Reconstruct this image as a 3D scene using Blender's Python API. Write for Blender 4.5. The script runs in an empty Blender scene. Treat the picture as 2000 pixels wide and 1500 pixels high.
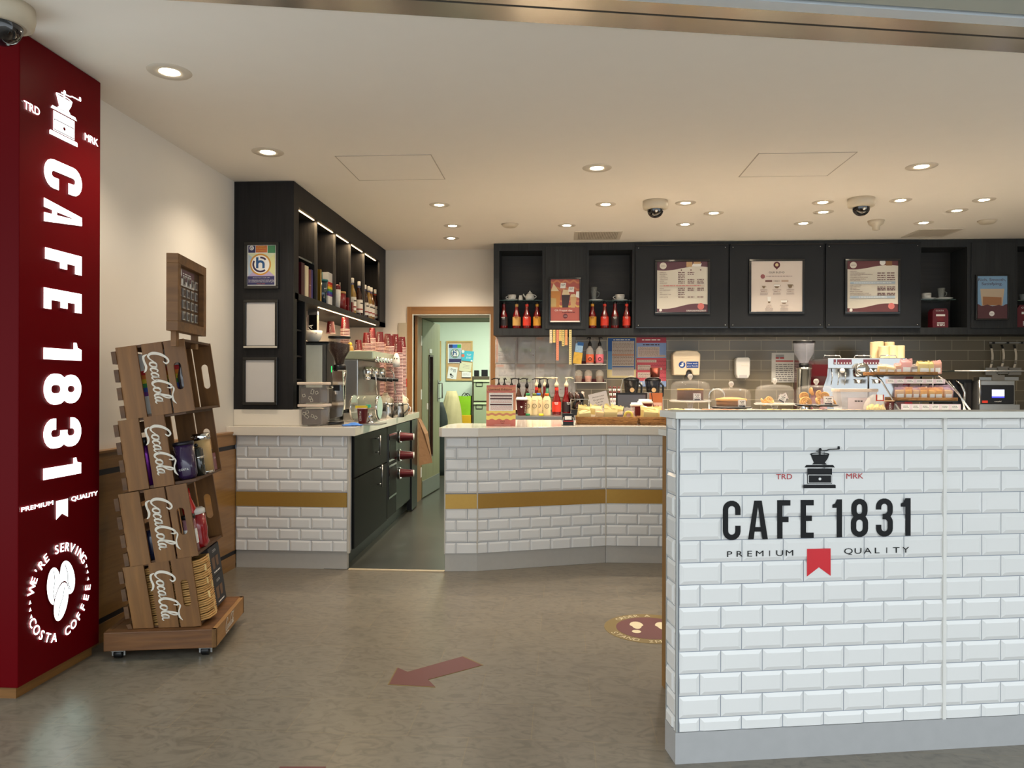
import bpy, bmesh, math, random
from mathutils import Vector, Matrix
random.seed(7)
C = bpy.context.scene.collection
# ---------------- camera, light, exposure ----------------
F = 1480.0; H = 1.3; HY = 749.0; YAW = math.radians(3.8); ROLL = .003
cam = bpy.data.cameras.new('camera'); camo = bpy.data.objects.new('camera', cam); C.objects.link(camo)
cam.sensor_fit = 'HORIZONTAL'; cam.sensor_width = 36; cam.lens = 36 * F / 2000
cam.shift_y = -(750 - HY) / 2000
cam.clip_start = .05; cam.clip_end = 100
camo.matrix_world = Matrix.Translation((0, 0, H)) @ Matrix.Rotation(YAW, 4, 'Z') @ Matrix.Rotation(math.pi / 2, 4, 'X') @ Matrix.Rotation(ROLL, 4, 'Z')
S = bpy.context.scene
S.camera = camo
S.view_settings.view_transform = 'Standard'; S.view_settings.look = 'None'
S.view_settings.gamma = 1; S.view_settings.use_curve_mapping = False
S.view_settings.exposure = 0.88
w = bpy.data.worlds.new('world'); S.world = w; w.use_nodes = True
w.node_tree.nodes['Background'].inputs[0].default_value = (.86, .94, 1.0, 1)
_n = w.node_tree.nodes; _tc = _n.new('ShaderNodeTexCoord'); _sp = _n.new('ShaderNodeSeparateXYZ'); _mr = _n.new('ShaderNodeValToRGB'); _ml = _n.new('ShaderNodeMath'); _ml.operation = 'MULTIPLY'; _ml.inputs[1].default_value = 2.0
_ad = _n.new('ShaderNodeMath'); _ad.operation = 'MULTIPLY_ADD'; _ad.inputs[1].default_value = .5; _ad.inputs[2].default_value = .5
_e = _mr.color_ramp.elements; _e[0].position = 0; _e[0].color = (.62,) * 3 + (1,); _e[1].position = 1; _e[1].color = (1,) * 3 + (1,)
for _p, _v in ((.42, .55), (.52, .36), (.62, .62), (.75, 1.0)): _k = _e.new(_p); _k.color = (_v,) * 3 + (1,)
_l = w.node_tree.links; _l.new(_tc.outputs['Generated'], _sp.inputs[0]); _l.new(_sp.outputs['Z'], _ad.inputs[0]); _l.new(_ad.outputs[0], _mr.inputs[0]); _l.new(_mr.outputs[0], _ml.inputs[0]); _l.new(_ml.outputs[0], _n['Background'].inputs[1])
SPOT_W = 33; SPOT_COL = (1.0, .85, .67); ROOM_W = 50; LED_E = 14
# ---------------- helpers ----------------
V3 = Vector
def ray(px, py):
    x = (px - 1000) / F; y = -(py - HY) / F
    xr = x * math.cos(ROLL) - y * math.sin(ROLL); yr = y * math.cos(ROLL) + x * math.sin(ROLL)
    return V3((xr * math.cos(YAW) - math.sin(YAW), math.cos(YAW) + xr * math.sin(YAW), yr))
O = V3((0, 0, H))
def PL(px, py, p, n):
    d = ray(px, py); n = V3(n); t = (V3(p) - O).dot(n) / d.dot(n); return O + d * t
def PY(px, py, Y): return PL(px, py, (0, Y, 0), (0, 1, 0))
def PX(px, py, X): return PL(px, py, (X, 0, 0), (1, 0, 0))
def PZ(px, py, z): return PL(px, py, (0, 0, z), (0, 0, 1))
def lin(c): return c / 12.92 if c <= .04045 else ((c + .055) / 1.055) ** 2.4
def rgb(r, g, b): return (lin(r / 255), lin(g / 255), lin(b / 255), 1)
MATS = {}
def new(name):
    m = bpy.data.materials.new(name); m.use_nodes = True
    return m, m.node_tree, m.node_tree.nodes['Principled BSDF']
def mat(name, col=None, rough=.5, metal=0, emit=0, trans=0, alpha=1, coat=0, noise=.06, nscale=8, bump=0, ior=1.45, spec=.5):
    """plain painted / plastic / metal material with a faint procedural variation"""
    if name in MATS: return MATS[name]
    m, t, b = new(name); c = rgb(*col)
    b.inputs['Roughness'].default_value = rough; b.inputs['Metallic'].default_value = metal
    b.inputs['IOR'].default_value = ior; b.inputs['Specular IOR Level'].default_value = spec
    if emit:
        b.inputs['Emission Color'].default_value = c; b.inputs['Emission Strength'].default_value = emit
    if trans: b.inputs['Transmission Weight'].default_value = trans
    if alpha < 1: b.inputs['Alpha'].default_value = alpha
    if coat: b.inputs['Coat Weight'].default_value = coat; b.inputs['Coat Roughness'].default_value = .08
    b.inputs['Base Color'].default_value = c
    if noise and not emit and not trans:
        tc = t.nodes.new('ShaderNodeTexCoord'); n = t.nodes.new('ShaderNodeTexNoise'); n.inputs['Scale'].default_value = nscale
        n.inputs['Detail'].default_value = 4
        t.links.new(tc.outputs['Object'], n.inputs['Vector'])
        mx = t.nodes.new('ShaderNodeMix'); mx.data_type = 'RGBA'
        mx.inputs['A'].default_value = tuple(x * (1 - noise) for x in c[:3]) + (1,)
        mx.inputs['B'].default_value = tuple(min(1, x * (1 + noise)) for x in c[:3]) + (1,)
        t.links.new(n.outputs['Fac'], mx.inputs['Factor']); t.links.new(mx.outputs['Result'], b.inputs['Base Color'])
        if bump:
            bp = t.nodes.new('ShaderNodeBump'); bp.inputs['Strength'].default_value = bump; bp.inputs['Distance'].default_value = .01
            t.links.new(n.outputs['Fac'], bp.inputs['Height']); t.links.new(bp.outputs['Normal'], b.inputs['Normal'])
    MATS[name] = m; return m
def wood(name, c1, c2, rough=.5, scale=(60, 4, 4), bump=.15, coat=0, dist=2.0, spec=.5):
    """wood grain: noise stretched along one axis"""
    if name in MATS: return MATS[name]
    m, t, b = new(name)
    tc = t.nodes.new('ShaderNodeTexCoord'); mp = t.nodes.new('ShaderNodeMapping'); mp.inputs['Scale'].default_value = scale
    n = t.nodes.new('ShaderNodeTexNoise'); n.inputs['Scale'].default_value = 1; n.inputs['Detail'].default_value = 6; n.inputs['Distortion'].default_value = dist * .3
    n2 = t.nodes.new('ShaderNodeTexNoise'); n2.inputs['Scale'].default_value = .25; n2.inputs['Detail'].default_value = 2
    r = t.nodes.new('ShaderNodeValToRGB'); r.color_ramp.elements[0].position = .3; r.color_ramp.elements[1].position = .7
    r.color_ramp.elements[0].color = rgb(*c1); r.color_ramp.elements[1].color = rgb(*c2)
    add = t.nodes.new('ShaderNodeMath'); add.operation = 'MULTIPLY_ADD'; add.inputs[1].default_value = .5
    t.links.new(tc.outputs['Object'], mp.inputs['Vector']); t.links.new(mp.outputs[0], n.inputs['Vector']); t.links.new(mp.outputs[0], n2.inputs['Vector'])
    hf = t.nodes.new('ShaderNodeMath'); hf.operation = 'MULTIPLY'; hf.inputs[1].default_value = .5
    t.links.new(n2.outputs['Fac'], hf.inputs[0]); t.links.new(n.outputs['Fac'], add.inputs[0]); t.links.new(hf.outputs[0], add.inputs[2])
    t.links.new(add.outputs[0], r.inputs[0]); t.links.new(r.outputs[0], b.inputs['Base Color'])
    bp = t.nodes.new('ShaderNodeBump'); bp.inputs['Strength'].default_value = bump; bp.inputs['Distance'].default_value = .004
    t.links.new(n.outputs['Fac'], bp.inputs['Height']); t.links.new(bp.outputs['Normal'], b.inputs['Normal'])
    b.inputs['Roughness'].default_value = rough; b.inputs['Specular IOR Level'].default_value = spec
    if coat: b.inputs['Coat Weight'].default_value = coat
    MATS[name] = m; return m
def brick(name, ca, cb, grout, w_, h_, mortar, loc, axes='XZ', rough=.4, veins=None, bump=.3, offset=.5):
    """tiles laid in half bond; loc = a corner of a tile on the surface"""
    m, t, b = new(name)
    tc = t.nodes.new('ShaderNodeTexCoord'); sp = t.nodes.new('ShaderNodeSeparateXYZ'); cb_ = t.nodes.new('ShaderNodeCombineXYZ')
    t.links.new(tc.outputs['Object'], sp.inputs[0])
    for i, a in enumerate(axes):
        s = t.nodes.new('ShaderNodeMath'); s.operation = 'SUBTRACT'; s.inputs[1].default_value = loc[i] - 40 * (w_ if i == 0 else h_)
        t.links.new(sp.outputs[a], s.inputs[0]); t.links.new(s.outputs[0], cb_.inputs[i])
    br = t.nodes.new('ShaderNodeTexBrick'); br.offset = offset; br.offset_frequency = 2; br.squash = 1
    br.inputs['Scale'].default_value = 1; br.inputs['Brick Width'].default_value = w_; br.inputs['Row Height'].default_value = h_
    br.inputs['Mortar Size'].default_value = mortar; br.inputs['Mortar Smooth'].default_value = .1; br.inputs['Bias'].default_value = 0
    br.inputs['Color1'].default_value = rgb(*ca); br.inputs['Color2'].default_value = rgb(*cb); br.inputs['Mortar'].default_value = rgb(*grout)
    t.links.new(cb_.outputs[0], br.inputs['Vector'])
    out = br.outputs['Color']
    if veins:
        n = t.nodes.new('ShaderNodeTexNoise'); n.inputs['Scale'].default_value = veins[0]; n.inputs['Detail'].default_value = 8; n.inputs['Distortion'].default_value = 2.2
        mp = t.nodes.new('ShaderNodeMapping'); mp.inputs['Scale'].default_value = (1, 1.7, 1); mp.inputs['Rotation'].default_value = (0, 0, .5)
        t.links.new(tc.outputs['Object'], mp.inputs['Vector']); t.links.new(mp.outputs[0], n.inputs['Vector'])
        r = t.nodes.new('ShaderNodeValToRGB'); e = r.color_ramp.elements
        e[0].position = .35; e[0].color = (1 - veins[1],) * 3 + (1,); e[1].position = .62; e[1].color = (1 + veins[1] * .4,) * 3 + (1,)
        k = e.new(.5); k.color = (1.0, 1, 1, 1)
        t.links.new(n.outputs['Fac'], r.inputs[0])
        mx = t.nodes.new('ShaderNodeMix'); mx.data_type = 'RGBA'; mx.blend_type = 'MULTIPLY'; mx.inputs['Factor'].default_value = 1
        t.links.new(out, mx.inputs['A']); t.links.new(r.outputs[0], mx.inputs['B']); out = mx.outputs['Result']
    t.links.new(out, b.inputs['Base Color'])
    bp = t.nodes.new('ShaderNodeBump'); bp.inputs['Strength'].default_value = bump; bp.inputs['Distance'].default_value = .003; bp.invert = True
    t.links.new(br.outputs['Fac'], bp.inputs['Height']); t.links.new(bp.outputs['Normal'], b.inputs['Normal'])
    b.inputs['Roughness'].default_value = rough
    return m
_TX = {}
def glyphs(s):
    """flat mesh of a text string, cap height 1, starting at x=0"""
    if s in _TX: return _TX[s]
    cu = bpy.data.curves.new('t', 'FONT'); cu.body = s; cu.size = 1 / .729; cu.resolution_u = 3
    o = bpy.data.objects.new('t', cu); C.objects.link(o)
    dg = bpy.context.evaluated_depsgraph_get(); me = bpy.data.meshes.new_from_object(o.evaluated_get(dg))
    vs = [(v.co.x, v.co.y) for v in me.vertices]; fs = [tuple(p.vertices) for p in me.polygons]
    if vs:
        x0 = min(v[0] for v in vs); vs = [(x - x0, y) for x, y in vs]; wd = max(v[0] for v in vs)
    else: wd = 1
    bpy.data.objects.remove(o); bpy.data.curves.remove(cu); bpy.data.meshes.remove(me)
    _TX[s] = (vs, fs, wd); return _TX[s]
class MB:
    """collects faces of several materials and links them as ONE mesh object"""
    def __init__(s): s.v = []; s.f = []; s.m = []; s.mats = []; s.sm = []
    def mi(s, m):
        if m not in s.mats: s.mats.append(m)
        return s.mats.index(m)
    def add(s, vs, fs, m, smooth=False):
        b = len(s.v); s.v += [tuple(v) for v in vs]; k = s.mi(m)
        for f in fs: s.f.append(tuple(b + i for i in f)); s.m.append(k); s.sm.append(smooth)
        return s
    def box(s, a, b, m, M=None, bev=0):
        x0, y0, z0 = a; x1, y1, z1 = b
        if x0 > x1: x0, x1 = x1, x0
        if y0 > y1: y0, y1 = y1, y0
        if z0 > z1: z0, z1 = z1, z0
        if bev:
            bm = bmesh.new(); bmesh.ops.create_cube(bm, size=1)
            for v in bm.verts: v.co = V3(((x0 + x1) / 2 + v.co.x * (x1 - x0), (y0 + y1) / 2 + v.co.y * (y1 - y0), (z0 + z1) / 2 + v.co.z * (z1 - z0)))
            bmesh.ops.bevel(bm, geom=bm.edges[:], offset=bev, segments=2, affect='EDGES', profile=.6)
            bm.verts.index_update(); vs = [v.co.copy() for v in bm.verts]; fs = [tuple(v.index for v in f.verts) for f in bm.faces]; bm.free()
            if M: vs = [M @ v for v in vs]
            return s.add(vs, fs, m)
        vs = [V3(p) for p in ((x0, y0, z0), (x1, y0, z0), (x1, y1, z0), (x0, y1, z0), (x0, y0, z1), (x1, y0, z1), (x1, y1, z1), (x0, y1, z1))]
        if M: vs = [M @ v for v in vs]
        return s.add(vs, [(0, 3, 2, 1), (4, 5, 6, 7), (0, 1, 5, 4), (1, 2, 6, 5), (2, 3, 7, 6), (3, 0, 4, 7)], m)
    def prism(s, pts, z0, z1, m, M=None):
        n = len(pts)
        ar = sum(pts[i][0] * pts[(i + 1) % n][1] - pts[(i + 1) % n][0] * pts[i][1] for i in range(n))
        if ar < 0: pts = pts[::-1]
        vs = [V3((p[0], p[1], z0)) for p in pts] + [V3((p[0], p[1], z1)) for p in pts]
        if M: vs = [M @ v for v in vs]
        return s.add(vs, [tuple(range(n - 1, -1, -1)), tuple(range(n, 2 * n))] + [(i, (i + 1) % n, n + (i + 1) % n, n + i) for i in range(n)], m)
    def lathe(s, prof, m, M=None, n=24, cap=True, smooth=True, sx=1, sy=1):
        """prof: list of (r,z) from bottom to top"""
        vs = []; k = len(prof)
        for r, z in prof:
            for i in range(n):
                a = 2 * math.pi * i / n; vs.append(V3((r * math.cos(a) * sx, r * math.sin(a) * sy, z)))
        fs = [(j * n + i, j * n + (i + 1) % n, (j + 1) * n + (i + 1) % n, (j + 1) * n + i) for j in range(k - 1) for i in range(n)]
        if M: vs = [M @ v for v in vs]
        b = len(s.v); s.add(vs, fs, m, smooth)
        if cap:
            kk = s.mi(m)
            if prof[0][0] > 1e-5: s.f.append(tuple(b + i for i in range(n - 1, -1, -1))); s.m.append(kk); s.sm.append(False)
            if prof[-1][0] > 1e-5: s.f.append(tuple(b + (k - 1) * n + i for i in range(n))); s.m.append(kk); s.sm.append(False)
        return s
    def tube(s, pts, r, m, n=8, closed=False, M=None):
        pts = [V3(p) for p in pts]
        if M: pts = [M @ p for p in pts]
        vs = []; up = V3((0, 0, 1)); N = len(pts); rr = r if isinstance(r, (list, tuple)) else [r] * N
        prev = None
        for i, p in enumerate(pts):
            if closed: d = (pts[(i + 1) % N] - pts[i - 1])
            else: d = pts[min(i + 1, N - 1)] - pts[max(i - 1, 0)]
            d.normalize()
            if prev is None:
                a = up if abs(d.z) < .9 else V3((1, 0, 0)); e = d.cross(a).normalized()
            else:
                e = (prev - d * prev.dot(d)).normalized()
            prev = e; f = d.cross(e)
            for k in range(n):
                t = 2 * math.pi * k / n; vs.append(p + (e * math.cos(t) + f * math.sin(t)) * rr[i])
        fs = [(j * n + i, j * n + (i + 1) % n, ((j + 1) % N) * n + (i + 1) % n, ((j + 1) % N) * n + i) for j in range(N if closed else N - 1) for i in range(n)]
        if not closed: fs += [tuple(range(n - 1, -1, -1)), tuple((N - 1) * n + i for i in range(n))]
        return s.add(vs, fs, m, True)
    def ball(s, c, r, m, M=None, n=16, sq=(1, 1, 1)):
        pr = [(max(1e-6, math.sin(math.pi * i / 10)) * 1.0, -math.cos(math.pi * i / 10)) for i in range(11)]
        T = Matrix.Translation(c) @ Matrix.Diagonal((r * sq[0], r * sq[1], r * sq[2], 1))
        if M: T = M @ T
        return s.lathe(pr, m, T, n, cap=False)
    def text(s, st, o, U, Vv, m, h=None, wd=None, al='c', off=.0004):
        """text on a surface: o = baseline point, U along, Vv up (unit vectors)"""
        vs, fs, W = glyphs(st); U = V3(U); Vv = V3(Vv); N = U.cross(Vv)
        if h is None: h = wd / W
        sx = (wd / W) if wd else h
        x0 = {'c': -W * sx / 2, 'l': 0, 'r': -W * sx}[al]
        return s.add([V3(o) + U * (x0 + x * sx) + Vv * (y * h) + N * off for x, y in vs], fs, m)
    def ribbon(s, pts, wd, fn, m, closed=False):
        """flat stroke of constant (or listed) width through 2-D pts; fn maps 2-D -> 3-D"""
        P = [V3((p[0], p[1])) for p in pts]; n = len(P); L = []; R = []
        ws = wd if isinstance(wd, (list, tuple)) else [wd] * n
        for i in range(n):
            a = P[i - 1] if (i > 0 or closed) else None; b = P[(i + 1) % n] if (i < n - 1 or closed) else None
            d1 = (P[i] - a).normalized() if a is not None else None; d2 = (b - P[i]).normalized() if b is not None else None
            if d1 is None: d1 = d2
            if d2 is None: d2 = d1
            t = (d1 + d2); t = t.normalized() if t.length > 1e-6 else d1
            nn = V3((-t.y, t.x)); k = max(.5, nn.dot(V3((-d1.y, d1.x)))); q = nn * (ws[i] / 2 / k)
            L.append(P[i] + q); R.append(P[i] - q)
        vs = [fn(p.x, p.y) for p in L] + [fn(p.x, p.y) for p in R]
        fs = [(i, (i + 1) % n, n + (i + 1) % n, n + i) for i in range(n if closed else n - 1)]
        return s.add(vs, fs, m)
    def build(s, name, parent=None, loc=None, bevel=0):
        me = bpy.data.meshes.new(name); me.from_pydata(s.v, [], s.f)
        for m in s.mats: me.materials.append(m)
        me.polygons.foreach_set('material_index', s.m); me.polygons.foreach_set('use_smooth', s.sm)
        me.validate(); me.update()
        o = bpy.data.objects.new(name, me); C.objects.link(o)
        if parent is not None: o.parent = parent
        if loc is not None: o.location = loc
        if bevel:
            b = o.modifiers.new('bevel', 'BEVEL'); b.width = bevel; b.segments = 2; b.limit_method = 'ANGLE'
        return o
def tag(o, label, cat, group=None):
    o['label'] = label; o['category'] = cat
    if group: o['group'] = group
    return o
def thing(name, label, cat, loc=(0, 0, 0), rotz=0, group=None):
    o = bpy.data.objects.new(name, None); C.objects.link(o); o.empty_display_size = .05
    o.location = loc; o.rotation_euler = (0, 0, rotz); return tag(o, label, cat, group)
def dup(root, loc, rotz=0, label=None, group=None):
    r = root.copy(); C.objects.link(r); r.location = loc; r.rotation_euler = (0, 0, rotz)
    if label: r['label'] = label
    if group: r['group'] = group
    for ch in list(root.children):
        c = ch.copy(); C.objects.link(c); c.parent = r
        for g in list(ch.children):
            d = g.copy(); C.objects.link(d); d.parent = c
    return r
def struct(name, mb, parent=None, kind='structure', **k):
    o = mb.build(name, parent, **k)
    if parent is None: o['kind'] = kind
    return o
def frame_at(o, U, Vv):
    """matrix with x along U, y along Vv, z = outward normal"""
    U = V3(U).normalized(); Vv = V3(Vv).normalized(); N = U.cross(Vv)
    return Matrix(((U.x, Vv.x, N.x, o[0]), (U.y, Vv.y, N.y, o[1]), (U.z, Vv.z, N.z, o[2]), (0, 0, 0, 1)))
RZ = lambda a: Matrix.Rotation(a, 4, 'Z'); RX = lambda a: Matrix.Rotation(a, 4, 'X'); RY = lambda a: Matrix.Rotation(a, 4, 'Y'); T = lambda *a: Matrix.Translation(a)
UX, UZ = V3((1, 0, 0)), V3((0, 0, 1))
def bars(mb, o, U, Vv, m, wd, h, off=.001, n=3):
    U = V3(U); Vv = V3(Vv); N = U.cross(Vv); o = V3(o) + N * off - U * (wd / 2); r = random.Random(int(wd * 1e5) + n); x = 0
    for i in range(n):
        l = wd / n * r.uniform(.6, .85); mb.add([o + U * x, o + U * (x + l), o + U * (x + l) + Vv * h, o + U * x + Vv * h], [(0, 1, 2, 3)], m); x += wd / n
    return mb
class Cv:
    """printed sheet: crop coordinates (x0,y0)-(x1,y1) (y down) mapped on a real rectangle TL + U*w, -V*h"""
    def __init__(s, TL, U, Vv, w_, h_, box, mb=None):
        s.TL = V3(TL); s.U = V3(U); s.V = V3(Vv); s.N = s.U.cross(s.V); s.w = w_; s.h = h_; s.b = box; s.mb = mb or MB(); s.l = 1
        s.kx = w_ / (box[2] - box[0]); s.ky = h_ / (box[3] - box[1])
    def p(s, x, y): return s.TL + s.U * ((x - s.b[0]) * s.kx) - s.V * ((y - s.b[1]) * s.ky) + s.N * (s.l * .00025)
    def poly(s, pts, m):
        s.l += 1; s.mb.add([s.p(*q) for q in pts], [tuple(range(len(pts)))], m); return s
    def rect(s, x0, y0, x1, y1, m): return s.poly([(x0, y1), (x1, y1), (x1, y0), (x0, y0)], m)
    def full(s, m): return s.rect(*s.b, m)
    def circ(s, x, y, r, m, ry=None, n=28):
        ry = ry or r * s.kx / s.ky
        return s.poly([(x + r * math.cos(2 * math.pi * i / n), y - ry * math.sin(2 * math.pi * i / n)) for i in range(n)], m)
    def text(s, st, x, y, m, h=None, wd=None, al='c', U=None, Vv=None):
        """x,y = baseline point; h cap height and wd width in crop units"""
        s.l += 1
        s.mb.text(st, s.p(x, y), U or s.U, Vv or s.V, m, h=h * s.ky if h else None, wd=wd * s.kx if wd else None, al=al, off=0); return s
    def ribbon(s, pts, wd, m, closed=False):
        s.l += 1; s.mb.ribbon(pts, wd, s.p, m, closed); return s
    def lines(s, x0, x1, ys, m, h, seed=1):
        """rows of small print as short word bars"""
        r = random.Random(seed); s.l += 1
        for y in ys:
            x = x0
            while x < x1 - 2:
                l = min(r.uniform(h * 1.5, h * 5), x1 - x); s.mb.add([s.p(*q) for q in ((x, y + h), (x + l, y + h), (x + l, y), (x, y))], [(0, 1, 2, 3)], m); x += l + h * .8
        return s
def arc(cx, cy, rx, ry, a0, a1, n=9): return [(cx + rx * math.cos(math.radians(a0 + (a1 - a0) * i / n)), cy + ry * math.sin(math.radians(a0 + (a1 - a0) * i / n))) for i in range(n + 1)]
def letter(ch, k):
    """centre lines (and whether closed) of a condensed capital in a unit box, y up; k = corner radius in y"""
    if ch == 'C': k = min(k, .3); return [([(1, .655)] + arc(.5, 1 - k, .5, k, 0, 180) + arc(.5, k, .5, k, 180, 360) + [(1, .345)], 0)]
    if ch == 'E': return [([(1, 1), (0, 1), (0, 0), (1, 0)], 0), ([(.02, .52), (.82, .52)], 0)]
    if ch == 'F': return [([(1, 1), (0, 1), (0, -.08)], 0), ([(.02, .5), (.82, .5)], 0)]
    k = min(k, .23)
    if ch == '8': return [(arc(.5, 1 - k, .46, k, 0, 180) + arc(.5, .53 + k, .46, k, 180, 360), 1), (arc(.5, .53 - k, .5, k, 0, 180) + arc(.5, k, .5, k, 180, 360), 1)]
    if ch == '3': return [([(0, .74)] + arc(.5, 1 - k, .5, k, 180, 0) + arc(.5, .53 + k, .5, k, 0, -90) + [(.36, .53)], 0), ([(.36, .53)] + arc(.5, .53 - k, .5, k, 90, 0) + arc(.5, k, .5, k, 0, -180) + [(0, .28)], 0)]
def draw_letter(mb, ch, x0, x1, y0, y1, st, fn, m, N):
    """letter in box x0..x1, baseline y0, top y1 (in fn's 2-D units), stroke st, N = outward normal"""
    w_, h_ = x1 - x0, y1 - y0; n = [0]
    def lay(): n[0] += 1; i = n[0]; return lambda x, y: fn(x, y) + N * (i * .0004)
    def poly(pts): f = lay(); mb.add([f(x0 + w_ * a, y0 + h_ * b) for a, b in pts], [tuple(range(len(pts)))], m)
    sx = st / abs(w_)
    if ch == 'A':
        a, ap, u = .31, .84, sx * 1.02; inn = lambda y: u + (.5 - u) * y / ap
        poly([(0, 0), (u, 0), (.5, ap), (.5, 1), (a, 1)]); poly([(1, 0), (1 - u, 0), (.5, ap), (.5, 1), (1 - a, 1)]); cb = st / abs(h_) * .85
        poly([(inn(.2) - .02, .2), (1 - inn(.2) + .02, .2), (1 - inn(.2 + cb) + .02, .2 + cb), (inn(.2 + cb) - .02, .2 + cb)]); return
    if ch == '1':
        u = sx; poly([(1 - u, 0), (1, 0), (1, 1), (1 - u, 1)]); poly([(0, .775), (0, .86), (.28, .89), (.45, 1), (1 - u + .01, 1), (1 - u + .01, .775)]); return
    s = 1 if h_ > 0 else -1; t = 1 if w_ > 0 else -1
    ix0, ix1, iy0, iy1 = x0 + t * st / 2, x1 - t * st / 2, y0 + s * st / 2, y1 - s * st / 2
    k = abs(ix1 - ix0) / 2 / abs(iy1 - iy0)
    for p, c in letter(ch, k): mb.ribbon([(ix0 + (ix1 - ix0) * a, iy0 + (iy1 - iy0) * b) for a, b in p], st, lay(), m, bool(c))
# script lettering of the soft-drink crates: pen strokes, x along the word 0..10, y up
SCRIPT = [
    ([(1.9, 2.9), (2.3, 3.4), (1.9, 3.9), (1.2, 3.6), (.5, 2.5), (.3, 1.2), (.7, .4), (1.3, .5), (1.9, 1.2)], [.1, .25, .25, .3, .42, .45, .35, .2, .12]),
    ([(.5, .2), (.9, -.5), (1.8, -.55), (2.8, -.3), (3.6, -.5), (4.0, -.9)], [.1, .35, .3, .35, .3, .06]),
    ([(2.5, 1.7), (2.1, 1.3), (2.1, .6), (2.5, .4), (2.9, .9), (2.9, 1.5), (2.5, 1.7), (3.1, 1.6)], [.2, .3, .3, .2, .25, .25, .2, .1]),
    ([(3.9, 1.5), (3.6, 1.7), (3.2, 1.2), (3.2, .6), (3.5, .4), (4.0, .8)], [.25, .2, .3, .3, .2, .1]),
    ([(4.9, 1.6), (4.5, 1.7), (4.1, 1.1), (4.2, .5), (4.6, .6), (4.9, 1.6), (4.8, .7), (5.1, .45), (5.4, .8)], [.2, .2, .3, .28, .15, .28, .3, .2, .1]),
    ([(5.3, 1.25), (5.65, 1.25)], [.2, .2]),
    ([(6.9, 2.9), (7.0, 3.6), (6.5, 3.7), (5.9, 2.7), (5.6, 1.4), (5.9, .5), (6.4, .4), (6.9, 1.0)], [.1, .25, .28, .35, .42, .4, .25, .1]),
    ([(6.5, 3.7), (7.2, 4.1), (8.3, 3.7), (9.4, 3.7), (10.1, 4.2)], [.1, .25, .2, .3, .06]),
    ([(7.4, 1.7), (7.0, 1.3), (7.0, .6), (7.4, .4), (7.8, .9), (7.8, 1.5), (7.4, 1.7), (8.0, 1.5)], [.2, .3, .3, .2, .25, .25, .2, .1]),
    ([(8.2, 1.2), (8.9, 2.6), (8.9, 3.4), (8.6, 3.2), (8.3, 1.9), (8.2, .8), (8.5, .4), (8.8, .7)], [.1, .2, .2, .28, .32, .32, .2, .1]),
    ([(9.5, 1.6), (9.1, 1.7), (8.8, 1.1), (8.9, .5), (9.2, .6), (9.5, 1.6), (9.4, .7), (9.7, .45), (10, .7)], [.2, .2, .3, .28, .15, .28, .3, .2, .1])]
def smooth_path(p, ws, k=4):
    o = []; q = []
    for i in range(len(p) - 1):
        a, b, c, d = p[max(i - 1, 0)], p[i], p[i + 1], p[min(i + 2, len(p) - 1)]
        for j in range(k):
            t = j / k
            f = lambda n: .5 * (2 * b[n] + (c[n] - a[n]) * t + (2 * a[n] - 5 * b[n] + 4 * c[n] - d[n]) * t * t + (3 * b[n] - a[n] - 3 * c[n] + d[n]) * t ** 3)
            o.append((f(0), f(1))); q.append(ws[i] * (1 - t) + ws[i + 1] * t)
    return o + [p[-1]], q + [ws[-1]]
def script(mb, o, U, Vv, length, m, off=.0012):
    k = length / 10; N = V3(U).cross(V3(Vv)); o = V3(o) + N * off
    fn = lambda x, y: o + V3(U) * (x * k) + V3(Vv) * (y * k)
    for p, ws in SCRIPT:
        P, W = smooth_path(p, ws); mb.ribbon([(x + (y - 1) * .12, y) for x, y in P], [q * 1.25 for q in W], fn, m)
def grinder_mark(mb, fn, m, line):
    """coffee mill emblem; fn maps emblem units (0..300 x, 0..400 y down)"""
    P = lambda pts, mm, dz=0: mb.add([fn(x, y) for x, y in pts], [tuple(range(len(pts)))], mm)
    P([(0, 398), (300, 398), (300, 372), (290, 365), (10, 365), (0, 372)], m)
    P([(38, 358), (266, 358), (266, 215), (38, 215)], m)
    P([(12, 205), (292, 205), (275, 182), (28, 182)], m)
    P([(80, 178), (220, 178), (200, 160), (98, 160)], m)
    P([(98, 160), (200, 160), (228, 120), (240, 85), (68, 85), (80, 120)], m)
    mb.ribbon([(152 + 84 * math.cos(a * math.pi / 12), 82 + 11 * math.sin(a * math.pi / 12)) for a in range(24)], 8, fn, m, True)
    P([(145, 85), (162, 85), (160, 35), (147, 35)], m)
    P([(140, 45), (150, 25), (165, 25), (172, 45)], m)
    mb.ribbon([(120, 55), (215, 48), (240, 38), (335, 34)], 9, fn, m)
    P([(315, 34), (340, 34), (336, 8), (318, 8)], m)
    g = lambda x, y: fn(x, y) + fn.N * .0014
    mb.ribbon([(46, 275), (258, 275), (258, 350), (46, 350)], 6, g, line, True)
    mb.add([g(152 + 13 * math.cos(a * math.pi / 8), 312 - 13 * math.sin(a * math.pi / 8)) for a in range(16)], [tuple(range(16))], line)
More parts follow.
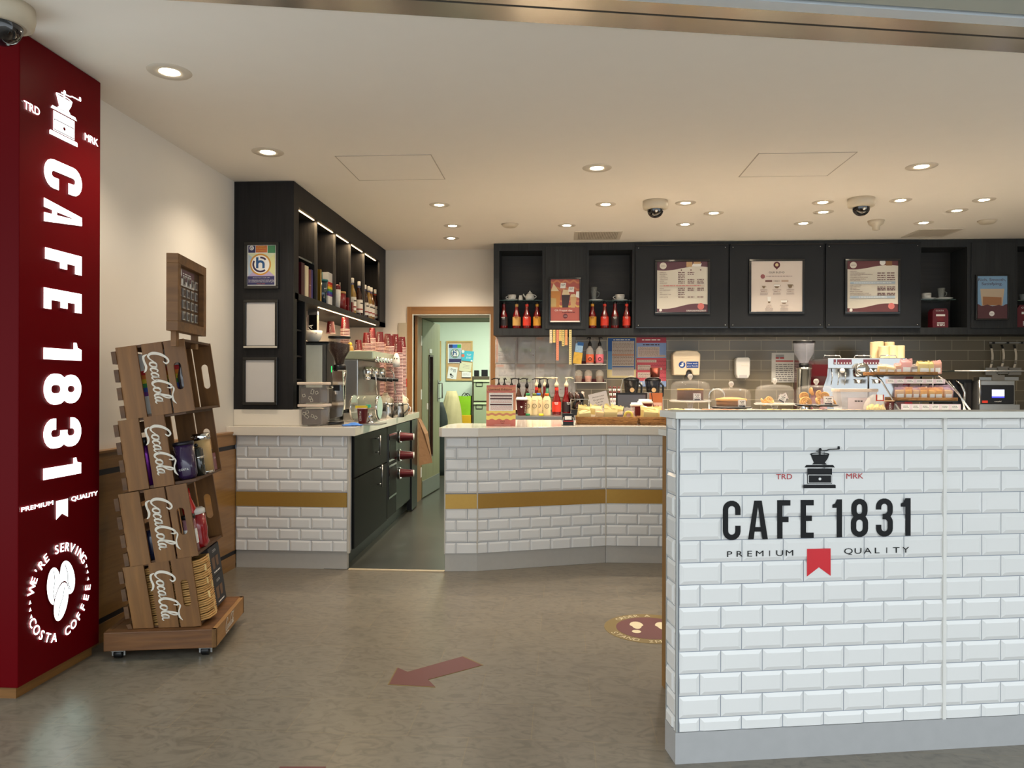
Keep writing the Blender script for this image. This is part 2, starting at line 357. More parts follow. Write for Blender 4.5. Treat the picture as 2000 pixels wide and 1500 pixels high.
def tiles(mb, o, U, width, z0, z1, ztop, m, grout, tw=.150, th=.0762, phase=0, proud=.007, skip=None, bevw=.013):
    """bevelled brick tiles on a vertical wall face. o = floor point of the left edge, U along; rows counted from ztop down"""
    U = V3(U).normalized(); N = U.cross(UZ); o = V3((o[0], o[1], 0)); g = .0014
    B = lambda s_, z, d: o + U * s_ + UZ * z + N * d
    mb.add([B(0, z0, 0), B(width, z0, 0), B(width, z1, 0), B(0, z1, 0)], [(0, 1, 2, 3)], grout)
    r = 0; zt = ztop
    while zt > z0:
        a, b = max(zt - th, z0) + g, min(zt, z1) - g
        if b > a + .004 and not (skip and a > skip[0] - .02 and b < skip[1] + .02):
            s_ = -tw + (tw / 2 if (r + phase) % 2 else 0)
            while s_ < width:
                c, d = max(s_, 0) + g, min(s_ + tw, width) - g
                if d > c + .004:
                    bl = bevw if s_ >= -1e-4 else .001; br_ = bevw if s_ + tw <= width + 1e-4 else .001
                    bb = bevw if zt - th >= z0 - 1e-4 else .001; bt = bevw if zt <= z1 + 1e-4 else .001
                    if d - c > bl + br_ + .002 and b - a > bb + bt + .002:
                        q = .0015
                        mb.add([B(c, a, 0), B(d, a, 0), B(d, b, 0), B(c, b, 0), B(c, a, q), B(d, a, q), B(d, b, q), B(c, b, q),
                                B(c + bl, a + bb, proud), B(d - br_, a + bb, proud), B(d - br_, b - bt, proud), B(c + bl, b - bt, proud)],
                               [(0, 1, 5, 4), (1, 2, 6, 5), (2, 3, 7, 6), (3, 0, 4, 7), (4, 5, 9, 8), (5, 6, 10, 9), (6, 7, 11, 10), (7, 4, 8, 11), (8, 9, 10, 11)], m)
                    else:
                        mb.add([B(c, a, 0), B(d, a, 0), B(d, b, 0), B(c, b, 0), B(c, a, .003), B(d, a, .003), B(d, b, .003), B(c, b, .003)],
                               [(0, 1, 5, 4), (1, 2, 6, 5), (2, 3, 7, 6), (3, 0, 4, 7), (4, 5, 6, 7)], m)
                s_ += tw
        zt -= th; r += 1
# ---------------- materials ----------------
WHITEWALL = mat('wall paint', (220, 213, 201), .85, noise=.015)
CEIL = mat('ceiling paint', (238, 231, 220), .9, noise=.015)
BLACKW = wood('black stained oak', (19, 18, 19), (31, 30, 31), .5, (90, 90, 3), .3, spec=.3)
BLACKP = mat('black lacquer', (20, 21, 24), .4, noise=.15, spec=.3)
BLACK = mat('black plastic', (14, 14, 15), .35)
OAK = wood('light oak', (128, 88, 42), (158, 114, 60), .38, (14, 3, 60), .1, .2)
OAKV = wood('light oak upright', (128, 88, 46), (156, 112, 62), .42, (60, 60, 3), .1)
STONE = mat('pale quartz worktop', (224, 216, 202), .12, noise=.02, nscale=200, coat=.3)
GREYTOP = mat('grey laminate', (222, 220, 212), .3, noise=.02)
TILE = mat('white glazed tile', (226, 225, 222), .12, noise=.015, nscale=3)
GROUT = mat('blue grey grout', (146, 152, 162), .8)
GOLD = mat('brushed gold strip', (188, 150, 76), .38, .6, noise=.05, nscale=40)
STEEL = mat('brushed steel', (165, 165, 162), .32, .9, noise=.06, nscale=60)
KICK = mat('aluminium kickboard', (186, 182, 174), .45, .15, noise=.05, nscale=30)
CHROME = mat('chrome', (225, 225, 222), .06, 1, noise=0)
PSTEEL = mat('polished steel', (196, 188, 176), .2, .85, noise=.08, nscale=2)
WHITEP = mat('white plastic', (228, 224, 216), .35)
CREAM = mat('cream plastic', (230, 214, 180), .4)
GLASS = mat('clear glass', (250, 252, 250), .02, trans=1, ior=1.3)
PANE = mat('thin clear acrylic', (235, 240, 240), .05, alpha=.16, noise=0)
RED = mat('dark red', (112, 14, 20), .35, coat=.3)
CUPRED = mat('cup red', (94, 14, 19), .42)
PAPER = mat('paper', (226, 222, 212), .8)
INK = mat('ink', (30, 26, 30), .8)
MAROON = mat('maroon print', (96, 46, 54), .7)
WICK = wood('wicker', (112, 70, 30), (184, 134, 76), .6, (40, 40, 160), .9)
# ---------------- setting ----------------
ZC = 2.735; XL = -2.34; YB = 8.08; XR = 5.4
BY0 = 8.40   # rear face of the back wall
D11 = V3((math.cos(math.radians(10.8)), math.sin(math.radians(10.8)), 0)); N11 = V3((D11.y, -D11.x, 0))
m = brick('stone effect floor tiles', (118, 110, 96), (113, 105, 92), (124, 112, 92), .457, .305, .0022, (-.11, 3.07), 'XY', .29, (10, .24), .4)
mb = MB().box((-4, -2.5, -.1), (7, 5.2, 0), m).box((XL, 5.2, -.1), (-1.66, YB, 0), m)
mb.box((-.9, 5.2, -.1), (XR, 5.6, 0), m)
struct('floor', mb)
m = mat('dark vinyl floor', (62, 62, 56), .28, noise=.18, nscale=5)
struct('floor', MB().box((-1.66, 5.2, -.1), (-.81, 5.6, .002), m).box((-1.66, 5.6, -.1), (XR, 12.2, .002), m).box((-3.2, 8.1, -.1), (-1.66, 12.2, .002), m).box((-.9, 5.6, -.1), (-.81, 5.61, .001), m))
p0 = PZ(1100, 46, ZC)
def lineY(x, off=0): return p0.y + (x - p0.x) * D11.y / D11.x - off
mb = MB(); mb.prism([(-7, lineY(-7)), (XR + .1, lineY(XR + .1)), (XR + .1, YB), (XL, YB), (XL, 3.1), (-7, 3.1)], ZC, ZC + .1, CEIL)
struct('ceiling', mb)
GREEN = mat('outer ceiling board', (178, 184, 176), .6, noise=.02)
GAP = mat('dark shadow gap', (34, 33, 31), .8)
WL = mat('pale painted ledge', (206, 214, 220), .35, noise=.02)
def strip(name, o0, o1, z0, z1, m_):
    mb = MB(); mb.prism([(-7, lineY(-7, o0)), (XR + .8, lineY(XR + .8, o0)), (XR + .8, lineY(XR + .8, o1)), (-7, lineY(-7, o1))], z0, z1, m_); return struct(name, mb)
strip('trim_1', 0, .118, ZC - .004, ZC + .06, PSTEEL)
strip('trim_2', .118, .133, ZC + .02, ZC + .06, GAP)
strip('trim_3', .133, .235, ZC - .004, ZC + .06, PSTEEL)
strip('trim_4', .235, .30, ZC - .012, ZC + .06, WL)
strip('trim_5', .30, .325, ZC + .012, ZC + .06, GAP)
mb = MB(); mb.prism([(-7, lineY(-7, .325)), (XR + .8, lineY(XR + .8, .325)), (XR + .8, -.2), (-7, -.2)], ZC - .01, ZC + .1, GREEN)
struct('ceiling', mb)
# left wall: plaster above, oak panelling below with two dark inlays
struct('wall_left', MB().box((XL - .12, 3.4, 0), (XL, YB + .3, ZC), WHITEWALL))
mb = MB(); zt = .945
INLAY = mat('dark inlay', (28, 27, 30), .4)
for a, b, mm in ((0, .095, OAK), (.095, .125, INLAY), (.125, .835, OAK), (.835, .865, INLAY), (.865, zt, OAK)):
    mb.box((XL, 3.4, a), (XL + (.05 if mm is OAK else .044), 5.19, b), mm)
mb.box((XL, 3.4, zt), (XL + .055, 5.19, zt + .012), OAK)
struct('trim_6', mb)
struct('wall_front', MB().box((-7, 2.98, 0), (-2.83, 3.1, 2.9), WHITEWALL).box((XR + .1, lineY(XR), 0), (8, lineY(XR) + .12, 2.9), WHITEWALL))
BLACKC = wood('black stained oak lightened by reflection', (32, 33, 34), (48, 50, 51), .5, (90, 90, 3), .3, spec=.3)  # the black oak lightened: reflected light on the wall cabinet put into its colour
# back wall with the doorway, tiled part behind the counter
dx0, dx1, dz = PY(807, 616, 8.05).x, PY(956, 616, 8.05).x, 2.03
mb = MB().box((XL, YB, 0), (dx0, BY0, ZC), WHITEWALL).box((dx0, YB, dz), (dx1, BY0, ZC), WHITEWALL).box((dx1, YB, 0), (XR, BY0, ZC), WHITEWALL)
struct('wall_back', mb)
q = PY(1395, 684.2, YB - .01)
m = brick('olive glazed wall tiles', (122, 112, 92), (112, 103, 86), (176, 164, 138), .3205, .1033, .0022, (q.x, q.z), 'XZ', .22, None, .25)
struct('trim_7', MB().box((dx1 + .12, YB - .012, .9), (XR, YB - .001, 1.9), m))
struct('wall_right', MB().box((XR, lineY(XR), 0), (XR + .1, YB + .3, ZC), WHITEWALL))
mb = MB()
X0, X1, Z1 = PY(795, 599, 8.05).x, PY(968, 599, 8.05).x, PY(795, 599, 8.05).z
yA = YB - .022
mb.box((X0, yA, 0), (dx0 - .012, YB, Z1), OAKV).box((dx1 + .012, yA, 0), (X1, YB, Z1), OAKV)
WO = wood('light oak level', (128, 88, 46), (156, 112, 62), .42, (3, 60, 60), .1)
mb.box((dx0 - .012, yA, dz + .012), (dx1 + .012, YB, Z1), WO)
JAMB = mat('painted jamb', (206, 208, 196), .5)
for a, b in ((dx0 - .012, dx0), (dx1, dx1 + .012)): mb.box((a, yA + .004, 0), (b, 8.14, dz + .012), JAMB)
mb.box((dx0, yA + .004, dz), (dx1, 8.14, dz + .012), JAMB)
mb.box((dx0 - .1, BY0, dz - .0), (dx1 + .1, 9.0, dz + .2), mat('sage lintel', (120, 124, 100), .6)); mb.box((dx0, 8.14, 0), (dx0 + .03, BY0, dz), OAKV).box((dx1 - .004, 8.14, 0), (dx1, BY0, dz), JAMB)
struct('door_1', mb)
# the open door leaf, hinged on the left, swung into the room behind
th = math.radians(4.2)
DM = T(dx0 + .035, BY0 + .005, 0) @ RZ(math.pi / 2 - th)
DOORM = wood('pale laminated door', (122, 122, 88), (142, 140, 104), .4, (70, 70, 3), .08)
mb = MB(); L = .84
mb.box((0, 0, .012), (.30, .044, 2.02), DOORM, DM).box((.47, 0, .012), (L, .044, 2.02), DOORM, DM).box((.30, 0, .012), (.47, .044, .45), DOORM, DM).box((.30, 0, 1.62), (.47, .044, 2.02), DOORM, DM)
door = struct('door_2', mb)
mb = MB(); fr = wood('dark hardwood bead', (50, 30, 20), (70, 44, 28), .4, (60, 60, 3))
for a, b, c, d in ((.29, .31, .44, 1.63), (.46, .48, .44, 1.63), (.29, .48, .44, .46), (.29, .48, 1.61, 1.63)): mb.box((a, -.008, c), (b, .05, d), fr, DM)
mb.build('glazing_bead', door)
MB().box((.31, .018, .46), (.46, .026, 1.61), mat('smoked wired glass', (60, 50, 48), .1, noise=.2, nscale=60), DM).build('vision_panel', door)
mb = MB(); mb.tube([(.76, -.005, 1.12), (.76, -.05, 1.12), (.76, -.05, 1.30), (.76, -.005, 1.30)], .009, STEEL, M=DM); mb.box((.73, -.006, 1.08), (.79, 0, 1.34), STEEL, DM); mb.build('pull_handle', door)
MB().box((.31, -.004, 1.65), (.43, 0, 1.70), WHITEP, DM).build('notice_plate', door)
MB().box((.2, -.008, 1.0), (.24, 0, 1.07), WHITEP, DM).build('keyhole_cover', door)
MB().box((.01, -.004, .02), (L - .01, 0, .2), STEEL, DM).build('kick_plate', door)
for z in (.25, 1.12, 1.72):
    MB().box((dx0 + .004, 8.34, z), (dx0 + .034, 8.345 + .05, z + .11), WHITEP).build('hinge', door)
# threshold strip
a = PZ(681, 1113, 0); b = PZ(868, 1117, 0)
struct('trim_8', MB().prism([(a.x, 5.165), (b.x, 5.165), (b.x, 5.205), (a.x, 5.205)], 0, .007, mat('worn threshold strip', (176, 160, 132), .5, .2)))
# back room
BRW = mat('back room wall paint', (206, 218, 200), .85, noise=.015)
mb = MB().box((-3.3, 11.85, 0), (1.9, 12, 2.7), BRW).box((-3.4, BY0, 0), (-3.3, 12, 2.7), BRW).box((1.9, BY0, 0), (2.0, 12, 2.7), BRW)
struct('wall_far', mb)
struct('ceiling', MB().box((-3.4, BY0, 2.6), (2, 12, 2.7), BRW))
struct('baseboard_far', MB().box((-3.3, 11.82, 0), (1.9, 11.85, .1), WHITEP))
mb = MB().box((-1.3, 10.1, 2.55), (-.1, 10.3, 2.6), mat('tube light diffuser', (236, 255, 232), .5, emit=6))
o = mb.build('ceiling_light'); tag(o, 'white strip light on the ceiling of the room behind the doorway', 'light')
l = bpy.data.lights.new('back_room_lamp', 'AREA'); l.shape = 'RECTANGLE'; l.size = 1.2; l.size_y = .2; l.energy = ROOM_W; l.color = (.95, 1, .88)
lo = bpy.data.objects.new('back_room_lamp', l); C.objects.link(lo); lo.location = (-.7, 10.2, 2.53); lo.parent = o
# ceiling access hatches: thin frames flush with the ceiling
for px in ((652, 304, 845, 302, 868, 350, 702, 352), (1482, 299, 1676, 297, 1612, 345, 1444, 343)):
    P = [PZ(px[i], px[i + 1], ZC) for i in (0, 2, 4, 6)]
    xs = [p.x for p in P]; ya = (P[0].y + P[1].y) / 2; yb = (P[2].y + P[3].y) / 2; xa = (P[0].x + P[3].x) / 2; xb = (P[1].x + P[2].x) / 2
    hm = mat('hatch gap', (186, 176, 162), .8); mb = MB()
    mb.box((xa, ya, ZC - .003), (xb, ya + .006, ZC), hm).box((xa, yb - .006, ZC - .003), (xb, yb, ZC), hm).box((xa, ya, ZC - .003), (xa + .006, yb, ZC), hm).box((xb - .006, ya, ZC - .003), (xb, yb, ZC), hm)
    mb.box((xa + .006, ya + .006, ZC - .002), (xb - .006, yb - .006, ZC), CEIL)
    tag(mb.build('ceiling_hatch'), 'flush access hatch in the ceiling, %s one' % ('left' if px[0] < 1000 else 'right'), 'hatch', 'ceiling hatches')
# ---------------- downlights ----------------
RIM = mat('downlight rim', (206, 196, 180), .5)
LED = mat('lit lamp', (255, 236, 205), .5, emit=30)
def downlight(px, py, r, label, grp, on=True):
    p = PZ(px, py, ZC)
    t = thing('downlight', label, 'light', (p.x, p.y, ZC), 0, grp)
    MB().lathe([(r * .44, .0), (r * .47, -.002), (r * .5, -.004), (r * .95, -.004), (r, 0)], RIM, n=28, cap=False).build('trim_ring', t)
    MB().lathe([(.0, -.0035), (r * .40, -.0035), (r * .44, -.001)], LED if on else WHITEP, n=20, cap=False).build('lamp', t)
    if on:
        l = bpy.data.lights.new('spot', 'SPOT'); l.energy = SPOT_W * (.85 if r > .09 else 1.45); l.color = SPOT_COL; l.spot_size = math.radians(125); l.spot_blend = .9; l.shadow_soft_size = .04
        o = bpy.data.objects.new('spot', l); C.objects.link(o); o.parent = t; o.location = (0, 0, -.02)
    return t
BIG = [(331, 140, 'round recessed spotlight nearest the red illuminated column'), (523, 297, 'round recessed spotlight in front of the black shelf unit on the left'),
       (1166, 328, 'large round recessed spotlight above the middle white counter'), (1800, 325, 'large round recessed spotlight in front of the right-hand ceiling hatch')]
for x, y, l in BIG: downlight(x, y, .098, l, 'large front spotlights')
ROW = {1: 'behind counter, front row', 2: 'behind counter, middle row', 3: 'behind counter, rear row'}
SM = [(858, 400, 'small spotlight over the aisle, nearest of its three'), (884, 441, 'small spotlight over the aisle, middle of its three'), (881, 465, 'small spotlight over the aisle, closest to the doorway'),
      (1183, 399, 'small ceiling spotlight just left of the left dome camera'), (1107, 440, 'small ceiling spotlight right beside the air grille over the left wall cabinet'),
      (1339, 396, 'small ceiling spotlight just right of the left dome camera'), (1394, 416, 'small ceiling spotlight above the second menu board gap'), (1338, 438, 'small ceiling spotlight above the first menu board'),
      (1607, 395, 'upper of two small ceiling spotlights left of the right dome camera'), (1608, 414, 'lower of two small ceiling spotlights left of the right dome camera'), (1569, 436, 'small ceiling spotlight above the gap between second and third menu boards'),
      (1759, 391, 'small ceiling spotlight just right of the right dome camera'), (1869, 411, 'small ceiling spotlight in the middle row at the far right'), (1922, 390, 'small ceiling spotlight nearest the right edge of the picture'),
      (1804, 435, 'small ceiling spotlight beside the right ceiling grille')]
for x, y, l in SM: downlight(x, y, .082, l, 'small ceiling spotlights')
def puck(px, py, name, prof, m_, label, cat, grp=None):
    p = PZ(px, py, ZC); o = MB().lathe(prof, m_, n=24).build(name, None, (p.x, p.y, ZC)); return tag(o, label, cat, grp)
BEIGE = mat('aged white plastic', (200, 188, 166), .5)
puck(996, 438, 'smoke_detector', [(.03, -.03), (.055, -.026), (.07, -.012), (.078, 0)], BEIGE, 'round white smoke detector above the left end of the black wall cabinet', 'smoke detector')
puck(1928, 431, 'smoke_detector', [(.03, -.03), (.055, -.026), (.07, -.012), (.078, 0)], BEIGE, 'round white smoke detector on the ceiling at the far right', 'smoke detector')
puck(1711, 431, 'motion_sensor', [(.018, -.085), (.03, -.08), (.032, -.05), (.06, -.03), (.07, 0)], BEIGE, 'small white ceiling sensor below the right dome camera', 'sensor')
def dome(px, py, s, label):
    p = PZ(px, py, ZC); t = thing('dome_camera', label, 'security camera', (p.x, p.y, ZC), 0, 'dome cameras')
    MB().lathe([(.066 * s, -.062 * s), (.085 * s, -.055 * s), (.09 * s, -.03 * s), (.088 * s, 0)], BEIGE, n=28).build('housing', t)
    pr = [(.058 * s * math.cos(a * math.pi / 16), -.062 * s - .058 * s * math.sin(a * math.pi / 16)) for a in range(8, -1, -1)]
    MB().lathe(pr, mat('smoked dome', (16, 16, 20), .04, coat=1, noise=0), n=28, cap=False).build('dome', t)
    MB().ball((.0, -.052 * s, -.08 * s), .012 * s, CHROME).build('lens', t)
dome(1280, 393, 1.1, 'white dome camera on the ceiling above the first menu board')
dome(1682, 388, 1.12, 'white dome camera on the ceiling above the third menu board')
t = PZ(4, 20, ZC - .0); dome(2, 10, 1.28, 'large white dome camera at the top of the red column')
def grille(P, label):
    xa, xb, ya, yb = P; t = thing('air_grille', label, 'vent', (xa, ya, ZC), 0, 'ceiling grilles')
    MB().box((0, 0, -.006), (xb - xa, .03, 0), RIM).box((0, yb - ya - .03, -.006), (xb - xa, yb - ya, 0), RIM).box((0, .03, -.006), (.03, yb - ya - .03, 0), RIM).box((xb - xa - .03, .03, -.006), (xb - xa, yb - ya - .03, 0), RIM).build('frame', t)
    mb = MB().box((.03, .03, -.001), (xb - xa - .03, yb - ya - .03, 0), mat('vent dark', (150, 142, 128), .7)); n = 26
    for i in range(n):
        x = .035 + (xb - xa - .07) * i / (n - 1); mb.box((x - .004, .03, -.005), (x + .004, yb - ya - .03, -.001), RIM)
    mb.build('louvres', t)
a, b, c = PZ(1122, 452, ZC), PZ(1216, 452, ZC), PZ(1130, 468, ZC); grille((a.x, b.x, a.y, min(c.y, 7.68)), 'square air grille above the left wall cabinet')
a, b, c = PZ(1797, 447, ZC), PZ(1880, 447, ZC), PZ(1765, 463, ZC); grille((a.x, b.x, a.y, min(c.y, 7.68)), 'square air grille above the third menu board')
# ---------------- red illuminated column ----------------
XS = -2.205; YS0, YS1 = 2.94, 3.482; ZB = .055
REDP = mat('glossy red sign panel', (92, 2, 9), .42, noise=.04, nscale=1.5, spec=.08)
t = thing('sign_column', 'tall dark red illuminated cafe sign column on the left', 'sign', (XS, YS0, 0))
def L3(v): return (v[0] - XS, v[1] - YS0, v[2])
MB().box((-.62, 0, ZB), (0, YS1 - YS0, ZC - .004), REDP, bev=.004).build('casing', t)
MB().box((-.60, .03, 0), (-.03, YS1 - YS0 - .01, ZB), wood('plinth oak', (110, 72, 30), (140, 96, 46), .5, (4, 4, 60))).build('plinth', t)
LIT = mat('lit white acrylic', (235, 250, 248), .4, emit=1.5)
fnr = lambda x, y: V3(L3(PX(x, y, XS + .004)))
class FX:
    N = V3((1, 0, 0))
    def __init__(s, sx, sy, ox, oy): s.a = (sx, sy, ox, oy)
    def __call__(s, x, y): return fnr(s.a[2] + x * s.a[0], s.a[3] + y * s.a[1])
# letters read downwards: advance = -z, up = +y; boxes given by their real extents on the panel
def zat(px, py): return PX(px, py, XS).z
yb_, yt_ = PX(83.5, 500, XS).y - YS0, PX(158, 500, XS).y - YS0   # letter foot and head
mb = MB()
def fn_letters(a, b): return V3((.004, b, a))   # a = z, b = y
for ch, za, zb in (('C', zat(98, 309), zat(145, 384)), ('A', zat(85, 386), zat(158, 455)), ('F', zat(84, 482), zat(158, 549)), ('E', zat(84, 561), zat(158, 623)),
                   ('1', zat(150, 670), zat(120, 703)), ('8', zat(110, 730), zat(110, 790)), ('3', zat(140, 815), zat(110, 875)), ('1', zat(150, 893), zat(120, 931))):
    mb = MB(); draw_letter(mb, ch, za, zb, yb_, yt_, .049 if ch != 'A' else .038, fn_letters, LIT, UX); mb.build('letter', t)
# coffee mill emblem, TRD / MRK, PREMIUM QUALITY, ribbon, ring of words
zt_, zb2 = zat(122, 168), zat(115, 278); ya_, yc_ = PX(95, 220, XS).y - YS0, PX(150, 220, XS).y - YS0
class FE:
    N = V3((1, 0, 0))
    def __init__(s, y0, y1, z0, z1): s.q = (y0, y1, z0, z1)
    def __call__(s, x, y): return V3((.004, s.q[0] + (s.q[1] - s.q[0]) * x / 300, s.q[3] + (s.q[2] - s.q[3]) * (1 - y / 400)))
mb = MB(); zA = PX(135, 185, XS).z; zB_ = PX(122, 270, XS).z
grinder_mark(mb, FE(ya_, yc_, zA + .02, zB_ - .01), LIT, REDP); mb.build('coffee_mill_emblem', t)
mb = MB(); UY = V3((0, 1, 0))
def signtext(s_, pxa, pya, pxb, hpx, mm=LIT):
    a = PX(pxa, pya, XS); b = PX(pxb, pya, XS); h = hpx * (a.y + b.y) / 2 / F
    for dd in (-.0005, 0, .0005): mb.text(s_, (.0, a.y - YS0 + dd, a.z), UY, UZ, mm, h=h, wd=b.y - a.y, al='l', off=.004)
signtext('TRD', 45, 211, 76, 17); signtext('MRK', 164, 273, 190, 15)
signtext('PREMIUM', 40, 1000, 102, 9); signtext('QUALITY', 138, 979, 189, 9)
a = PX(108, 979, XS); b = PX(131, 979, XS); c = PX(120, 1012, XS); hgt = a.z - c.z
A = lambda y, z: (.004, y - YS0, z)
mb.add([A(a.y, a.z), A(b.y, a.z), A(b.y, a.z - hgt), A((a.y + b.y) / 2, a.z - hgt * .74), A(a.y, a.z - hgt)], [(4, 3, 2, 1, 0)], LIT)
mb.build('small_lettering', t)
mb = MB(); cc = PX(117, 1155, XS); cy, cz = cc.y - YS0, cc.z; R = (PX(176, 1155, XS).y - PX(60, 1155, XS).y) / 2 * .87
def around(st, a0, a1, up, h):
    n = len(st)
    for i, ch in enumerate(st):
        if ch == ' ': continue
        a = math.radians(a0 + (a1 - a0) * i / (n - 1)); c, s_ = math.cos(a), math.sin(a)
        U = V3((0, s_, -c)) if up else V3((0, -s_, c)); Vv = V3((0, c, s_)) if up else V3((0, -c, -s_))
        r = R if up else R + h
        for dd in (-.0011, 0, .0011): mb.text(ch, V3((0, cy + c * r, cz + s_ * r)) + U * dd, U, Vv, LIT, h=h, al='c', off=.004)
around("WE'RE SERVING", 162, 34, True, .040); around('COSTA COFFEE', 205, 350, False, .040)
for a in (178, 187, 196, 2, 12, 21):
    aa = math.radians(a); p = (cy + (R + .02) * math.cos(aa), cz + (R + .02) * math.sin(aa)); mb.add([(.004, p[0] - .008, p[1] - .007), (.004, p[0] + .008, p[1] - .007), (.004, p[0], p[1] + .009)], [(0, 1, 2)], LIT)
mb.build('ring_lettering', t)
mb = MB()
for (oy, oz, ang, dx) in ((-.045, .035, 95, .004), (.045, .05, 110, .0045), (.0, -.045, 75, .006)):
    ca, sa = math.cos(math.radians(ang)), math.sin(math.radians(ang)); ra, rb = .082, .045
    f = lambda u, v, d=0: V3((dx + d, cy + oy + u * ca - v * sa, cz + oz + u * sa + v * ca))
    for s_, mm, e in ((1.08, REDP, 0), (1, LIT, .0006)):
        mb.add([f(ra * s_ * math.cos(i * math.pi / 14), rb * s_ * math.sin(i * math.pi / 14), e) for i in range(28)], [tuple(range(28))], mm)
    mb.ribbon([(-.065, .004), (-.02, .006), (.02, -.006), (.065, -.004)], .004, lambda x, y: f(x, y, .0012), REDP)
mb.build('coffee_bean_emblem', t)
# ---------------- left service counter ----------------
ZW = .995; ZU = .932; KZ = .125
YF = 5.19; XC0, XC1 = -2.285, -1.475
t = thing('service_counter', 'short white tiled counter with gold stripe on the left of the aisle', 'counter', (0, 0, 0))
mb = MB(); mb.prism([(XL + .001, YF + .006), (XC1 - .002, YF + .006), (XC1 - .002, 5.24), (XL + .001, 5.24)], KZ, ZU, GROUT)
tiles(mb, (XC0, YF), (1, 0, 0), XC1 - XC0 - .015, .535, ZU, ZU, TILE, GROUT, .1535, .0783)
tiles(mb, (XC0, YF), (1, 0, 0), XC1 - XC0 - .015, KZ, .435, .435, TILE, GROUT, .1535, .0783)
mb.build('tiled_front', t)
MB().box((XC0, YF - .008, .435), (XC1 - .018, YF + .004, .535), GOLD).build('gold_stripe', t)
MB().box((XC1 - .014, YF - .010, KZ - .01), (XC1, YF + .02, ZU), mat('edge trim', (196, 190, 178), .4)).build('corner_trim', t)
MB().box((XL + .05, YF + .012, 0), (XC1 - .02, YF + .05, KZ), KICK).build('kickboard', t)
xa, xb = XC1, -1.545
CAB = mat('dark green black laminate', (18, 19, 17), .45, noise=.1, spec=.22)
mb = MB(); mb.prism([(XL + .001, 5.24), (xa - .004, 5.24), (xb - .004, 7.92), (XL + .001, 7.92)], .12, ZU, CAB)
mb.prism([(XL + .05, 5.24), (xa - .05, 5.24), (xb - .05, 7.92), (XL + .05, 7.92)], 0, .12, BLACK); mb.build('carcass', t)
# aisle side: cabinet doors with bar handles, chrome panels, cup dispensers
SD = V3((xb - xa, 7.92 - 5.24, 0)).normalized(); SN = V3((SD.y, -SD.x, 0))
so = V3((xa - .004, 5.24, 0)); SP = lambda px, py, off=0: PL(px, py, so + SN * off, SN)
SM_ = lambda s_, z, off: so + SD * s_ + UZ * z + SN * off
def sbox(mb, s0, s1, z0, z1, d0, d1, m_): mb.box((s0, z0, d0), (s1, z1, d1), m_, frame_at(so, SD, UZ))
def sl(px, py): p = SP(px, py); return ((p - so).dot(SD), p.z)
d1 = thing  # doors are parts of the counter
s0 = sl(725, 900)[0]; s1 = sl(752, 900)[0]; s2 = sl(770, 900)[0]; s3 = sl(798, 900)[0]
drawer = (lambda mb: mb.build('drawer', t))(MB())
bpy.data.objects.remove(drawer)
mb = MB(); sbox(mb, .02, s1 - .01, .63, ZU - .01, 0, .018, CAB); dr = mb.build('drawer', t)
mb = MB(); sbox(mb, .02, s1 - .01, .13, .62, 0, .018, CAB); dd = mb.build('door', t)
def handle(pa, pb, par):
    a, b = sl(*pa), sl(*pb); s_ = (a[0] + b[0]) / 2; mb = MB()
    mb.tube([SM_(s_, a[1], .055), SM_(s_, b[1], .055)], .007, STEEL)
    for z in (a[1] - .025, b[1] + .025): mb.tube([SM_(s_, z, .016), SM_(s_, z, .055)], .005, STEEL, 6)
    mb.build('bar_handle', par)
handle((729, 850), (729, 889), dr); handle((733, 908), (733, 951), dd)
CHR = mat('mirror chrome panel', (150, 150, 146), .08, 1)
mb = MB(); sbox(mb, s1 + .01, s2 - .01, .14, ZU - .01, 0, .018, CAB); mb.build('door', t)
mb = MB()
for z0, z1 in ((.62, .86), (.30, .59)):
    sbox(mb, s1 + .04, s2 - .03, z0, z1, .018, .028, CHR); sbox(mb, s1 + .055, s2 - .045, z0 + .018, z1 - .018, .028, .030, CAB)
mb.build('bin_flap', t)
mb = MB(); sbox(mb, s2, s3, .14, ZU - .01, 0, .018, mat('dark glass door', (22, 25, 22), .3, spec=.25)); mb.build('fridge_door', t)
mb = MB(); sbox(mb, s3 + .02, 2.64, .02, ZU - .005, -.02, .03, BLACK); mb.build('end_post', t)
# quartz worktop with a raised upstand under the black unit
wt = MB(); wt.prism([(XL + .001, YF - .05), (-1.425, YF - .05), (-1.515, 7.97), (XL + .001, 7.97)], ZU + .001, ZW, STONE)
o = wt.build('worktop', bevel=.003); tag(o, 'pale stone worktop on the left counter carrying the coffee machine', 'worktop')
o = MB().box((XL + .001, 5.262, ZW), (-1.80, 5.62, 1.11), STONE).build('worktop_upstand', bevel=.003); tag(o, 'pale stone block under the black shelf unit on the left worktop', 'upstand')
# ---------------- tall black shelf unit ----------------
XF = -1.925; YT0, YT1 = 5.262, 8.06; ZB0, ZS = 1.90, 1.945; ZO = 2.575
t = thing('display_cabinet', 'tall black wooden shelf unit with lit bays on the left wall', 'cabinet', (0, 0, 0))
mb = MB(); mb.box((XL + .001, YT0, 1.112), (XF + .02, YT0 + .03, ZC - .003), BLACKW); mb.build('front_panel', t)
bays = [5.365, 5.84, 6.325, 6.79, 7.27, 7.80]; BP = MB()
BP.box((XL + .001, YT0 + .03, ZB0), (XL + .02, YT1, ZC - .003), BLACKW)
BP.box((XL + .02, YT0 + .03, ZO), (XF, YT1, ZC - .003), BLACKW)
BP.box((XF - .0, YT0 + .03, ZO + .0), (XF + .02, YT1, ZC - .003), BLACKW)
BP.box((XF - .0, YT0 + .03, ZB0), (XF + .02, bays[0], ZO), BLACKW).box((XF, bays[5], ZB0), (XF + .02, YT1, ZO), BLACKW)
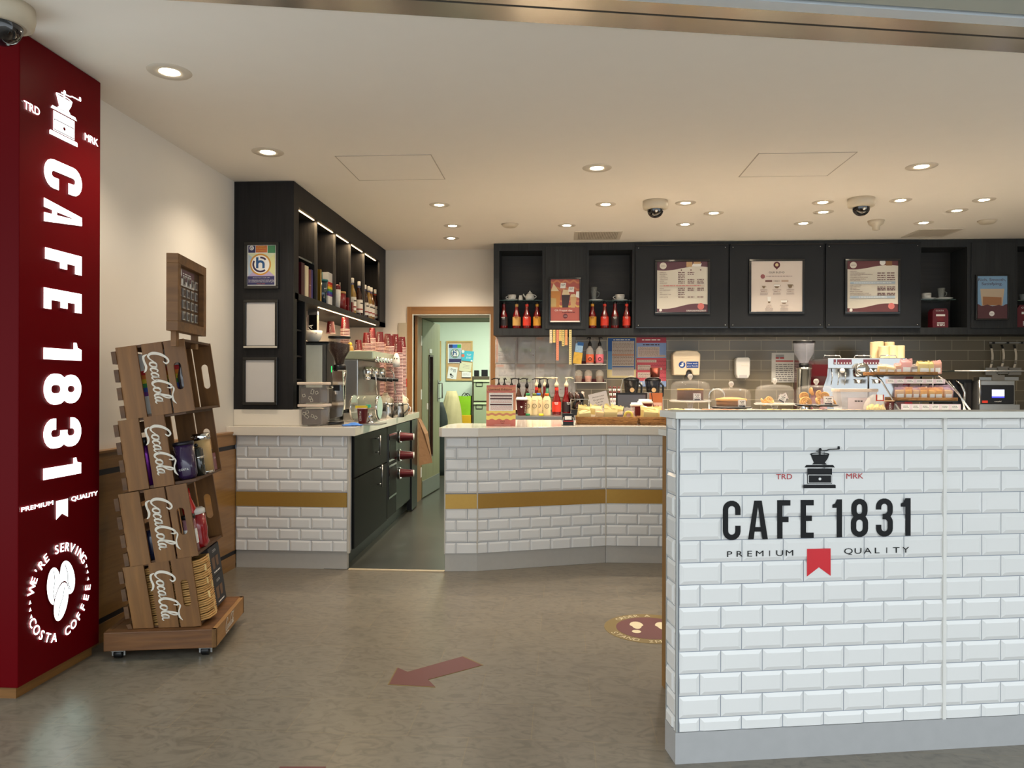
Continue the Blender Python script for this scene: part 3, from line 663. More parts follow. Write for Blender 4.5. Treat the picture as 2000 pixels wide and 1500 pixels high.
BP.box((XL + .02, YT1 - .02, ZB0), (XF, YT1, ZO), BLACKW)
BP.build('carcass', t)
mb = MB().box((XL + .02, YT0 + .03, ZB0), (XF + .02, YT1, ZS), BLACKW); mb.build('shelf', t)
DV = mat('grey edged divider', (60, 58, 56), .4)
for y in bays[1:5]:
    MB().box((XL + .02, y - .009, ZS), (XF - .02, y + .009, ZO), BLACKW).box((XF - .02, y - .009, ZS), (XF - .0, y + .009, ZO), DV).build('divider', t)
WARM = mat('warm light strip', (255, 214, 160), .5, emit=4)
for i in range(5):
    a, b = bays[i] + .02, bays[i + 1] - .03
    o = MB().box((XF - .024, a, ZO - .005), (XF - .014, b, ZO - .001), WARM).build('light_strip', t)
    l = bpy.data.lights.new('bay_lamp', 'AREA'); l.shape = 'RECTANGLE'; l.size = .02; l.size_y = b - a; l.energy = 1.1; l.color = (1, .72, .42)
    lo = bpy.data.objects.new('bay_lamp', l); C.objects.link(lo); lo.location = (XF - .03, (a + b) / 2, ZO - .012); lo.parent = t
MB().box((XF - .004, 5.87, ZB0 - .005), (XF + .006, 7.7, ZB0 - .001), WARM).build('light_strip', t)
l = bpy.data.lights.new('under_lamp', 'AREA'); l.shape = 'RECTANGLE'; l.size = .02; l.size_y = 1.8; l.energy = 4; l.color = (1, .74, .45)
lo = bpy.data.objects.new('under_lamp', l); C.objects.link(lo); lo.location = (XF - .01, 6.8, ZB0 - .012); lo.parent = t
# small open end shelves under the first bay
mb = MB(); mb.box((XL + .001, YT0 + .03, 1.112), (XL + .02, 5.53, ZB0), BLACKW).box((XL + .02, 5.51, 1.112), (XF - .02, 5.53, ZB0), BLACKW)
for z in (1.115, 1.33, 1.50, 1.69): mb.box((XL + .02, YT0 + .03, z - .012), (XF + .0, 5.51, z), BLACKW)
mb.box((XF, YT0 + .03, 1.112), (XF + .02, YT0 + .07, ZB0), BLACKW).box((XF - .03, 5.50, 1.112), (XF + .02, 5.53, ZB0), BLACKW); mb.build('end_shelves', t)
# ---------------- framed prints ----------------
FR = mat('black picture frame', (13, 13, 14), .25, coat=.5)
def pframe(p0_, p1_, y, bw=.022, label='', cat='picture', grp=None, box=None, name='picture_frame', d=.02):
    """frame on a plane facing the camera; p0/p1 print corners in the photo; returns thing + print canvas"""
    a, b = PY(*p0_, y - d), PY(*p1_, y - d); W, Hh = b.x - a.x, a.z - b.z
    t = thing(name, label, cat, (a.x, y, b.z), 0, grp); mb = MB()
    for x0, x1, z0, z1 in ((-bw, W + bw, -bw, 0), (-bw, W + bw, Hh, Hh + bw), (-bw, 0, 0, Hh), (W, W + bw, 0, Hh)): mb.box((x0, -d - .006, z0), (x1, 0, z1), FR, bev=.003)
    mb.build('moulding', t)
    cv = Cv((0, -d + .004, Hh), UX, UZ, W, Hh, box or (0, 0, 100, 100 * Hh / W)); cv.mb.box((0, -d + .0045, 0), (W, 0, Hh), PAPER)
    return t, cv
pm = lambda n, r, g, b: mat('print ' + n, (r, g, b), .6, noise=0)
P_W = pm('white', 232, 230, 224); P_N = pm('navy', 52, 50, 92); P_B = pm('blue', 38, 82, 132); P_P = pm('plum', 58, 40, 72); P_O = pm('orange', 198, 112, 66); P_G = pm('green', 70, 128, 88)
P_LG = pm('pale green', 200, 206, 172); P_LB = pm('pale blue', 170, 188, 204); P_LP = pm('lilac', 176, 158, 192); P_Y = pm('pale yellow', 206, 206, 150); P_GO = pm('gold', 196, 142, 62)
def h_logo(cv, x, y, r, blue, plum, ring):
    cv.circ(x, y, r, ring).circ(x, y, r * .85, P_W)
    A = lambda a0, a1, rr, w_, mm: cv.ribbon([(x + rr * r * math.cos(math.radians(a0 + (a1 - a0) * i / 16)), y - rr * r * math.sin(math.radians(a0 + (a1 - a0) * i / 16))) for i in range(17)], w_ * r, mm)
    A(150, 310, .68, .17, plum); A(92, 42, .66, .17, plum)
    cv.ribbon([(x - .30 * r, y - .68 * r), (x - .30 * r, y + .36 * r)], .22 * r, blue)
    cv.ribbon([(x - .3 * r + .27 * r * (1 - math.cos(math.pi * i / 10)) * 1.1, y - .02 * r - .27 * r * math.sin(math.pi * i / 10)) for i in range(11)] + [(x + .29 * r, y + .36 * r)], .22 * r, blue)
t, cv = pframe((483, 479), (538.5, 558), YT0, .021, 'framed certificate with a round blue h emblem, topmost frame on the black unit', 'picture', 'frames on the black unit', (190, 130, 1040, 1350))
cv.full(P_W).rect(215, 140, 430, 355, P_N).rect(440, 140, 780, 350, P_O).rect(790, 140, 1020, 365, P_G)
cv.rect(215, 375, 1010, 1060, P_LG).poly([(215, 1060), (600, 700), (215, 400)], P_LB).poly([(215, 1060), (1010, 1060), (600, 700)], P_LP).poly([(1010, 1060), (1010, 400), (600, 700)], P_Y)
h_logo(cv, 582, 708, 315, P_B, P_P, P_GO); h_logo(cv, 320, 215, 66, P_N, P_N, P_W)
cv.rect(205, 1065, 1005, 1315, P_N).text('All the Team in Cafe 1831', 610, 1120, P_W, h=26, wd=510).text('For dedication and hard work, giving', 610, 1195, P_W, h=34, wd=750).text('the satisfaction that success can give', 610, 1245, P_W, h=34, wd=760).text('March 2022', 605, 1303, P_O, h=28, wd=240)
cv.lines(500, 720, (160,), P_GO, 26).lines(465, 750, (215,), P_GO, 26).lines(500, 720, (290,), P_GO, 26)
cv.mb.build('print', t)
BLANK = mat('blank grey sheet', (196, 192, 188), .7, noise=.03)
for k, (a, b, lab) in enumerate((((481.5, 591), (537, 675), 'black frame with a blank grey sheet, middle of three on the black unit'), ((480, 703.5), (536, 785.5), 'black frame with a blank grey sheet, lowest of three on the black unit'))):
    t, cv = pframe(a, b, YT0, .021, lab, 'picture', 'frames on the black unit'); cv.full(BLANK); cv.mb.build('blank_sheet', t)
    if k == 0:
        W = cv.w; MB().box((-.018, -.03, -.016), (W + .018, -.026, -.004), mat('bare wood edge', (190, 184, 170), .5)).build('worn_edge', t)
# ---------------- shelf contents ----------------
def cyl_thing(name, x, y, z, parts, label, cat, grp=None, rotz=0, M=None):
    t = thing(name, label, cat, (x, y, z), rotz, grp)
    if M: t.matrix_world = M
    for pn, prof, m_ in parts: MB().lathe(prof, m_, n=20).build(pn, t)
    return t
def yp(px, dx=.045): return PX(px, 600, XF - dx).y
LABW = mat('cream label', (222, 214, 200), .6); AMB = mat('amber syrup', (150, 96, 36), .08, trans=.35, coat=.6, noise=0); DARKS = mat('dark syrup', (52, 26, 16), .06, coat=.8, noise=0); CLR = mat('golden syrup', (176, 140, 72), .08, trans=.3, coat=.6, noise=0)
BLUC = mat('blue collar', (50, 60, 110), .5); REDC = mat('red collar', (150, 40, 30), .5)
def syrup(y, liq, collar, label, x=XF - .045):
    t = thing('syrup_bottle', label, 'bottle', (x, y, ZS), 0, 'syrup bottles on the upper shelf')
    MB().lathe([(.034, 0), (.037, .01), (.037, .18), (.030, .215), (.016, .255), (.0135, .30), (.0135, .31)], liq, n=18).build('bottle', t)
    mb = MB(); mb.lathe([(.0375, .035), (.0375, .16)], LABW, n=18, cap=False)
    for a in (-.6, -.1): bars(mb, (.038 * math.cos(a), .038 * math.sin(a), .12), (-math.sin(a), math.cos(a), 0), UZ, INK, .026, .012, .0014)
    mb.lathe([(.0378, .062), (.0379, .068), (.0378, .074)], REDC, n=18, cap=False); mb.build('label', t)
    MB().lathe([(.0145, .265), (.0148, .27), (.0148, .29)], collar, n=14).build('collar', t)
    MB().lathe([(.0155, .295), (.016, .30), (.016, .335), (.012, .34)], WHITEP, n=14).build('cap', t); return t
syrup(yp(688), CLR, BLUC, 'golden syrup bottle, leftmost on the lit black shelf')
syrup(yp(701), DARKS, BLUC, 'dark syrup bottle with blue collar, second on the shelf')
syrup(yp(714.5), DARKS, BLUC, 'syrup bottle behind the golden pair, white cap and blue collar', XF - .055)
syrup(yp(718.5) + .03, CLR, BLUC, 'golden syrup bottle, left of the touching pair'); syrup(yp(722) + .06, AMB, BLUC, 'amber syrup bottle, right of the touching pair')
syrup(yp(732.5), DARKS, REDC, 'dark syrup bottle with red collar at the right end of the shelf')
def carton(name, x, y, z, sx, sy, sz, m_, label, cat, rotz=0, grp=None, txt=None, tm=None, bev=.002, tilt=0):
    t = thing(name, label, cat, (x, y, z), rotz, grp); mb = MB(); mb.box((-sx / 2, -sy / 2, 0), (sx / 2, sy / 2, sz), m_, RY(tilt) if tilt else None, bev=bev)
    if txt:
        for i, (s_, zz, w_) in enumerate(txt):
            mb.text(s_, (sx / 2, 0, zz), (0, 1, 0), UZ, tm, wd=w_, off=.001); mb.text(s_, (0, -sy / 2, zz), (1, 0, 0), UZ, tm, wd=min(w_, sx * .9), off=.001)
    mb.build('box', t); return t
RB = [mat('rainbow %d' % i, c, .6, noise=0) for i, c in enumerate(((200, 40, 40), (226, 120, 40), (228, 200, 50), (60, 140, 70), (50, 80, 160), (110, 50, 130)))]
def rainbow_box(M, sx, sy, sz, label, grp=None):
    t = thing('mug_box', label, 'box', (0, 0, 0), 0, grp); t.matrix_world = M
    MB().box((-sx / 2, -sy / 2, 0), (sx / 2, sy / 2, sz), WHITEP, bev=.002).build('box', t)
    mb = MB(); z = sz * .30
    for i, m_ in enumerate(reversed(RB)): mb.box((-sx / 2 - .0006, -sy / 2 - .0006, z), (sx / 2 + .0006, sy / 2 + .0006, z + sz * .07), m_); z += sz * .07
    mb.build('rainbow_band', t); return t
xs = XF - .05
carton('coffee_bag', xs, yp(581.5), ZS, .09, .07, .25, mat('dark maroon pack', (70, 16, 24), .4), 'dark maroon pack at the near end of the lit shelf', 'packet')
carton('gift_box', xs, yp(589.5), ZS, .09, .07, .24, CREAM, 'cream gift box with gold edge on the lit shelf', 'box')
carton('cup_pack', xs, yp(597), ZS, .08, .045, .225, RED, 'red pack lettered in white beside the cream box', 'packet', 0, None, [('COSTA', .1, .04)], P_W)
carton('pouch', xs - .01, yp(603), ZS, .08, .05, .235, mat('plum and blue pouch', (70, 62, 120), .4), 'plum and blue pouch leaning against the red pack', 'packet')
o = MB().lathe([(.035, 0), (.05, .12), (.04, .25), (.012, .30)], mat('silver printed bag', (190, 184, 170), .3, .4, noise=.5, nscale=60), n=10).build('coffee_bag', None, (XF - .05, 5.41, 2.24)); tag(o, 'black and silver printed bag high in the first lit bay', 'bag')
o = MB().box((XL + .02, 5.365, 2.225), (XF - .02, 5.83, 2.238), mat('glass shelf', (60, 74, 70), .08, coat=1)).build('glass_shelf'); tag(o, 'dark glass shelf in the first lit bay', 'shelf')
carton('gold_packet', xs, yp(621), ZS, .06, .03, .27, mat('gold foil', (190, 150, 60), .25, .7), 'thin gold foil packet at the left of the second lit bay', 'packet')
rainbow_box(T(XF - .075, yp(641), ZS), .10, .12, .28, 'white box with rainbow band on the lit black shelf')
t = cyl_thing('tumbler', XF - .055, yp(631), ZS, [('cup', [(.036, 0), (.048, .19)], mat('dark teal tumbler', (36, 62, 78), .1, trans=.3, coat=1, noise=0)), ('lid', [(.05, .19), (.05, .205), (.01, .21)], mat('teal lid', (30, 110, 110), .3)), ('straw', [(.004, .2), (.004, .27)], mat('teal straw', (30, 110, 110), .3))], 'tall teal tumbler with a straw in the second lit bay', 'tumbler')
t = cyl_thing('tumbler', XF - .045, yp(657.5), ZS, [('cup', [(.028, 0), (.034, .12), (.034, .17)], WHITEP), ('lid', [(.035, .17), (.035, .2), (.02, .215)], RED)], 'white flask with red lid at the left of the third lit bay', 'flask')
t = cyl_thing('storage_jar', XF - .055, yp(666), ZS, [('jar', [(.05, 0), (.052, .15)], RED), ('lid', [(.053, .15), (.053, .168)], mat('cork lid', (170, 132, 84), .7)), ('straw', [(.004, .16), (.004, .25)], STEEL)], 'red jar with a cork lid and straw in the third lit bay', 'jar')
carton('coffee_carton', XF - .05, yp(675.5), ZS, .08, .08, .13, RED, 'small dark red carton in the third lit bay', 'box', 0, None, [('COSTA', .05, .05)], P_W)
carton('coffee_carton', XF - .03, yp(681), ZS, .05, .05, .10, RED, 'smallest dark red carton against the divider of the third lit bay', 'box', 0, None, [('COSTA', .04, .03)], P_W)
# ---------------- things on the left worktop ----------------
TUB = mat('milky clear tub', (206, 198, 188), .2, alpha=.2, noise=0); TEA = mat('tea packet', (62, 52, 50), .5, noise=.4, nscale=30); PK = mat('packet print', (212, 206, 186), .5)
def tub(x, y, z, label, seed):
    t = thing('food_tub', label, 'container', (x, y, z), .03, 'tubs of tea packets')
    mb = MB(); mb.box((-.082, -.10, 0), (.082, .10, .135), TUB, bev=.01); mb.build('tub', t)
    MB().box((-.092, -.11, .135), (.092, .11, .155), mat('cream lid', (214, 196, 178), .45), bev=.006).build('lid', t)
    mb = MB().box((-.07, -.09, .008), (.07, .09, .115), TEA, bev=.01); mb.build('packets', t, None)
    r = random.Random(seed); mb = MB()
    for i in range(6):
        cx, cz, a = r.uniform(-.05, .05), r.uniform(.025, .10), r.uniform(0, 6.28)
        M = T(cx, -.0905, cz) @ RY(a); mb.box((-.010, -.001, -.010), (.010, .0, .010), PK, M); mb.box((-.007, -.002, -.007), (.007, -.001, .007), INK, M)
    mb.build('packet_labels', t); return t
b_ = PZ(620, 830, ZW)
tub(b_.x, 5.33, ZW, 'clear tub of black tea packets, lower of the two stacked', 3); tub(b_.x - .004, 5.33, ZW + .156, 'clear tub of black tea packets, upper of the two stacked', 5)
# glass fronted milk fridge with the display cup on top
fy = 5.98; xa_, xb_ = PY(583, 700, fy).x, PY(652, 700, fy).x; zt2 = PY(620, 669, fy).z
t = thing('milk_fridge', 'small glass-doored milk fridge on the left worktop under the white cup', 'fridge', (xa_, fy, ZW)); W = xb_ - xa_; Hh = zt2 - ZW
MB().box((0, .03, 0), (W, .40, Hh), mat('fridge grey', (120, 122, 118), .35, .3), bev=.006).build('body', t)
MB().box((.02, .0, .03), (W * .68, .03, Hh - .02), mat('fridge glass with painted reflection', (222, 230, 224), .2, noise=.2, nscale=5)).build('glass_door', t)  # white reflections on the door glass are put into its pale colour
MB().box((W * .68, -.005, .02), (W * .78, .03, Hh - .015), STEEL).build('door_handle', t)
MB().box((W * .80, .0, .02), (W, .03, Hh - .02), mat('fridge side grey', (92, 88, 82), .4)).box((W * .93, -.002, Hh * .62), (W * .95, 0, Hh * .7), mat('green display', (40, 200, 90), .4, emit=1.2)).build('control_strip', t)
MB().box((-.004, -.01, Hh), (W + .004, .41, Hh + .008), BLACK).build('top', t)
CERA = mat('glazed white china', (226, 224, 216), .12, coat=.5, noise=.01)
def cup_prof(r, h): return [(r * .5, 0), (r * .55, .004), (r * .8, h * .25), (r * .95, h * .6), (r, h), (r * .95, h), (r * .88, h * .55), (r * .7, h * .22), (.001, h * .12)]
def big_cup(x, y, z, r, h, label, name='display_cup', mirror=False, grp=None):
    t = thing(name, label, 'cup', (x, y, z), 0, grp); s_ = -1 if not mirror else 1
    MB().lathe(cup_prof(r, h), CERA, n=32, cap=False).build('bowl', t)
    pts = [(s_ * (r * .9 + r * .5 * math.sin(a * math.pi / 8)), 0, h * .82 - h * .55 * (a / 8)) for a in range(9)]
    MB().tube(pts, r * .09, CERA).build('handle', t)
    mb = MB()
    for i, ch in enumerate('COSTA'):
        a = math.radians(-90 + (i - 2) * 9 + (20 if not mirror else -10)); rr = r * .985
        mb.text(ch, (rr * math.cos(a), rr * math.sin(a), h * .68), (-math.sin(a), math.cos(a), 0), UZ, MAROON, h=h * .14, off=.0015)
    mb.build('lettering', t); return t
cx = PY(611, 660, 6.05).x
big_cup(cx - .01, 6.09, zt2 + .008, .074, .095, 'oversized white cup with maroon lettering on top of the milk fridge')
t = thing('coffee_pack', 'tall black and silver coffee pack standing in the oversized white cup', 'packet', (cx - .015, 6.09, zt2 + .03))
MB().prism([(-.045, -.02), (.04, -.025), (.045, .02), (-.04, .02)], 0, .235, mat('printed coffee pack', (176, 160, 150), .4, noise=.6, nscale=30)).build('pack', t)
mb = MB(); f = lambda x, y: V3((x, -.027 - .002, y))
MB().prism([(-.02, -.032), (.045, -.032), (.045, -.024), (-.02, -.024)], .03, .20, mat('black foil', (20, 20, 22), .2, .5)).build('foil_band', t)
mb.prism([(-.03, -.03), (.05, -.03), (.05, .0), (-.03, .0)], .20, .29, mat('silver foil', (200, 200, 205), .18, .9, noise=.3, nscale=40), T(0, 0, 0)); mb.build('silver_crown', t)
mb = MB(); mb.text('LAVA', (.0, -.033, .06), (.25, 0, .97), (-.97, 0, .25), P_W, wd=.12, off=.0006); mb.build('lettering', t)
# bean grinder
gy = 5.60; gx = PY(655, 700, gy).x; gz = lambda y: PY(655, y, gy).z - ZW
t = thing('coffee_grinder', 'tall coffee grinder with dark bean hopper and polished body on the left worktop', 'coffee grinder', (gx, gy, ZW))
hx = PY(663, 700, gy).x - gx; r1 = (PY(683, 700, gy).x - PY(642, 700, gy).x) / 2
SMO = mat('smoked hopper', (90, 70, 62), .05, alpha=.35, coat=1, noise=0); BEAN = mat('roasted beans', (40, 24, 18), .5, noise=.6, nscale=120, bump=.8)
za, zb = gz(712), gz(657)
MB().lathe([(.03, za), (r1 * .55, za + .05), (r1 * .98, za + (zb - za) * .5), (r1, zb - .015)], SMO, T(hx, 0, 0), n=28, cap=False).build('hopper', t)
MB().lathe([(.026, za), (r1 * .5, za + .05), (r1 * .9, za + (zb - za) * .48), (r1 * .92, za + (zb - za) * .72), (.001, za + (zb - za) * .78)], BEAN, T(hx, 0, 0), n=28).build('beans', t)
MB().lathe([(r1 * 1.03, zb - .016), (r1 * 1.03, zb), (.001, zb + .004)], BLACK, T(hx, 0, 0), n=28).build('hopper_lid', t)
MB().lathe([(.05, za - .04), (.05, za - .005), (.03, za + .002)], BLACK, T(hx, 0, 0), n=24).build('collar', t)
MB().lathe([(.046, gz(800)), (.05, gz(740)), (.055, za - .042), (.03, za - .04)], CHROME, T(hx, .0, 0), n=24).build('motor_housing', t)
mb = MB(); A_ = [(-.03, za - .05), (.045, za - .05), (.055, gz(790)), (.04, gz(812)), (-.065, gz(818)), (-.03, gz(780))]
mb.prism([(x, z) for x, z in A_], 0, .02, mat('mirror steel', (210, 214, 214), .12, 1, noise=.1, nscale=6), frame_at((hx - .0, -.052, 0), (1, 0, 0), (0, 0, 1)) @ T(0, 0, -.0)); mb.build('front_plate', t)
mb = MB(); mb.box((hx - .02, -.09, gz(763)), (hx + .03, -.05, gz(752)), BLACK); mb.tube([(hx - .08, -.08, gz(757)), (hx - .01, -.08, gz(757)), (hx, -.085, gz(770))], .008, CHROME); mb.build('doser_lever', t)
MB().lathe([(.085, 0), (.088, .006), (.088, .022), (.08, .026)], BLACK, T(hx - .02, -.12, 0), n=28).build('base_disc', t)
# espresso machine: side view towards the aisle
ey = 6.15; ex0, ex1 = PY(676, 700, ey).x, PY(735, 700, ey).x
t = thing('espresso_machine', 'chrome espresso machine on the left worktop behind the grinder', 'coffee machine', (ex0, ey, ZW))
W = ex1 - ex0; zt3 = PY(700, 685, ey).z - ZW
mb = MB(); mb.box((-.02, .0, .09), (W * .40, .75, zt3 - .07), STEEL, bev=.01); mb.box((-.24, .27, .0), (-.021, .75, zt3 - .002), STEEL, bev=.01); mb.build('body', t)
MB().box((-.02, -.01, zt3 - .07), (W * .9, .78, zt3), mat('pale green panel', (176, 184, 160), .3, .4, noise=.05), bev=.008).build('top_panel', t)
MB().box((-.02, -.02, 0), (W * 1.0, .80, .06), STEEL, bev=.006).build('drip_tray', t)
for i, y in enumerate((.10, .33, .56)):
    mb = MB(); mb.lathe([(.03, -.09), (.042, -.08), (.045, -.03), (.03, 0)], CHROME, T(W * .62, y, zt3 - .13), n=18)
    mb.build('brew_group', t)
for y in (.10, .33, .56):
    mb = MB(); mb.lathe([(.03, -.13), (.036, -.12), (.036, -.10)], CHROME, T(W * .62, y, zt3 - .11), n=18); mb.tube([(W * .66, y, zt3 - .22), (W * .8, y - .01, zt3 - .225), (W * 1.25, y - .02, zt3 - .24)], [.012, .013, .016], BLACK); mb.build('portafilter', t)
for y in (.02, .70): MB().tube([(W * .8, y, zt3 - .13), (W * .95, y, zt3 - .18), (W * 1.02, y, zt3 - .36)], .006, CHROME).build('steam_wand', t)
for i in range(7): MB().lathe([(.018, 0), (.024, .01), (.02, .03)], CHROME, T(W * .92, .03 + i * .105, zt3 - .07) @ RY(math.pi / 2), n=12).build('control_knob', t)
t = thing('ghost_ornament', 'small white ghost-shaped ornament hanging at the end of the chrome coffee machine', 'ornament', (ex1 + .03, ey + .62, ZW + zt3 - .12))
MB().lathe([(.030, 0), (.034, .04), (.028, .09), (.014, .12), (.001, .125)], WHITEP, n=16).build('body', t)
mb = MB()
for s_ in (-.011, .011): mb.ball((s_, -.028, .075), .006, BLACK, sq=(.8, .5, 1.5))
mb.build('eyes', t)
# knock drum, knock box, small cup in front
p = PZ(742, 808, ZW)
t = thing('glass_drum', 'horizontal glass drum with silver ends beside the grinder', 'container', (PY(715, 800, 5.95).x, 5.95, ZW + .11))
MB().lathe([(.09, -.11), (.1, -.09), (.1, .09), (.09, .11)], mat('tinted glass', (170, 180, 160), .04, alpha=.3, coat=1, noise=0), RY(math.pi / 2) , n=28, cap=False).build('drum', t)
MB().lathe([(.088, -.112), (.101, -.108), (.101, -.095)], CHROME, RY(math.pi / 2), n=28).build('end_rim', t)
MB().lathe([(.101, .095), (.101, .108), (.088, .112)], CHROME, RY(math.pi / 2), n=28).build('end_rim', t)
MB().box((-.08, -.06, -.11), (.08, .06, -.09), STEEL).build('stand', t)
o = MB().box((PY(690, 820, 5.4).x, 5.40, ZW), (PY(742, 820, 5.4).x, 5.62, ZW + .008), STEEL, bev=.003).build('metal_tray'); tag(o, 'flat metal tray at the front of the left worktop', 'tray')
COSTA_W = P_W
def paper_cup(name, x, y, z, M=None, label='', cat='cup', grp=None, lid=False, s_=1.0, text=True, rot=0):
    t = thing(name, label, cat, (x, y, z), rot, grp)
    if M is not None: t.matrix_world = M
    mb = MB(); mb.lathe([(.028 * s_, 0), (.029 * s_, .002), (.040 * s_, .108 * s_), (.042 * s_, .11 * s_), (.042 * s_, .113 * s_), (.039 * s_, .113 * s_), (.028 * s_, .01)], CUPRED, n=24, cap=False)
    if text:
        for a0 in (-90, 20):
            for i, ch in enumerate('COSTA'):
                a = math.radians(a0); rr = (.0300 + .012 * (.25 + i * .13)) * s_
                pt = V3((rr * math.cos(a), rr * math.sin(a), (.025 + i * .015) * s_)); mb.text(ch, pt, (0, 0, 1), (math.sin(a), -math.cos(a), 0), P_W, h=.013 * s_, off=.001)
    mb.build('cup_body', t)
    mb = MB(); mb.lathe([(.0405 * s_, .108 * s_), (.0428 * s_, .109 * s_), (.0428 * s_, .114 * s_), (.040 * s_, .114 * s_)], mat('cup rim', (226, 190, 180), .5), n=24, cap=False); mb.build('rim', t)
    if lid:
        MB().lathe([(.044 * s_, .109 * s_), (.0445 * s_, .118 * s_), (.039 * s_, .122 * s_), (.038 * s_, .130 * s_), (.034 * s_, .130 * s_), (.033 * s_, .126 * s_), (.001, .126 * s_)], WHITEP, n=24).build('lid', t)
    return t
paper_cup('paper_cup', PY(708, 800, 5.5).x, 5.5, ZW + .008, label='small red paper cup with yellow packet on the metal tray', text=True)
o = MB().prism([(-.05, -.012), (.04, -.02), (.05, .012), (-.04, .015)], 0, .02, mat('yellow packet', (230, 205, 50), .4)).box((.03, -.015, .005), (.06, .015, .028), mat('green packet', (70, 180, 140), .4)).build('sugar_packet', None, (PY(708, 790, 5.5).x, 5.5, ZW + .118)); tag(o, 'yellow and green packet resting in the small red cup', 'packet')
t = thing('tamper', 'round chrome coffee tamper on the metal tray', 'tamper', (PY(724, 810, 5.47).x, 5.46, ZW + .008)); MB().lathe([(.028, 0), (.029, .01), (.012, .02)], CHROME).build('base', t); MB().lathe([(.01, .02), (.012, .04), (.022, .055), (.018, .075), (.001, .08)], CHROME).build('handle', t)
BLUE = mat('blue cloth', (62, 122, 205), .8, noise=.12, nscale=30)
def cloth(x, y, w_, d, h, label, rot=0):
    mb = MB(); n = 10; r = random.Random(int(x * 100)); vs = []
    for j in range(n):
        for i in range(n):
            u, v = i / (n - 1), j / (n - 1); vs.append(V3(((u - .5) * w_, (v - .5) * d, .003 + h * abs(math.sin(u * 5 + v * 3)) * math.sin(math.pi * u) * math.sin(math.pi * v) + r.uniform(0, h * .15))))
    vs2 = [v - UZ * .002 for v in vs]
    q = lambda o_, fl: [(o_ + j * n + i, o_ + j * n + i + 1, o_ + (j + 1) * n + i + 1, o_ + (j + 1) * n + i)[::fl] for j in range(n - 1) for i in range(n - 1)]
    mb.add(vs + vs2, q(0, 1) + q(n * n, -1), BLUE, True); o = mb.build('cleaning_cloth', None, (x, y, ZW + .001)); o.rotation_euler = (0, 0, rot); tag(o, label, 'cloth', 'blue cloths')
a = PZ(748, 807, ZW); cloth(-1.66, 6.75, .16, .28, .03, 'blue cloth beside the steel milk jugs, nearest the worktop edge', .2)
cloth(-1.60, 7.35, .13, .22, .015, 'blue cloth under the rear steel jug'); cloth(PY(690, 825, 5.35).x, 5.33, .14, .12, .02, 'blue cloth by the black grinder base', .4)
def jug(px, y, label):
    t = thing('milk_jug', label, 'jug', (PY(px, 780, y).x, y, ZW), 0, 'steel milk jugs')
    MB().lathe([(.048, 0), (.05, .004), (.05, .05), (.043, .11), (.046, .13), (.043, .13), (.046, .05), (.046, .006)], mat('satin steel', (188, 186, 180), .18, 1), n=24, cap=False).build('body', t)
    MB().tube([(.043, 0, .115), (.085, 0, .12), (.09, 0, .08), (.05, 0, .035)], .006, STEEL).build('handle', t)
    mb = MB()
    for a, dx in ((0, -.02), (1, .0)): mb.tube([(dx, 0, .01), (dx + .012, -.01, .18)], .0025, STEEL, 6)
    mb.build('thermometer', t)
jug(758, 6.55, 'steel milk jug, left of the two by the milk bottles'); jug(779, 6.7, 'steel milk jug, right of the two by the milk bottles')
MILK = mat('milk bottle plastic', (214, 204, 176), .35, noise=.03)
def milk(px, y, label):
    t = thing('milk_bottle', label, 'bottle', (PY(px, 770, y).x, y, ZW), 0, 'large milk bottles')
    MB().lathe([(.06, 0), (.072, .01), (.072, .12), (.055, .17), (.03, .19), (.024, .2), (.024, .215)], MILK, n=20, sy=.85).build('body', t)
    MB().tube([(.04, 0, .175), (.07, 0, .15), (.066, 0, .10)], .009, MILK).build('handle', t)
milk(753, 6.95, 'cream plastic milk bottle, left one beside the cup stacks'); milk(782, 7.1, 'cream plastic milk bottle, right one beside the cup stacks')
o = MB().lathe([(.035, 0), (.036, .09), (.033, .09)], mat('clear jug', (190, 190, 220), .05, alpha=.5, noise=0)).tube([(.034, 0, .08), (.06, 0, .07), (.055, 0, .03), (.036, 0, .02)], .005, WHITEP).build('measuring_jug', None, (PY(790, 790, 7.3).x, 7.3, ZW)); tag(o, 'small clear jug at the far corner of the left worktop', 'jug')
# stacks of upturned red paper cups: every cup is its own thing
def one_cup():
    t = thing('paper_cup', 'red paper cup', 'cup'); s_ = 1.0
    mb = MB(); mb.lathe([(.042, 0), (.0405, .004), (.030, .106), (.029, .11), (.001, .108)], CUPRED, n=20, cap=False)
    for i, ch in enumerate('COSTA'):
        a = math.radians(-80); rr = .0385 - .0115 * (i * .13 + .1); pt = V3((rr * math.cos(a), rr * math.sin(a), (.02 + i * .015)))
        mb.text(ch, pt, (0, 0, 1), (math.sin(a), -math.cos(a), 0), P_W, h=.014, off=.0012)
    mb.build('cup_body', t); MB().lathe([(.0405, -.001), (.0435, 0), (.0435, .0055), (.041, .0065)], mat('cup rim', (226, 190, 180), .5), n=20, cap=False).build('rim', t); return t
stk = [(700, 664, 7.55, 'leftmost stack by the machine'), (716, 650, 7.35, 'second stack'), (727, 641, 7.65, 'tall rear stack'), (742, 648, 7.2, 'third front stack'), (762, 655, 7.02, 'fourth front stack'), (757, 652, 7.5, 'rear stack'), (772, 653, 7.42, 'rear right stack'), (785, 658, 7.25, 'rightmost tall stack'), (778, 667, 6.92, 'front right stack nearest the milk bottles')]
proto = one_cup(); first = True; pitch = .0135; count = 0; rest = MB(); RIMM = mat('cup rim', (226, 190, 180), .5)
stk_order = [3, 4, 8, 1, 7, 0, 2, 5, 6]
names = ['beside the chrome machine', 'behind the machine', 'tallest at the rear', 'left of centre', 'centre front', 'centre rear', 'rear right', 'rightmost', 'nearest front right']
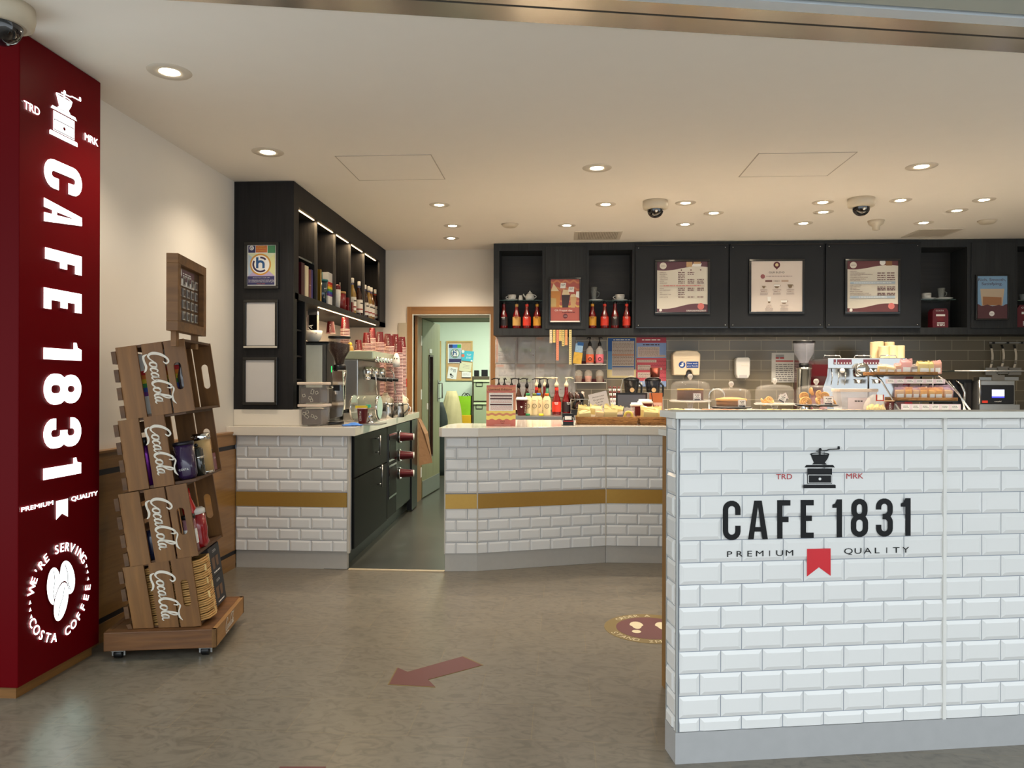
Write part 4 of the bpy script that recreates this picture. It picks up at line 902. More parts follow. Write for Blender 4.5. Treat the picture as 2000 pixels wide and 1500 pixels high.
for k in stk_order:
    px, pyt, y, nm = stk[k]; p = PY(px, pyt, y); n = int((p.z - .11 - ZW) / pitch)
    for j in range(n + 1):
        z = p.z - .11 - j * pitch
        if k in (0,) and j > 12: break
        top = j == 0
        if count > 280 and j > 3:
            M = T(p.x, y, z); rest.lathe([(.0405, .004), (.038, .03)], CUPRED, M, n=16, cap=False); rest.lathe([(.0405, -.001), (.0435, 0), (.0435, .0055), (.041, .0065)], RIMM, M, n=16, cap=False); continue
        count += 1
        lab = ('top cup of the red paper cup stack ' + names[k]) if top else ('upturned red paper cup in the stack ' + names[k] + ' on the left worktop')
        if first: c = proto; c.location = (p.x, y, z); c['label'] = lab; first = False
        else: c = dup(proto, (p.x, y, z), random.uniform(-.5, .9), lab)
        if not top: c['group'] = 'cup stack ' + names[k]
        elif 'group' in c: del c['group']
        if not top:
            for ch in c.children:
                pass
o = rest.build('paper_cups'); tag(o, 'lower red paper cups of the rear stacks on the left worktop', 'cups'); o['kind'] = 'stuff'
# cup dispensers on the aisle side with cups sticking out
for k, (pa, pb, lab) in enumerate((((776, 853), (799, 855), 'top'), ((776, 889), (803, 891), 'middle'), ((776, 924), (809, 926), 'bottom'))):
    s_, z = sl(*pa); base = SM_(s_, z, .02)
    o = MB().lathe([(.055, 0), (.06, .006), (.052, .016), (.047, .014), (.047, 0)], CHROME, frame_at((0, 0, 0), SD, UZ), n=24).build('cup_dispenser', None, base); tag(o, 'round chrome cup dispenser ring on the dark cabinet, %s of three' % lab, 'cup dispenser', 'cup dispensers')
    Mx = frame_at(base, SD, UZ) @ T(0, 0, .135) @ RX(math.pi) @ RZ(math.pi / 2 * (1 if k != 1 else -1))
    t = thing('paper_cup', 'red paper cup sticking out sideways from the %s chrome dispenser' % lab, 'cup', (0, 0, 0)); t.matrix_world = Mx
    mb = MB(); mb.lathe([(.030, 0), (.031, .003), (.042, .125)], CUPRED, n=24, cap=False)
    for i, ch in enumerate('COSTA'):
        a = math.radians(-8 if k == 1 else 188); rr = .0312 + .0115 * (.3 + i * .13)
        mb.text(ch, (rr * math.cos(a), rr * math.sin(a), .033 + i * .015), (0, 0, 1), (math.sin(a), -math.cos(a), 0), P_W, h=.015, off=.001)
    mb.build('cup_body', t); MB().lathe([(.001, 0), (.031, 0), (.031, .006)], WHITEP, n=24).build('base', t)
# shelf rail things behind the grinder: bowls, cups, boxes on the machine top
zt4 = ZW + zt3
o = MB().lathe([(.055, 0), (.062, .03), (.05, .055), (.001, .058)], mat('straw coloured lids', (224, 190, 140), .6), n=20).build('lid_stack', None, (PY(660, 640, 6.5).x, 6.5, zt4 + .001)); tag(o, 'stack of cream cup lids on top of the chrome machine', 'lids')
for px, py, y, lab in ((646, 628, 6.7, 'red paper cup upside down at the back of the machine top, left'), (674, 620, 6.6, 'red paper cup on a short stack on the machine top'), ):
    p = PY(px, py, y); z = p.z - .11; n = 0
    dup(proto, (p.x, y, max(z, zt4 + .001)), .2, lab)
    zz = z - pitch
    while zz > zt4 and px == 674: dup(proto, (p.x, y, zz), .1, 'red paper cup under the top cup of the short stack on the machine', 'short cup stack on the machine'); zz -= pitch
t = thing('cookie_tray', 'wooden tray of small biscuits on top of the chrome machine', 'tray', (PY(627, 648, 6.56).x, 6.56, zt4 + .001)); MB().box((-.08, -.06, 0), (.10, .06, .012), WICK).build('tray', t)
mb = MB(); r = random.Random(5)
for i in range(9): mb.box((-.01, -.01, 0), (.01, .01, .02), mat('biscuit', (206, 160, 96), .7), T(r.uniform(-.07, .09), r.uniform(-.045, .045), .012) @ RZ(r.uniform(0, 3)))
mb.build('biscuits', t)
t = thing('toy_duck', 'small toy with yellow head on top of the chrome machine', 'ornament', (PY(684, 650, 6.5).x, 6.5, zt4 + .001)); MB().lathe([(.018, 0), (.03, .02), (.024, .05), (.012, .06)], mat('ochre pot', (180, 140, 60), .5)).build('body', t); MB().ball((0, 0, .072), .017, mat('bright yellow', (240, 196, 40), .4)).build('head', t)
# wall socket, notices and red call point between unit and doorway
o = MB().box((0, -.018, 0), (.10, 0, .26), mat('beige control box', (178, 168, 146), .5), bev=.004).build('control_box', None, (PY(778, 700, YB).x, YB, PY(778, 678, YB).z)); tag(o, 'beige control box on the wall left of the doorway', 'box')
p = PY(784, 750, YB); a = thing('call_point', 'small red fire call point beside the doorway', 'fire call point', (p.x - .0, YB, p.z)); MB().box((0, -.03, -.03), (.065, 0, .06), mat('alarm red', (190, 30, 30), .4), bev=.004).build('housing', a); MB().box((.018, -.032, -.01), (.048, -.03, .03), WHITEP).build('window', a)
p = PY(783, 733, YB); t = thing('wall_notice', 'narrow printed notice on the wall above the red call point', 'notice', (p.x, YB - .001, p.z)); cv = Cv((0, -.002, .2), UX, UZ, .075, .2, (0, 0, 100, 260)); cv.full(P_W).lines(8, 92, range(12, 250, 14), pm('red', 170, 60, 60), 4); cv.mb.build('sheet', t)
# paper bag hanging from the door handle side
t = thing('paper_bag', 'crumpled brown paper bag hanging beside the dark cabinet', 'bag', (PY(831, 870, 7.98).x, 7.98, 0)); zt5, zb5 = PY(818, 818, 7.98).z, PY(830, 908, 7.98).z; w5 = .085
mb = MB(); mb.add([(-.075, -.03, zt5), (-.055, .03, zt5), (.0, -.05, zt5 - .16), (w5, -.05, zb5 + .03), (w5 - .02, .05, zb5 + .02), (-.06, -.05, zb5), (-.065, .05, zb5), (.02, .05, zt5 - .15)], [(0, 2, 3, 5), (1, 6, 4, 7), (0, 5, 6, 1), (5, 3, 4, 6), (0, 1, 7, 2), (2, 7, 4, 3)], mat('brown kraft paper', (166, 128, 92), .8, noise=.15, nscale=14, bump=.6)); mb.build('bag', t)
# ---------------- middle counter ----------------
def polybox(mb, pts, z0, z1, m_): return mb.prism(pts, z0, z1, m_)
A1, A2, A3, A4 = (-.805, 5.185), (-.585, 5.213), (.318, 5.535), (.78, 5.545)
t = thing('service_counter', 'white tiled counter with gold stripe right of the aisle, bent in three faces', 'counter', (0, 0, 0))
def face(mb, a, b, z0, z1, zt, start, ph=0):
    u = V3((b[0] - a[0], b[1] - a[1], 0)); w_ = u.length; u.normalize(); n = u.cross(UZ)
    tiles(mb, V3((a[0], a[1], 0)) - u * 0, u, w_, z0, z1, zt, TILE, GROUT, .1535, .0783, ph)
mb = MB()
mb.prism([(A1[0] + .002, A1[1] + .012), (A2[0], A2[1] + .012), (A3[0], A3[1] + .012), (A4[0], A4[1] + .012), (A4[0], 5.95), (-.10, 5.95), (A1[0] + .002, 5.62)], KZ, ZU, GROUT)
for a, b in ((A1, A2), (A2, A3), (A3, A4)):
    face(mb, a, b, .535, ZU, ZU, 0); face(mb, a, b, KZ, .435, .435, 0)
mb.build('tiled_front', t)
for a, b in ((A1, A2), (A2, A3), (A3, A4)):
    u = V3((b[0] - a[0], b[1] - a[1], 0)); w_ = u.length; u.normalize(); M = Matrix(((u.x, -u.y, 0, a[0]), (u.y, u.x, 0, a[1]), (0, 0, 1, 0), (0, 0, 0, 1)))
    MB().box((0, -.009, .435), (w_, .004, .535), GOLD, M).build('gold_stripe', t)
    MB().box((0, .004, 0), (w_, .03, KZ), KICK, M, bev=.002).build('kickboard', t)
    MB().box((-.005, -.010, KZ), (.003, .01, ZU), mat('edge trim', (196, 190, 178), .4), M).build('corner_trim', t)
MB().box((A1[0] - .004, A1[1] + .02, .02), (A1[0] + .002, 5.62, ZU), CAB).build('end_panel', t)
mb = MB(); mb.prism([(-.845, 5.16), (-.82, 5.13), (-.575, 5.165), (.325, 5.49), (.80, 5.50), (.80, 6.38), (-.42, 6.38), (-.47, 5.76), (-.79, 5.76), (-.845, 5.60)], ZU + .001, ZW, STONE)
o = mb.build('worktop', bevel=.003); tag(o, 'pale stone worktop with angled front on the middle counter', 'worktop')
# display counter behind the front screen wall
t = thing('display_counter', 'counter behind the front screen wall carrying the glass cake domes', 'counter', (0, 0, 0))
ZD = 1.10
MB().box((.83, 5.30, .1), (3.9, 5.95, ZD - .03), mat('counter carcass', (150, 148, 140), .5)).build('carcass', t)
MB().box((.83, 5.34, 0), (3.9, 5.9, .1), KICK).build('kickboard', t)
MB().box((.80, 5.26, ZD - .03), (3.95, 6.0, ZD), GREYTOP, bev=.003).build('worktop', t)
# back counter along the tiled wall
ZK = 1.0
t = thing('back_counter', 'long stainless steel counter against the tiled back wall', 'counter', (0, 0, 0))
x0 = PY(985, 800, 7.0).x
MB().box((x0, 7.04, .1), (XR - .001, YB - .013, ZK - .042), BLACKP).build('carcass', t)
MB().box((x0, 7.08, 0), (XR - .001, YB - .03, .1), BLACK).build('plinth', t)
MB().box((x0 - .01, 7.0, ZK - .04), (XR - .001, YB - .013, ZK), STEEL, bev=.003).build('steel_top', t)
# ---------------- things on the middle counter ----------------
def on(px, y, z): p = PY(px, 800, y); return (p.x, y, z)
PK1 = pm('terracotta', 196, 112, 100); PK2 = pm('peach', 206, 138, 104); PY1 = pm('yellow', 232, 212, 110); PDK = pm('brown', 70, 26, 28)
a, b = PY(950, 753, 5.42), PY(1007, 830, 5.42); w_ = .205; h_ = a.z - ZW + .0
t = thing('promo_sign', 'freestanding limited edition drinks sign on the middle worktop', 'sign', (a.x, 5.42, ZW)); t.rotation_euler = (-.06, 0, 0)
cv = Cv((0, -.0035, h_ * 1.01), UX, UZ, b.x - a.x, h_ * 1.01, (80, 770, 550, 1430)); cv.mb.box((0, -.003, 0), (b.x - a.x, 0, h_ * 1.01), WHITEP)
cv.full(PK2)
wv = lambda y, amp=8, ph=0: [(80 + 470 * i / 40, y + amp * math.sin(i * .62 + ph)) for i in range(41)]
for ya, yb2, m_ in ((770, 800, PK1), (860, 890, PK1), (1180, 1430, PY1), (1225, 1260, PK2), (1325, 1430, PK1)): cv.poly(wv(yb2, 10 if yb2 < 1400 else 0)[::1] + wv(ya, 10)[::-1], m_)
cv.rect(120, 895, 510, 1185, P_W).text('Limited Edition', 300, 855, PDK, h=36, wd=370)
for y in (932, 980, 1075): cv.rect(140, y, 490, y + 20, PDK)
cv.lines(150, 490, (910, 962, 1012, 1030, 1048, 1110, 1128, 1146, 1164), PK1, 6).text('COSTA', 340, 1362, PDK, h=16, wd=72); cv.ribbon([(310, 1378), (340, 1395), (370, 1378)], 4, PDK).lines(215, 470, (1412,), P_W, 4)
cv.mb.build('print', t); MB().box((.02, .0, 0), (b.x - a.x - .02, .07, .006), PANE).build('foot', t)
# card reader
p = on(1101, 5.6, ZW); t = thing('card_reader', 'small black card payment terminal on the middle worktop', 'card reader', (p[0] - .01, 5.55, ZW)); t.rotation_euler = (0, 0, .1)
MB().prism([(0, 0), (.085, 0), (.078, .10), (.008, .10)], 0, .085, BLACK, RX(.0)).build('body', t)
MB().box((.018, -.003, .042), (.068, -.001, .068), P_W).build('label', t); MB().box((.004, -.004, .028), (.08, -.001, .034), mat('red line', (180, 40, 40), .4)).build('red_band', t)
MB().tube([(.0, -.012, .004), (.0, -.012, .03), (.01, -.01, .06)], .004, CHROME, 6).tube([(.085, -.012, .004), (.085, -.012, .03), (.075, -.01, .06)], .004, CHROME, 6).build('holder_wire', t)
# wicker baskets with wrapped bakes
def basket(x0_, x1_, y, d, h, label, z=ZW):
    t = thing('wicker_basket', label, 'basket', (x0_, y, z), 0, 'wicker baskets'); W = x1_ - x0_; mb = MB()
    mb.box((.004, .004, 0), (W - .004, d - .004, .006), WICK); n = 5
    for k in range(n):
        zz = .006 + (h - .012) * k / (n - 1); e = .008 * k / n
        pts = []
        for (ax, ay, bx, by) in ((-e, -e, W + e, -e), (W + e, -e, W + e, d + e), (W + e, d + e, -e, d + e), (-e, d + e, -e, -e)):
            L = math.hypot(bx - ax, by - ay); m_ = max(2, int(L / .012))
            for i in range(m_):
                q = i / m_; o_ = .0022 * (1 if (i + k) % 2 else -1); pts.append((ax + (bx - ax) * q + (o_ if ax == bx else 0), ay + (by - ay) * q + (o_ if ay == by else 0), zz))
        mb.tube(pts, h / n * .58, WICK, 6, closed=True)
    mb.build('weave', t); mb = MB(); k = int(W / .022)
    for i in range(k + 1):
        x = W * i / k
        for y_ in (-.004, d + .004): mb.tube([(x, y_, 0), (x, y_, h)], .0028, WICK, 5)
    mb.build('stakes', t)['kind'] = 'stuff'
    MB().tube([(-.01, -.01, h), (W + .01, -.01, h), (W + .01, d + .01, h), (-.01, d + .01, h)], .006, WICK, 6, closed=True).build('rim', t)
    return t
WRAP = mat('cellophane', (240, 238, 226), .08, alpha=.25, coat=1, noise=0)
def packet(x, y, z, w_, h, m_, label, kind='bake', rz=0, tx=0, ry=0, d=.03, grp=None, lab=None):
    t = thing('wrapped_bake', label, 'snack', (x, y, z), 0, grp); t.rotation_euler = (tx, ry + random.uniform(-.07, .07), rz + random.uniform(-.15, .15))
    mb = MB(); mb.box((-w_ / 2, -d / 2, .002), (w_ / 2, d / 2, h * .78), m_, bev=min(.008, d * .3)); mb.build('bake', t)
    n = 8; vs = []; r = random.Random(int(abs(x) * 9999)); mb = MB()
    lo = [(-w_ / 2 - .003, -d / 2 - .002), (w_ / 2 + .003, -d / 2 - .002), (w_ / 2 + .003, d / 2 + .002), (-w_ / 2 - .003, d / 2 + .002)]
    vs = [V3((a, b, .0)) for a, b in lo] + [V3((a, b, h * .8)) for a, b in lo]
    top = []
    for i in range(n + 1):
        q = i / n; top.append(V3((-w_ / 2 - .006 + (w_ + .012) * q, r.uniform(-.004, .004), h * (1 + r.uniform(-.05, .07)))))
    fs = [(0, 1, 5, 4), (1, 2, 6, 5), (2, 3, 7, 6), (3, 0, 4, 7), (0, 3, 2, 1)]; k = 8
    fs += [tuple([4, 5] + [k + i for i in range(n, -1, -1)]), tuple([6, 7] + [k + i for i in range(n + 1)]), (5, 6, k + n), (7, 4, k)]
    mb.add(vs + top, fs, lab or WRAP); mb.build('wrapper', t)
    MB().box((-w_ * .36, -d / 2 - .003, h * .1), (w_ * .36, -d / 2 - .0025, h * .46), P_W).build('label', t)
    return t
SHORT = mat('shortbread', (222, 190, 116), .7, noise=.12, nscale=60); CHOC = mat('chocolate bake', (92, 58, 46), .6); PINKB = mat('pink wrap', (238, 186, 180), .25, alpha=.5); ALM = mat('almond bake', (216, 172, 92), .7, noise=.2, nscale=50); YEL = mat('yellow wrapper', (232, 216, 150), .3, alpha=.7); GREY = mat('grey cookie', (176, 166, 162), .6, noise=.2, nscale=80)
xa = PY(1128, 820, 5.66).x; xb = PY(1243, 820, 5.66).x
basket(xa, xb, 5.66, .20, .055, 'long wicker basket of wrapped bakes on the middle worktop')
bw = (xb - xa)
for i, (q, w2, h, m_, dz, lb, ry) in enumerate(((.14, .08, .10, GREY, 0, 'round grey cookie packet at the left end of the long basket', -.12), (.37, .065, .115, SHORT, 0, 'pair of pale shortbread squares in the long basket', .05), (.57, .09, .11, GREY, 0, 'round cookie packet in the middle of the long basket', .06), (.74, .045, .09, CHOC, 0, 'brown chocolate bake in the long basket', 0), (.89, .07, .12, PINKB, 0, 'pink wrapped bake at the right end of the long basket', .04))):
    packet(xa + bw * q, 5.71, ZW + .008, w2, h, m_, lb, ry=ry, tx=.12, grp='bakes in the long basket', lab=YEL if m_ in (GREY,) else None)
for q, lb in ((.08, 'yellow wrapped bake behind the left cookie in the long basket'), (.30, 'yellow wrapped bake behind the shortbread in the long basket'), (.52, 'yellow wrapped bake behind the middle cookie in the long basket'), (.65, 'yellow wrapped bake behind the chocolate bake')):
    packet(xa + bw * q, 5.80, ZW + .008, .085, .135, SHORT, lb, ry=random.uniform(-.2, .2), grp='bakes in the long basket', lab=YEL)
o = MB().tube([(xa + bw * .87 + .026 * math.cos(a * math.pi / 8), 5.68, ZW + .07 + .026 * math.sin(a * math.pi / 8)) for a in range(16)], .010, mat('yellow ring', (214, 190, 90), .5), 8, closed=True).build('ring_biscuit'); tag(o, 'pale ring biscuit at the front right of the long basket', 'snack')
xa = PY(1252, 820, 5.66).x; basket(xa, xa + .26, 5.66, .20, .055, 'short wicker basket beside the front screen wall, partly hidden')
packet(xa + .07, 5.72, ZW + .008, .10, .11, GREY, 'round cookie packet in the short basket', tx=.1, lab=YEL, grp='bakes in the short basket'); packet(xa + .13, 5.74, ZW + .008, .03, .10, SHORT, 'slim pale bake in the short basket', lab=WRAP, grp='bakes in the short basket'); packet(xa + .09, 5.81, ZW + .008, .15, .125, SHORT, 'yellow wrapped bake at the back of the short basket', lab=YEL, grp='bakes in the short basket')
packet(xa + .19, 5.72, ZW + .008, .07, .10, SHORT, 'yellow wrapped bake at the right of the short basket', lab=YEL, grp='bakes in the short basket')
def take_cup(px, y, z, s_, label): x = PY(px, 800, y).x; return paper_cup('takeaway_cup', x, y, z, label=label, s_=s_, lid=True, grp='lidded takeaway cups', rot=.9)
take_cup(1244, 5.95, ZW, 1.22, 'lidded red takeaway cup between the two wicker baskets'); take_cup(1261, 5.98, ZW, 1.42, 'tall lidded red takeaway cup behind the short basket')
# till, handwritten note, drinks card
y = 6.1; a, b = PY(1203, 767, y), PY(1264, 800, y)
t = thing('till_screen', 'black touch screen till facing the counter, grey screen', 'till', (a.x, y, ZW)); W = b.x - a.x; hh = a.z - ZW
MB().box((0, 0, .05), (W, .03, hh), BLACK, bev=.004).build('bezel', t); MB().box((.014, -.002, .07), (W - .014, 0, hh - .016), mat('grey lcd', (86, 88, 98), .25, noise=.02)).build('screen', t); MB().box((W * .3, .02, 0), (W * .7, .12, .06), BLACK).build('stand', t)
MB().box((W - .005, .08, hh - .06), (W + .05, .2, hh), mat('grey hood', (150, 148, 144), .5)).build('rear_display', t)
y = 5.95; a = PY(1150, 756, y)
t = thing('handwritten_note', 'tilted handwritten card leaning behind the long basket', 'note', (PY(1163, 800, y).x, y, ZW)); t.rotation_euler = (0, -.24, 0)
cv = Cv((-.005, -.002, .225), UX, UZ, .145, .225, (0, 0, 100, 155)); cv.mb.box((-.005, -.0015, 0), (.14, 0, .225), P_W)
cv.rect(0, 0, 100, 155, pm('grey paper', 200, 196, 200))
for s_, yy in (('American', 24), ('Express', 40), ('Cards', 55), ('Can', 70), ('Not be used', 85), ('here', 99)): cv.text(s_, 50, yy, INK, h=8, wd=min(70, 8 * len(s_)))
cv.rect(12, 112, 90, 150, pm('dim picture', 130, 136, 138)).rect(62, 105, 72, 150, pm('blue stripe', 120, 160, 206)); cv.mb.build('card', t)
y = 5.7; a, b = PY(1276, 770, y), PY(1299, 800, y)
t = thing('leaflet_holder', 'orange topped pink leaflet holder at the right of the till', 'leaflet', (a.x, y + .25, ZW)); W = .10
cv = Cv((0, -.002, .235), UX, UZ, W, .235, (0, 0, 100, 235)); cv.mb.box((0, 0, 0), (W, .004, .235), mat('orange card', (228, 96, 40), .5)); cv.full(pm('orange', 230, 100, 44)); cv.rect(6, 75, 94, 228, pm('pale pink', 232, 190, 178)); cv.circ(80, 120, 9, P_P).lines(28, 72, (98,), pm('red', 170, 60, 60), 12).lines(20, 80, (135, 150, 165), pm('red', 170, 60, 60), 5).ribbon([(15, 0), (25, 80), (45, 160), (70, 228)], 5, INK); cv.mb.build('leaflet', t)
# ---------------- things on the back counter ----------------
BRED = mat('dark ruby bottle', (112, 12, 15), .07, coat=1, noise=0)
LAB = {'red': mat('red label', (214, 58, 40), .5), 'amber': mat('amber label', (204, 146, 46), .5), 'tan': mat('tan label', (196, 152, 84), .5), 'dark': mat('dark label', (44, 34, 36), .5)}
def sauce_bottle(x, y, z, lab, label, s_=1.0, cap=True, grp=None, rot=0, neck=True):
    t = thing('sauce_bottle', label, 'bottle', (x, y, z), rot, grp)
    MB().lathe([(.040 * s_, 0), (.043 * s_, .008 * s_), (.043 * s_, .12 * s_), (.036 * s_, .155 * s_), (.021 * s_, .195 * s_), (.016 * s_, .25 * s_), (.017 * s_, .272 * s_)], BRED, n=22).build('bottle', t)
    mb = MB(); mb.lathe([(.0436 * s_, .03 * s_), (.0436 * s_, .125 * s_)], LAB[lab], n=22, cap=False)
    for i, (w_, zz) in enumerate(((.04, .112), (.03, .10))):
        bars(mb, (0, -.0438 * s_, zz * s_), (1, 0, 0), UZ, P_W if lab not in ('amber', 'tan') else PDK, w_ * s_, .007 - .003 * i, .0018, 2 + i)
    mb.build('label', t)
    if neck: MB().lathe([(.0175 * s_, .235 * s_), (.018 * s_, .25 * s_), (.0178 * s_, .262 * s_)], LAB[lab] if lab != 'dark' else BRED, n=16, cap=False).build('neck_band', t)
    if cap: MB().lathe([(.018 * s_, .262 * s_), (.018 * s_, .285 * s_), (.014 * s_, .288 * s_)], BLACK, n=16).build('cap', t)
    return t
def pump(t, z, m_, ang, r=.016, L=.07):
    mb = MB(); mb.lathe([(r * 1.15, z), (r * 1.1, z + .025), (.005, z + .05), (.005, z + .075), (.010, z + .077), (.010, z + .09)], m_, n=14); c, s_ = math.cos(ang), math.sin(ang)
    mb.tube([(-.012 * c, -.012 * s_, z + .085), (L * .5 * c, L * .5 * s_, z + .09), (L * c, L * s_, z + .078)], .0055, m_, 6); mb.build('pump', t)
PUMPW = mat('ivory pump', (232, 214, 180), .4)
yb2 = 7.28
zk = ZK + .0005
t = sauce_bottle(PY(1087, 800, yb2).x, yb2, zk, 'red', 'ruby sauce bottle with red label and ivory pump on the steel counter', 1.0, False, 'pump sauce bottles'); pump(t, .27, PUMPW, math.pi * .98, .018, .09)
t = sauce_bottle(PY(1106, 800, yb2 + .04).x, yb2 + .04, zk, 'dark', 'ruby sauce bottle with dark label and ivory pump, beside the red labelled one', 1.0, False, 'pump sauce bottles', .5); pump(t, .27, PUMPW, .05, .018, .08)
t = sauce_bottle(PY(1048, 800, 7.62).x, 7.62, zk, 'red', 'ruby sauce bottle with ivory pump standing behind the cream milk bottles', 1.0, False, 'pump sauce bottles'); pump(t, .27, PUMPW, 0, .018, .10)
t = sauce_bottle(PY(1064, 800, 7.70).x, 7.70, zk, 'dark', 'dark bottle with ivory pump standing at the very back behind the milk bottles', 1.0, False, 'pump sauce bottles'); pump(t, .27, PUMPW, 0, .018, .10)
def pump_bottle(px, y, liq, ang, label, h=.27, col=BLACK):
    x = PY(px, 800, y).x; t = thing('syrup_bottle', label, 'bottle', (x, y, zk), 0, 'pump syrup bottles on the steel counter'); k = h / .31
    MB().lathe([(.034, 0), (.037, .01), (.037, .18 * k), (.030, .215 * k), (.016, .255 * k), (.0135, .30 * k)], liq, n=18).build('bottle', t)
    MB().lathe([(.0375, .04), (.0375, .14)], LABW, n=18, cap=False).build('label', t); pump(t, .30 * k, col, ang, .016, .075); return t
for px, y, liq, an, lb in ((974, 7.5, DARKS, 2.9, 'black pump syrup bottle at the far left, spout pointing left'), (985, 7.45, BRED, 1.4, 'black pump bottle, second from left behind the limited edition sign'), (999, 7.5, BRED, .1, 'black pump bottle, third from left, spout pointing right'),
                          (1013, 7.45, DARKS, 1.7, 'black pump bottle with red striped neck, left of the takeaway cup top'), (1029, 7.5, DARKS, 2.8, 'black pump bottle behind the lidded takeaway cup'), (1054, 7.5, AMB, 3.0, 'black pump bottle rising behind the second cream milk bottle'), (1069, 7.45, mat('green syrup', (60, 120, 90), .1, coat=1, noise=0), 3.0, 'black pump bottle with green collar behind the orange capped bottle')):
    pump_bottle(px, y, liq, an, lb)
def milk_carton(px, y, cap, label, body=None):
    x = PY(px, 800, y).x; t = thing('oat_milk_bottle', label, 'bottle', (x, y, zk), 0, 'cream drink bottles'); body = body or mat('cream bottle', (222, 202, 158), .35, noise=.02)
    MB().lathe([(.034, 0), (.039, .01), (.036, .06), (.039, .12), (.035, .16), (.018, .185), (.016, .2)], body, n=20, sy=.85).build('bottle', t)
    MB().lathe([(.02, .185), (.02, .205), (.017, .208)], cap, n=16).build('cap', t)
    mb = MB(); mb.text('MONKS', (0, -.036, .135), UX, UZ, INK, wd=.036, off=.002)
    mb.ribbon([(.019 * math.cos(i * math.pi / 10), .088 + .019 * math.sin(i * math.pi / 10)) for i in range(20)], .004, lambda a, b: V3((a, -.0365 + abs(a) * .1, b)), INK, True); mb.text('C', (0, -.0385, .08), UX, UZ, INK, h=.016, off=.001); mb.build('label', t); return t
milk_carton(1031, 7.14, mat('green cap', (40, 130, 80), .4), 'cream bottle with dark emblem right beside the lidded takeaway cup')
milk_carton(1044, 7.16, mat('olive cap', (110, 120, 50), .4), 'cream bottle with grey side panel, second of four'); milk_carton(1052, 7.30, mat('blue cap', (50, 110, 190), .4), 'cream bottle with blue cap, third of four'); milk_carton(1068, 7.14, mat('orange cap', (226, 100, 30), .4), 'cream bottle with orange cap, rightmost of four')
o = paper_cup('takeaway_cup', PY(1019, 800, 7.1).x, 7.1, zk, label='lidded red takeaway cup with white heart on the steel counter', s_=1.32, lid=True, grp=None, rot=1.0)
mb = MB(); f = lambda a, b: V3((a, -.052, b)); mb.add([f(0, .07), f(.010, .082), f(.006, .09), f(0, .086), f(-.006, .09), f(-.010, .082)], [(0, 1, 2, 3, 4, 5)], P_W); h_ = mb.build('heart', o); h_.rotation_euler = (0, 0, -1.0)
for px, m_, lb in ((1031, 'green', 'green bottle cap lying on the steel counter edge'), (1057, 'yellow', 'yellow bottle cap lying on the steel counter edge')):
    o = MB().lathe([(.022, 0), (.022, .016), (.018, .02)], mat(m_ + ' loose cap', (40, 120, 70) if m_ == 'green' else (226, 206, 40), .4), n=18).build('bottle_cap', None, (PY(px, 800, 7.05).x, 7.05, zk)); tag(o, lb, 'bottle cap')
for px, lb in ((1018, 'left'), (1076, 'right')):
    o = MB().box((0, 0, 0), (.03, .08, .075), P_W).build('paper_stack', None, (PY(px, 800, 7.2).x + .02, 7.38, zk)); tag(o, 'white paper block standing behind the bottles, %s one' % lb, 'paper')
# blenders
def blender(px, y, label):
    x = PY(px, 800, y).x; t = thing('blender', label, 'blender', (x, y, zk), 0, 'black blenders')
    MB().lathe([(.075, 0), (.07, .05), (.055, .10), (.05, .12)], BLACK, n=24, sy=1.1).build('base', t)
    MB().lathe([(.045, .12), (.055, .16), (.075, .30), (.078, .33)], mat('dark jug', (30, 30, 32), .06, alpha=.8, coat=1, noise=0), n=24, cap=False).build('jug', t)
    MB().lathe([(.08, .33), (.078, .345), (.05, .36), (.001, .365)], BLACK, n=24).build('lid', t)
    MB().lathe([(.02, 0), (.022, .002)], mat('beige badge', (170, 140, 100), .5), T(0, -.078, .24) @ RX(math.pi / 2), n=20).build('badge', t)
    MB().tube([(.075, 0, .31), (.10, 0, .28), (.095, 0, .18), (.06, 0, .16)], .01, BLACK).build('handle', t)
    mb = MB()
    mb.tube([(-.098, .02, .0), (-.10, .02, .26), (-.08, .02, .34), (0, .02, .38), (.08, .02, .34), (.10, .02, .26), (.098, .02, .0)], .006, PANE); mb.build('hood', t)
blender(1233, 7.5, 'black blender behind the till, left of two'); blender(1275, 7.5, 'black blender below the pink poster, right of two')
t = thing('straw_cup', 'holder of red and white striped paper straws behind the till', 'straws', (PY(1200, 800, 7.3).x, 7.3, zk)); MB().lathe([(.04, 0), (.045, .16)], mat('clear pot', (200, 200, 196), .1, alpha=.3, noise=0), n=20).build('pot', t)
for k in range(10):
    mb = MB(); a = k * .63; rx, ry_ = .028 * math.cos(a), .02 * math.sin(a)
    for j in range(12):
        z0, z1 = .01 + j * .022, .01 + (j + 1) * .022; s0_, s1_ = 1 + z0 * 8 * abs(math.cos(a)), 1 + z1 * 8 * abs(math.cos(a)); mb.tube([(rx * s0_ * .6, ry_, z0), (rx * s1_ * .6, ry_, z1)], .004, RED if j % 2 else P_W, 6)
    mb.build('straw', t)
o = MB().lathe([(.045, 0), (.05, .09), (.052, .092)], mat('copper shaker', (170, 90, 76), .25, .7), n=20).build('cocktail_cup', None, (PY(1281, 800, 7.85).x, 7.85, PY(1281, 743, 7.85).z)); tag(o, 'copper coloured cup on top of the right blender', 'cup')
o.location.z = zk + .366; o.location.y = 7.5; o.location.x = PY(1279, 800, 7.5).x
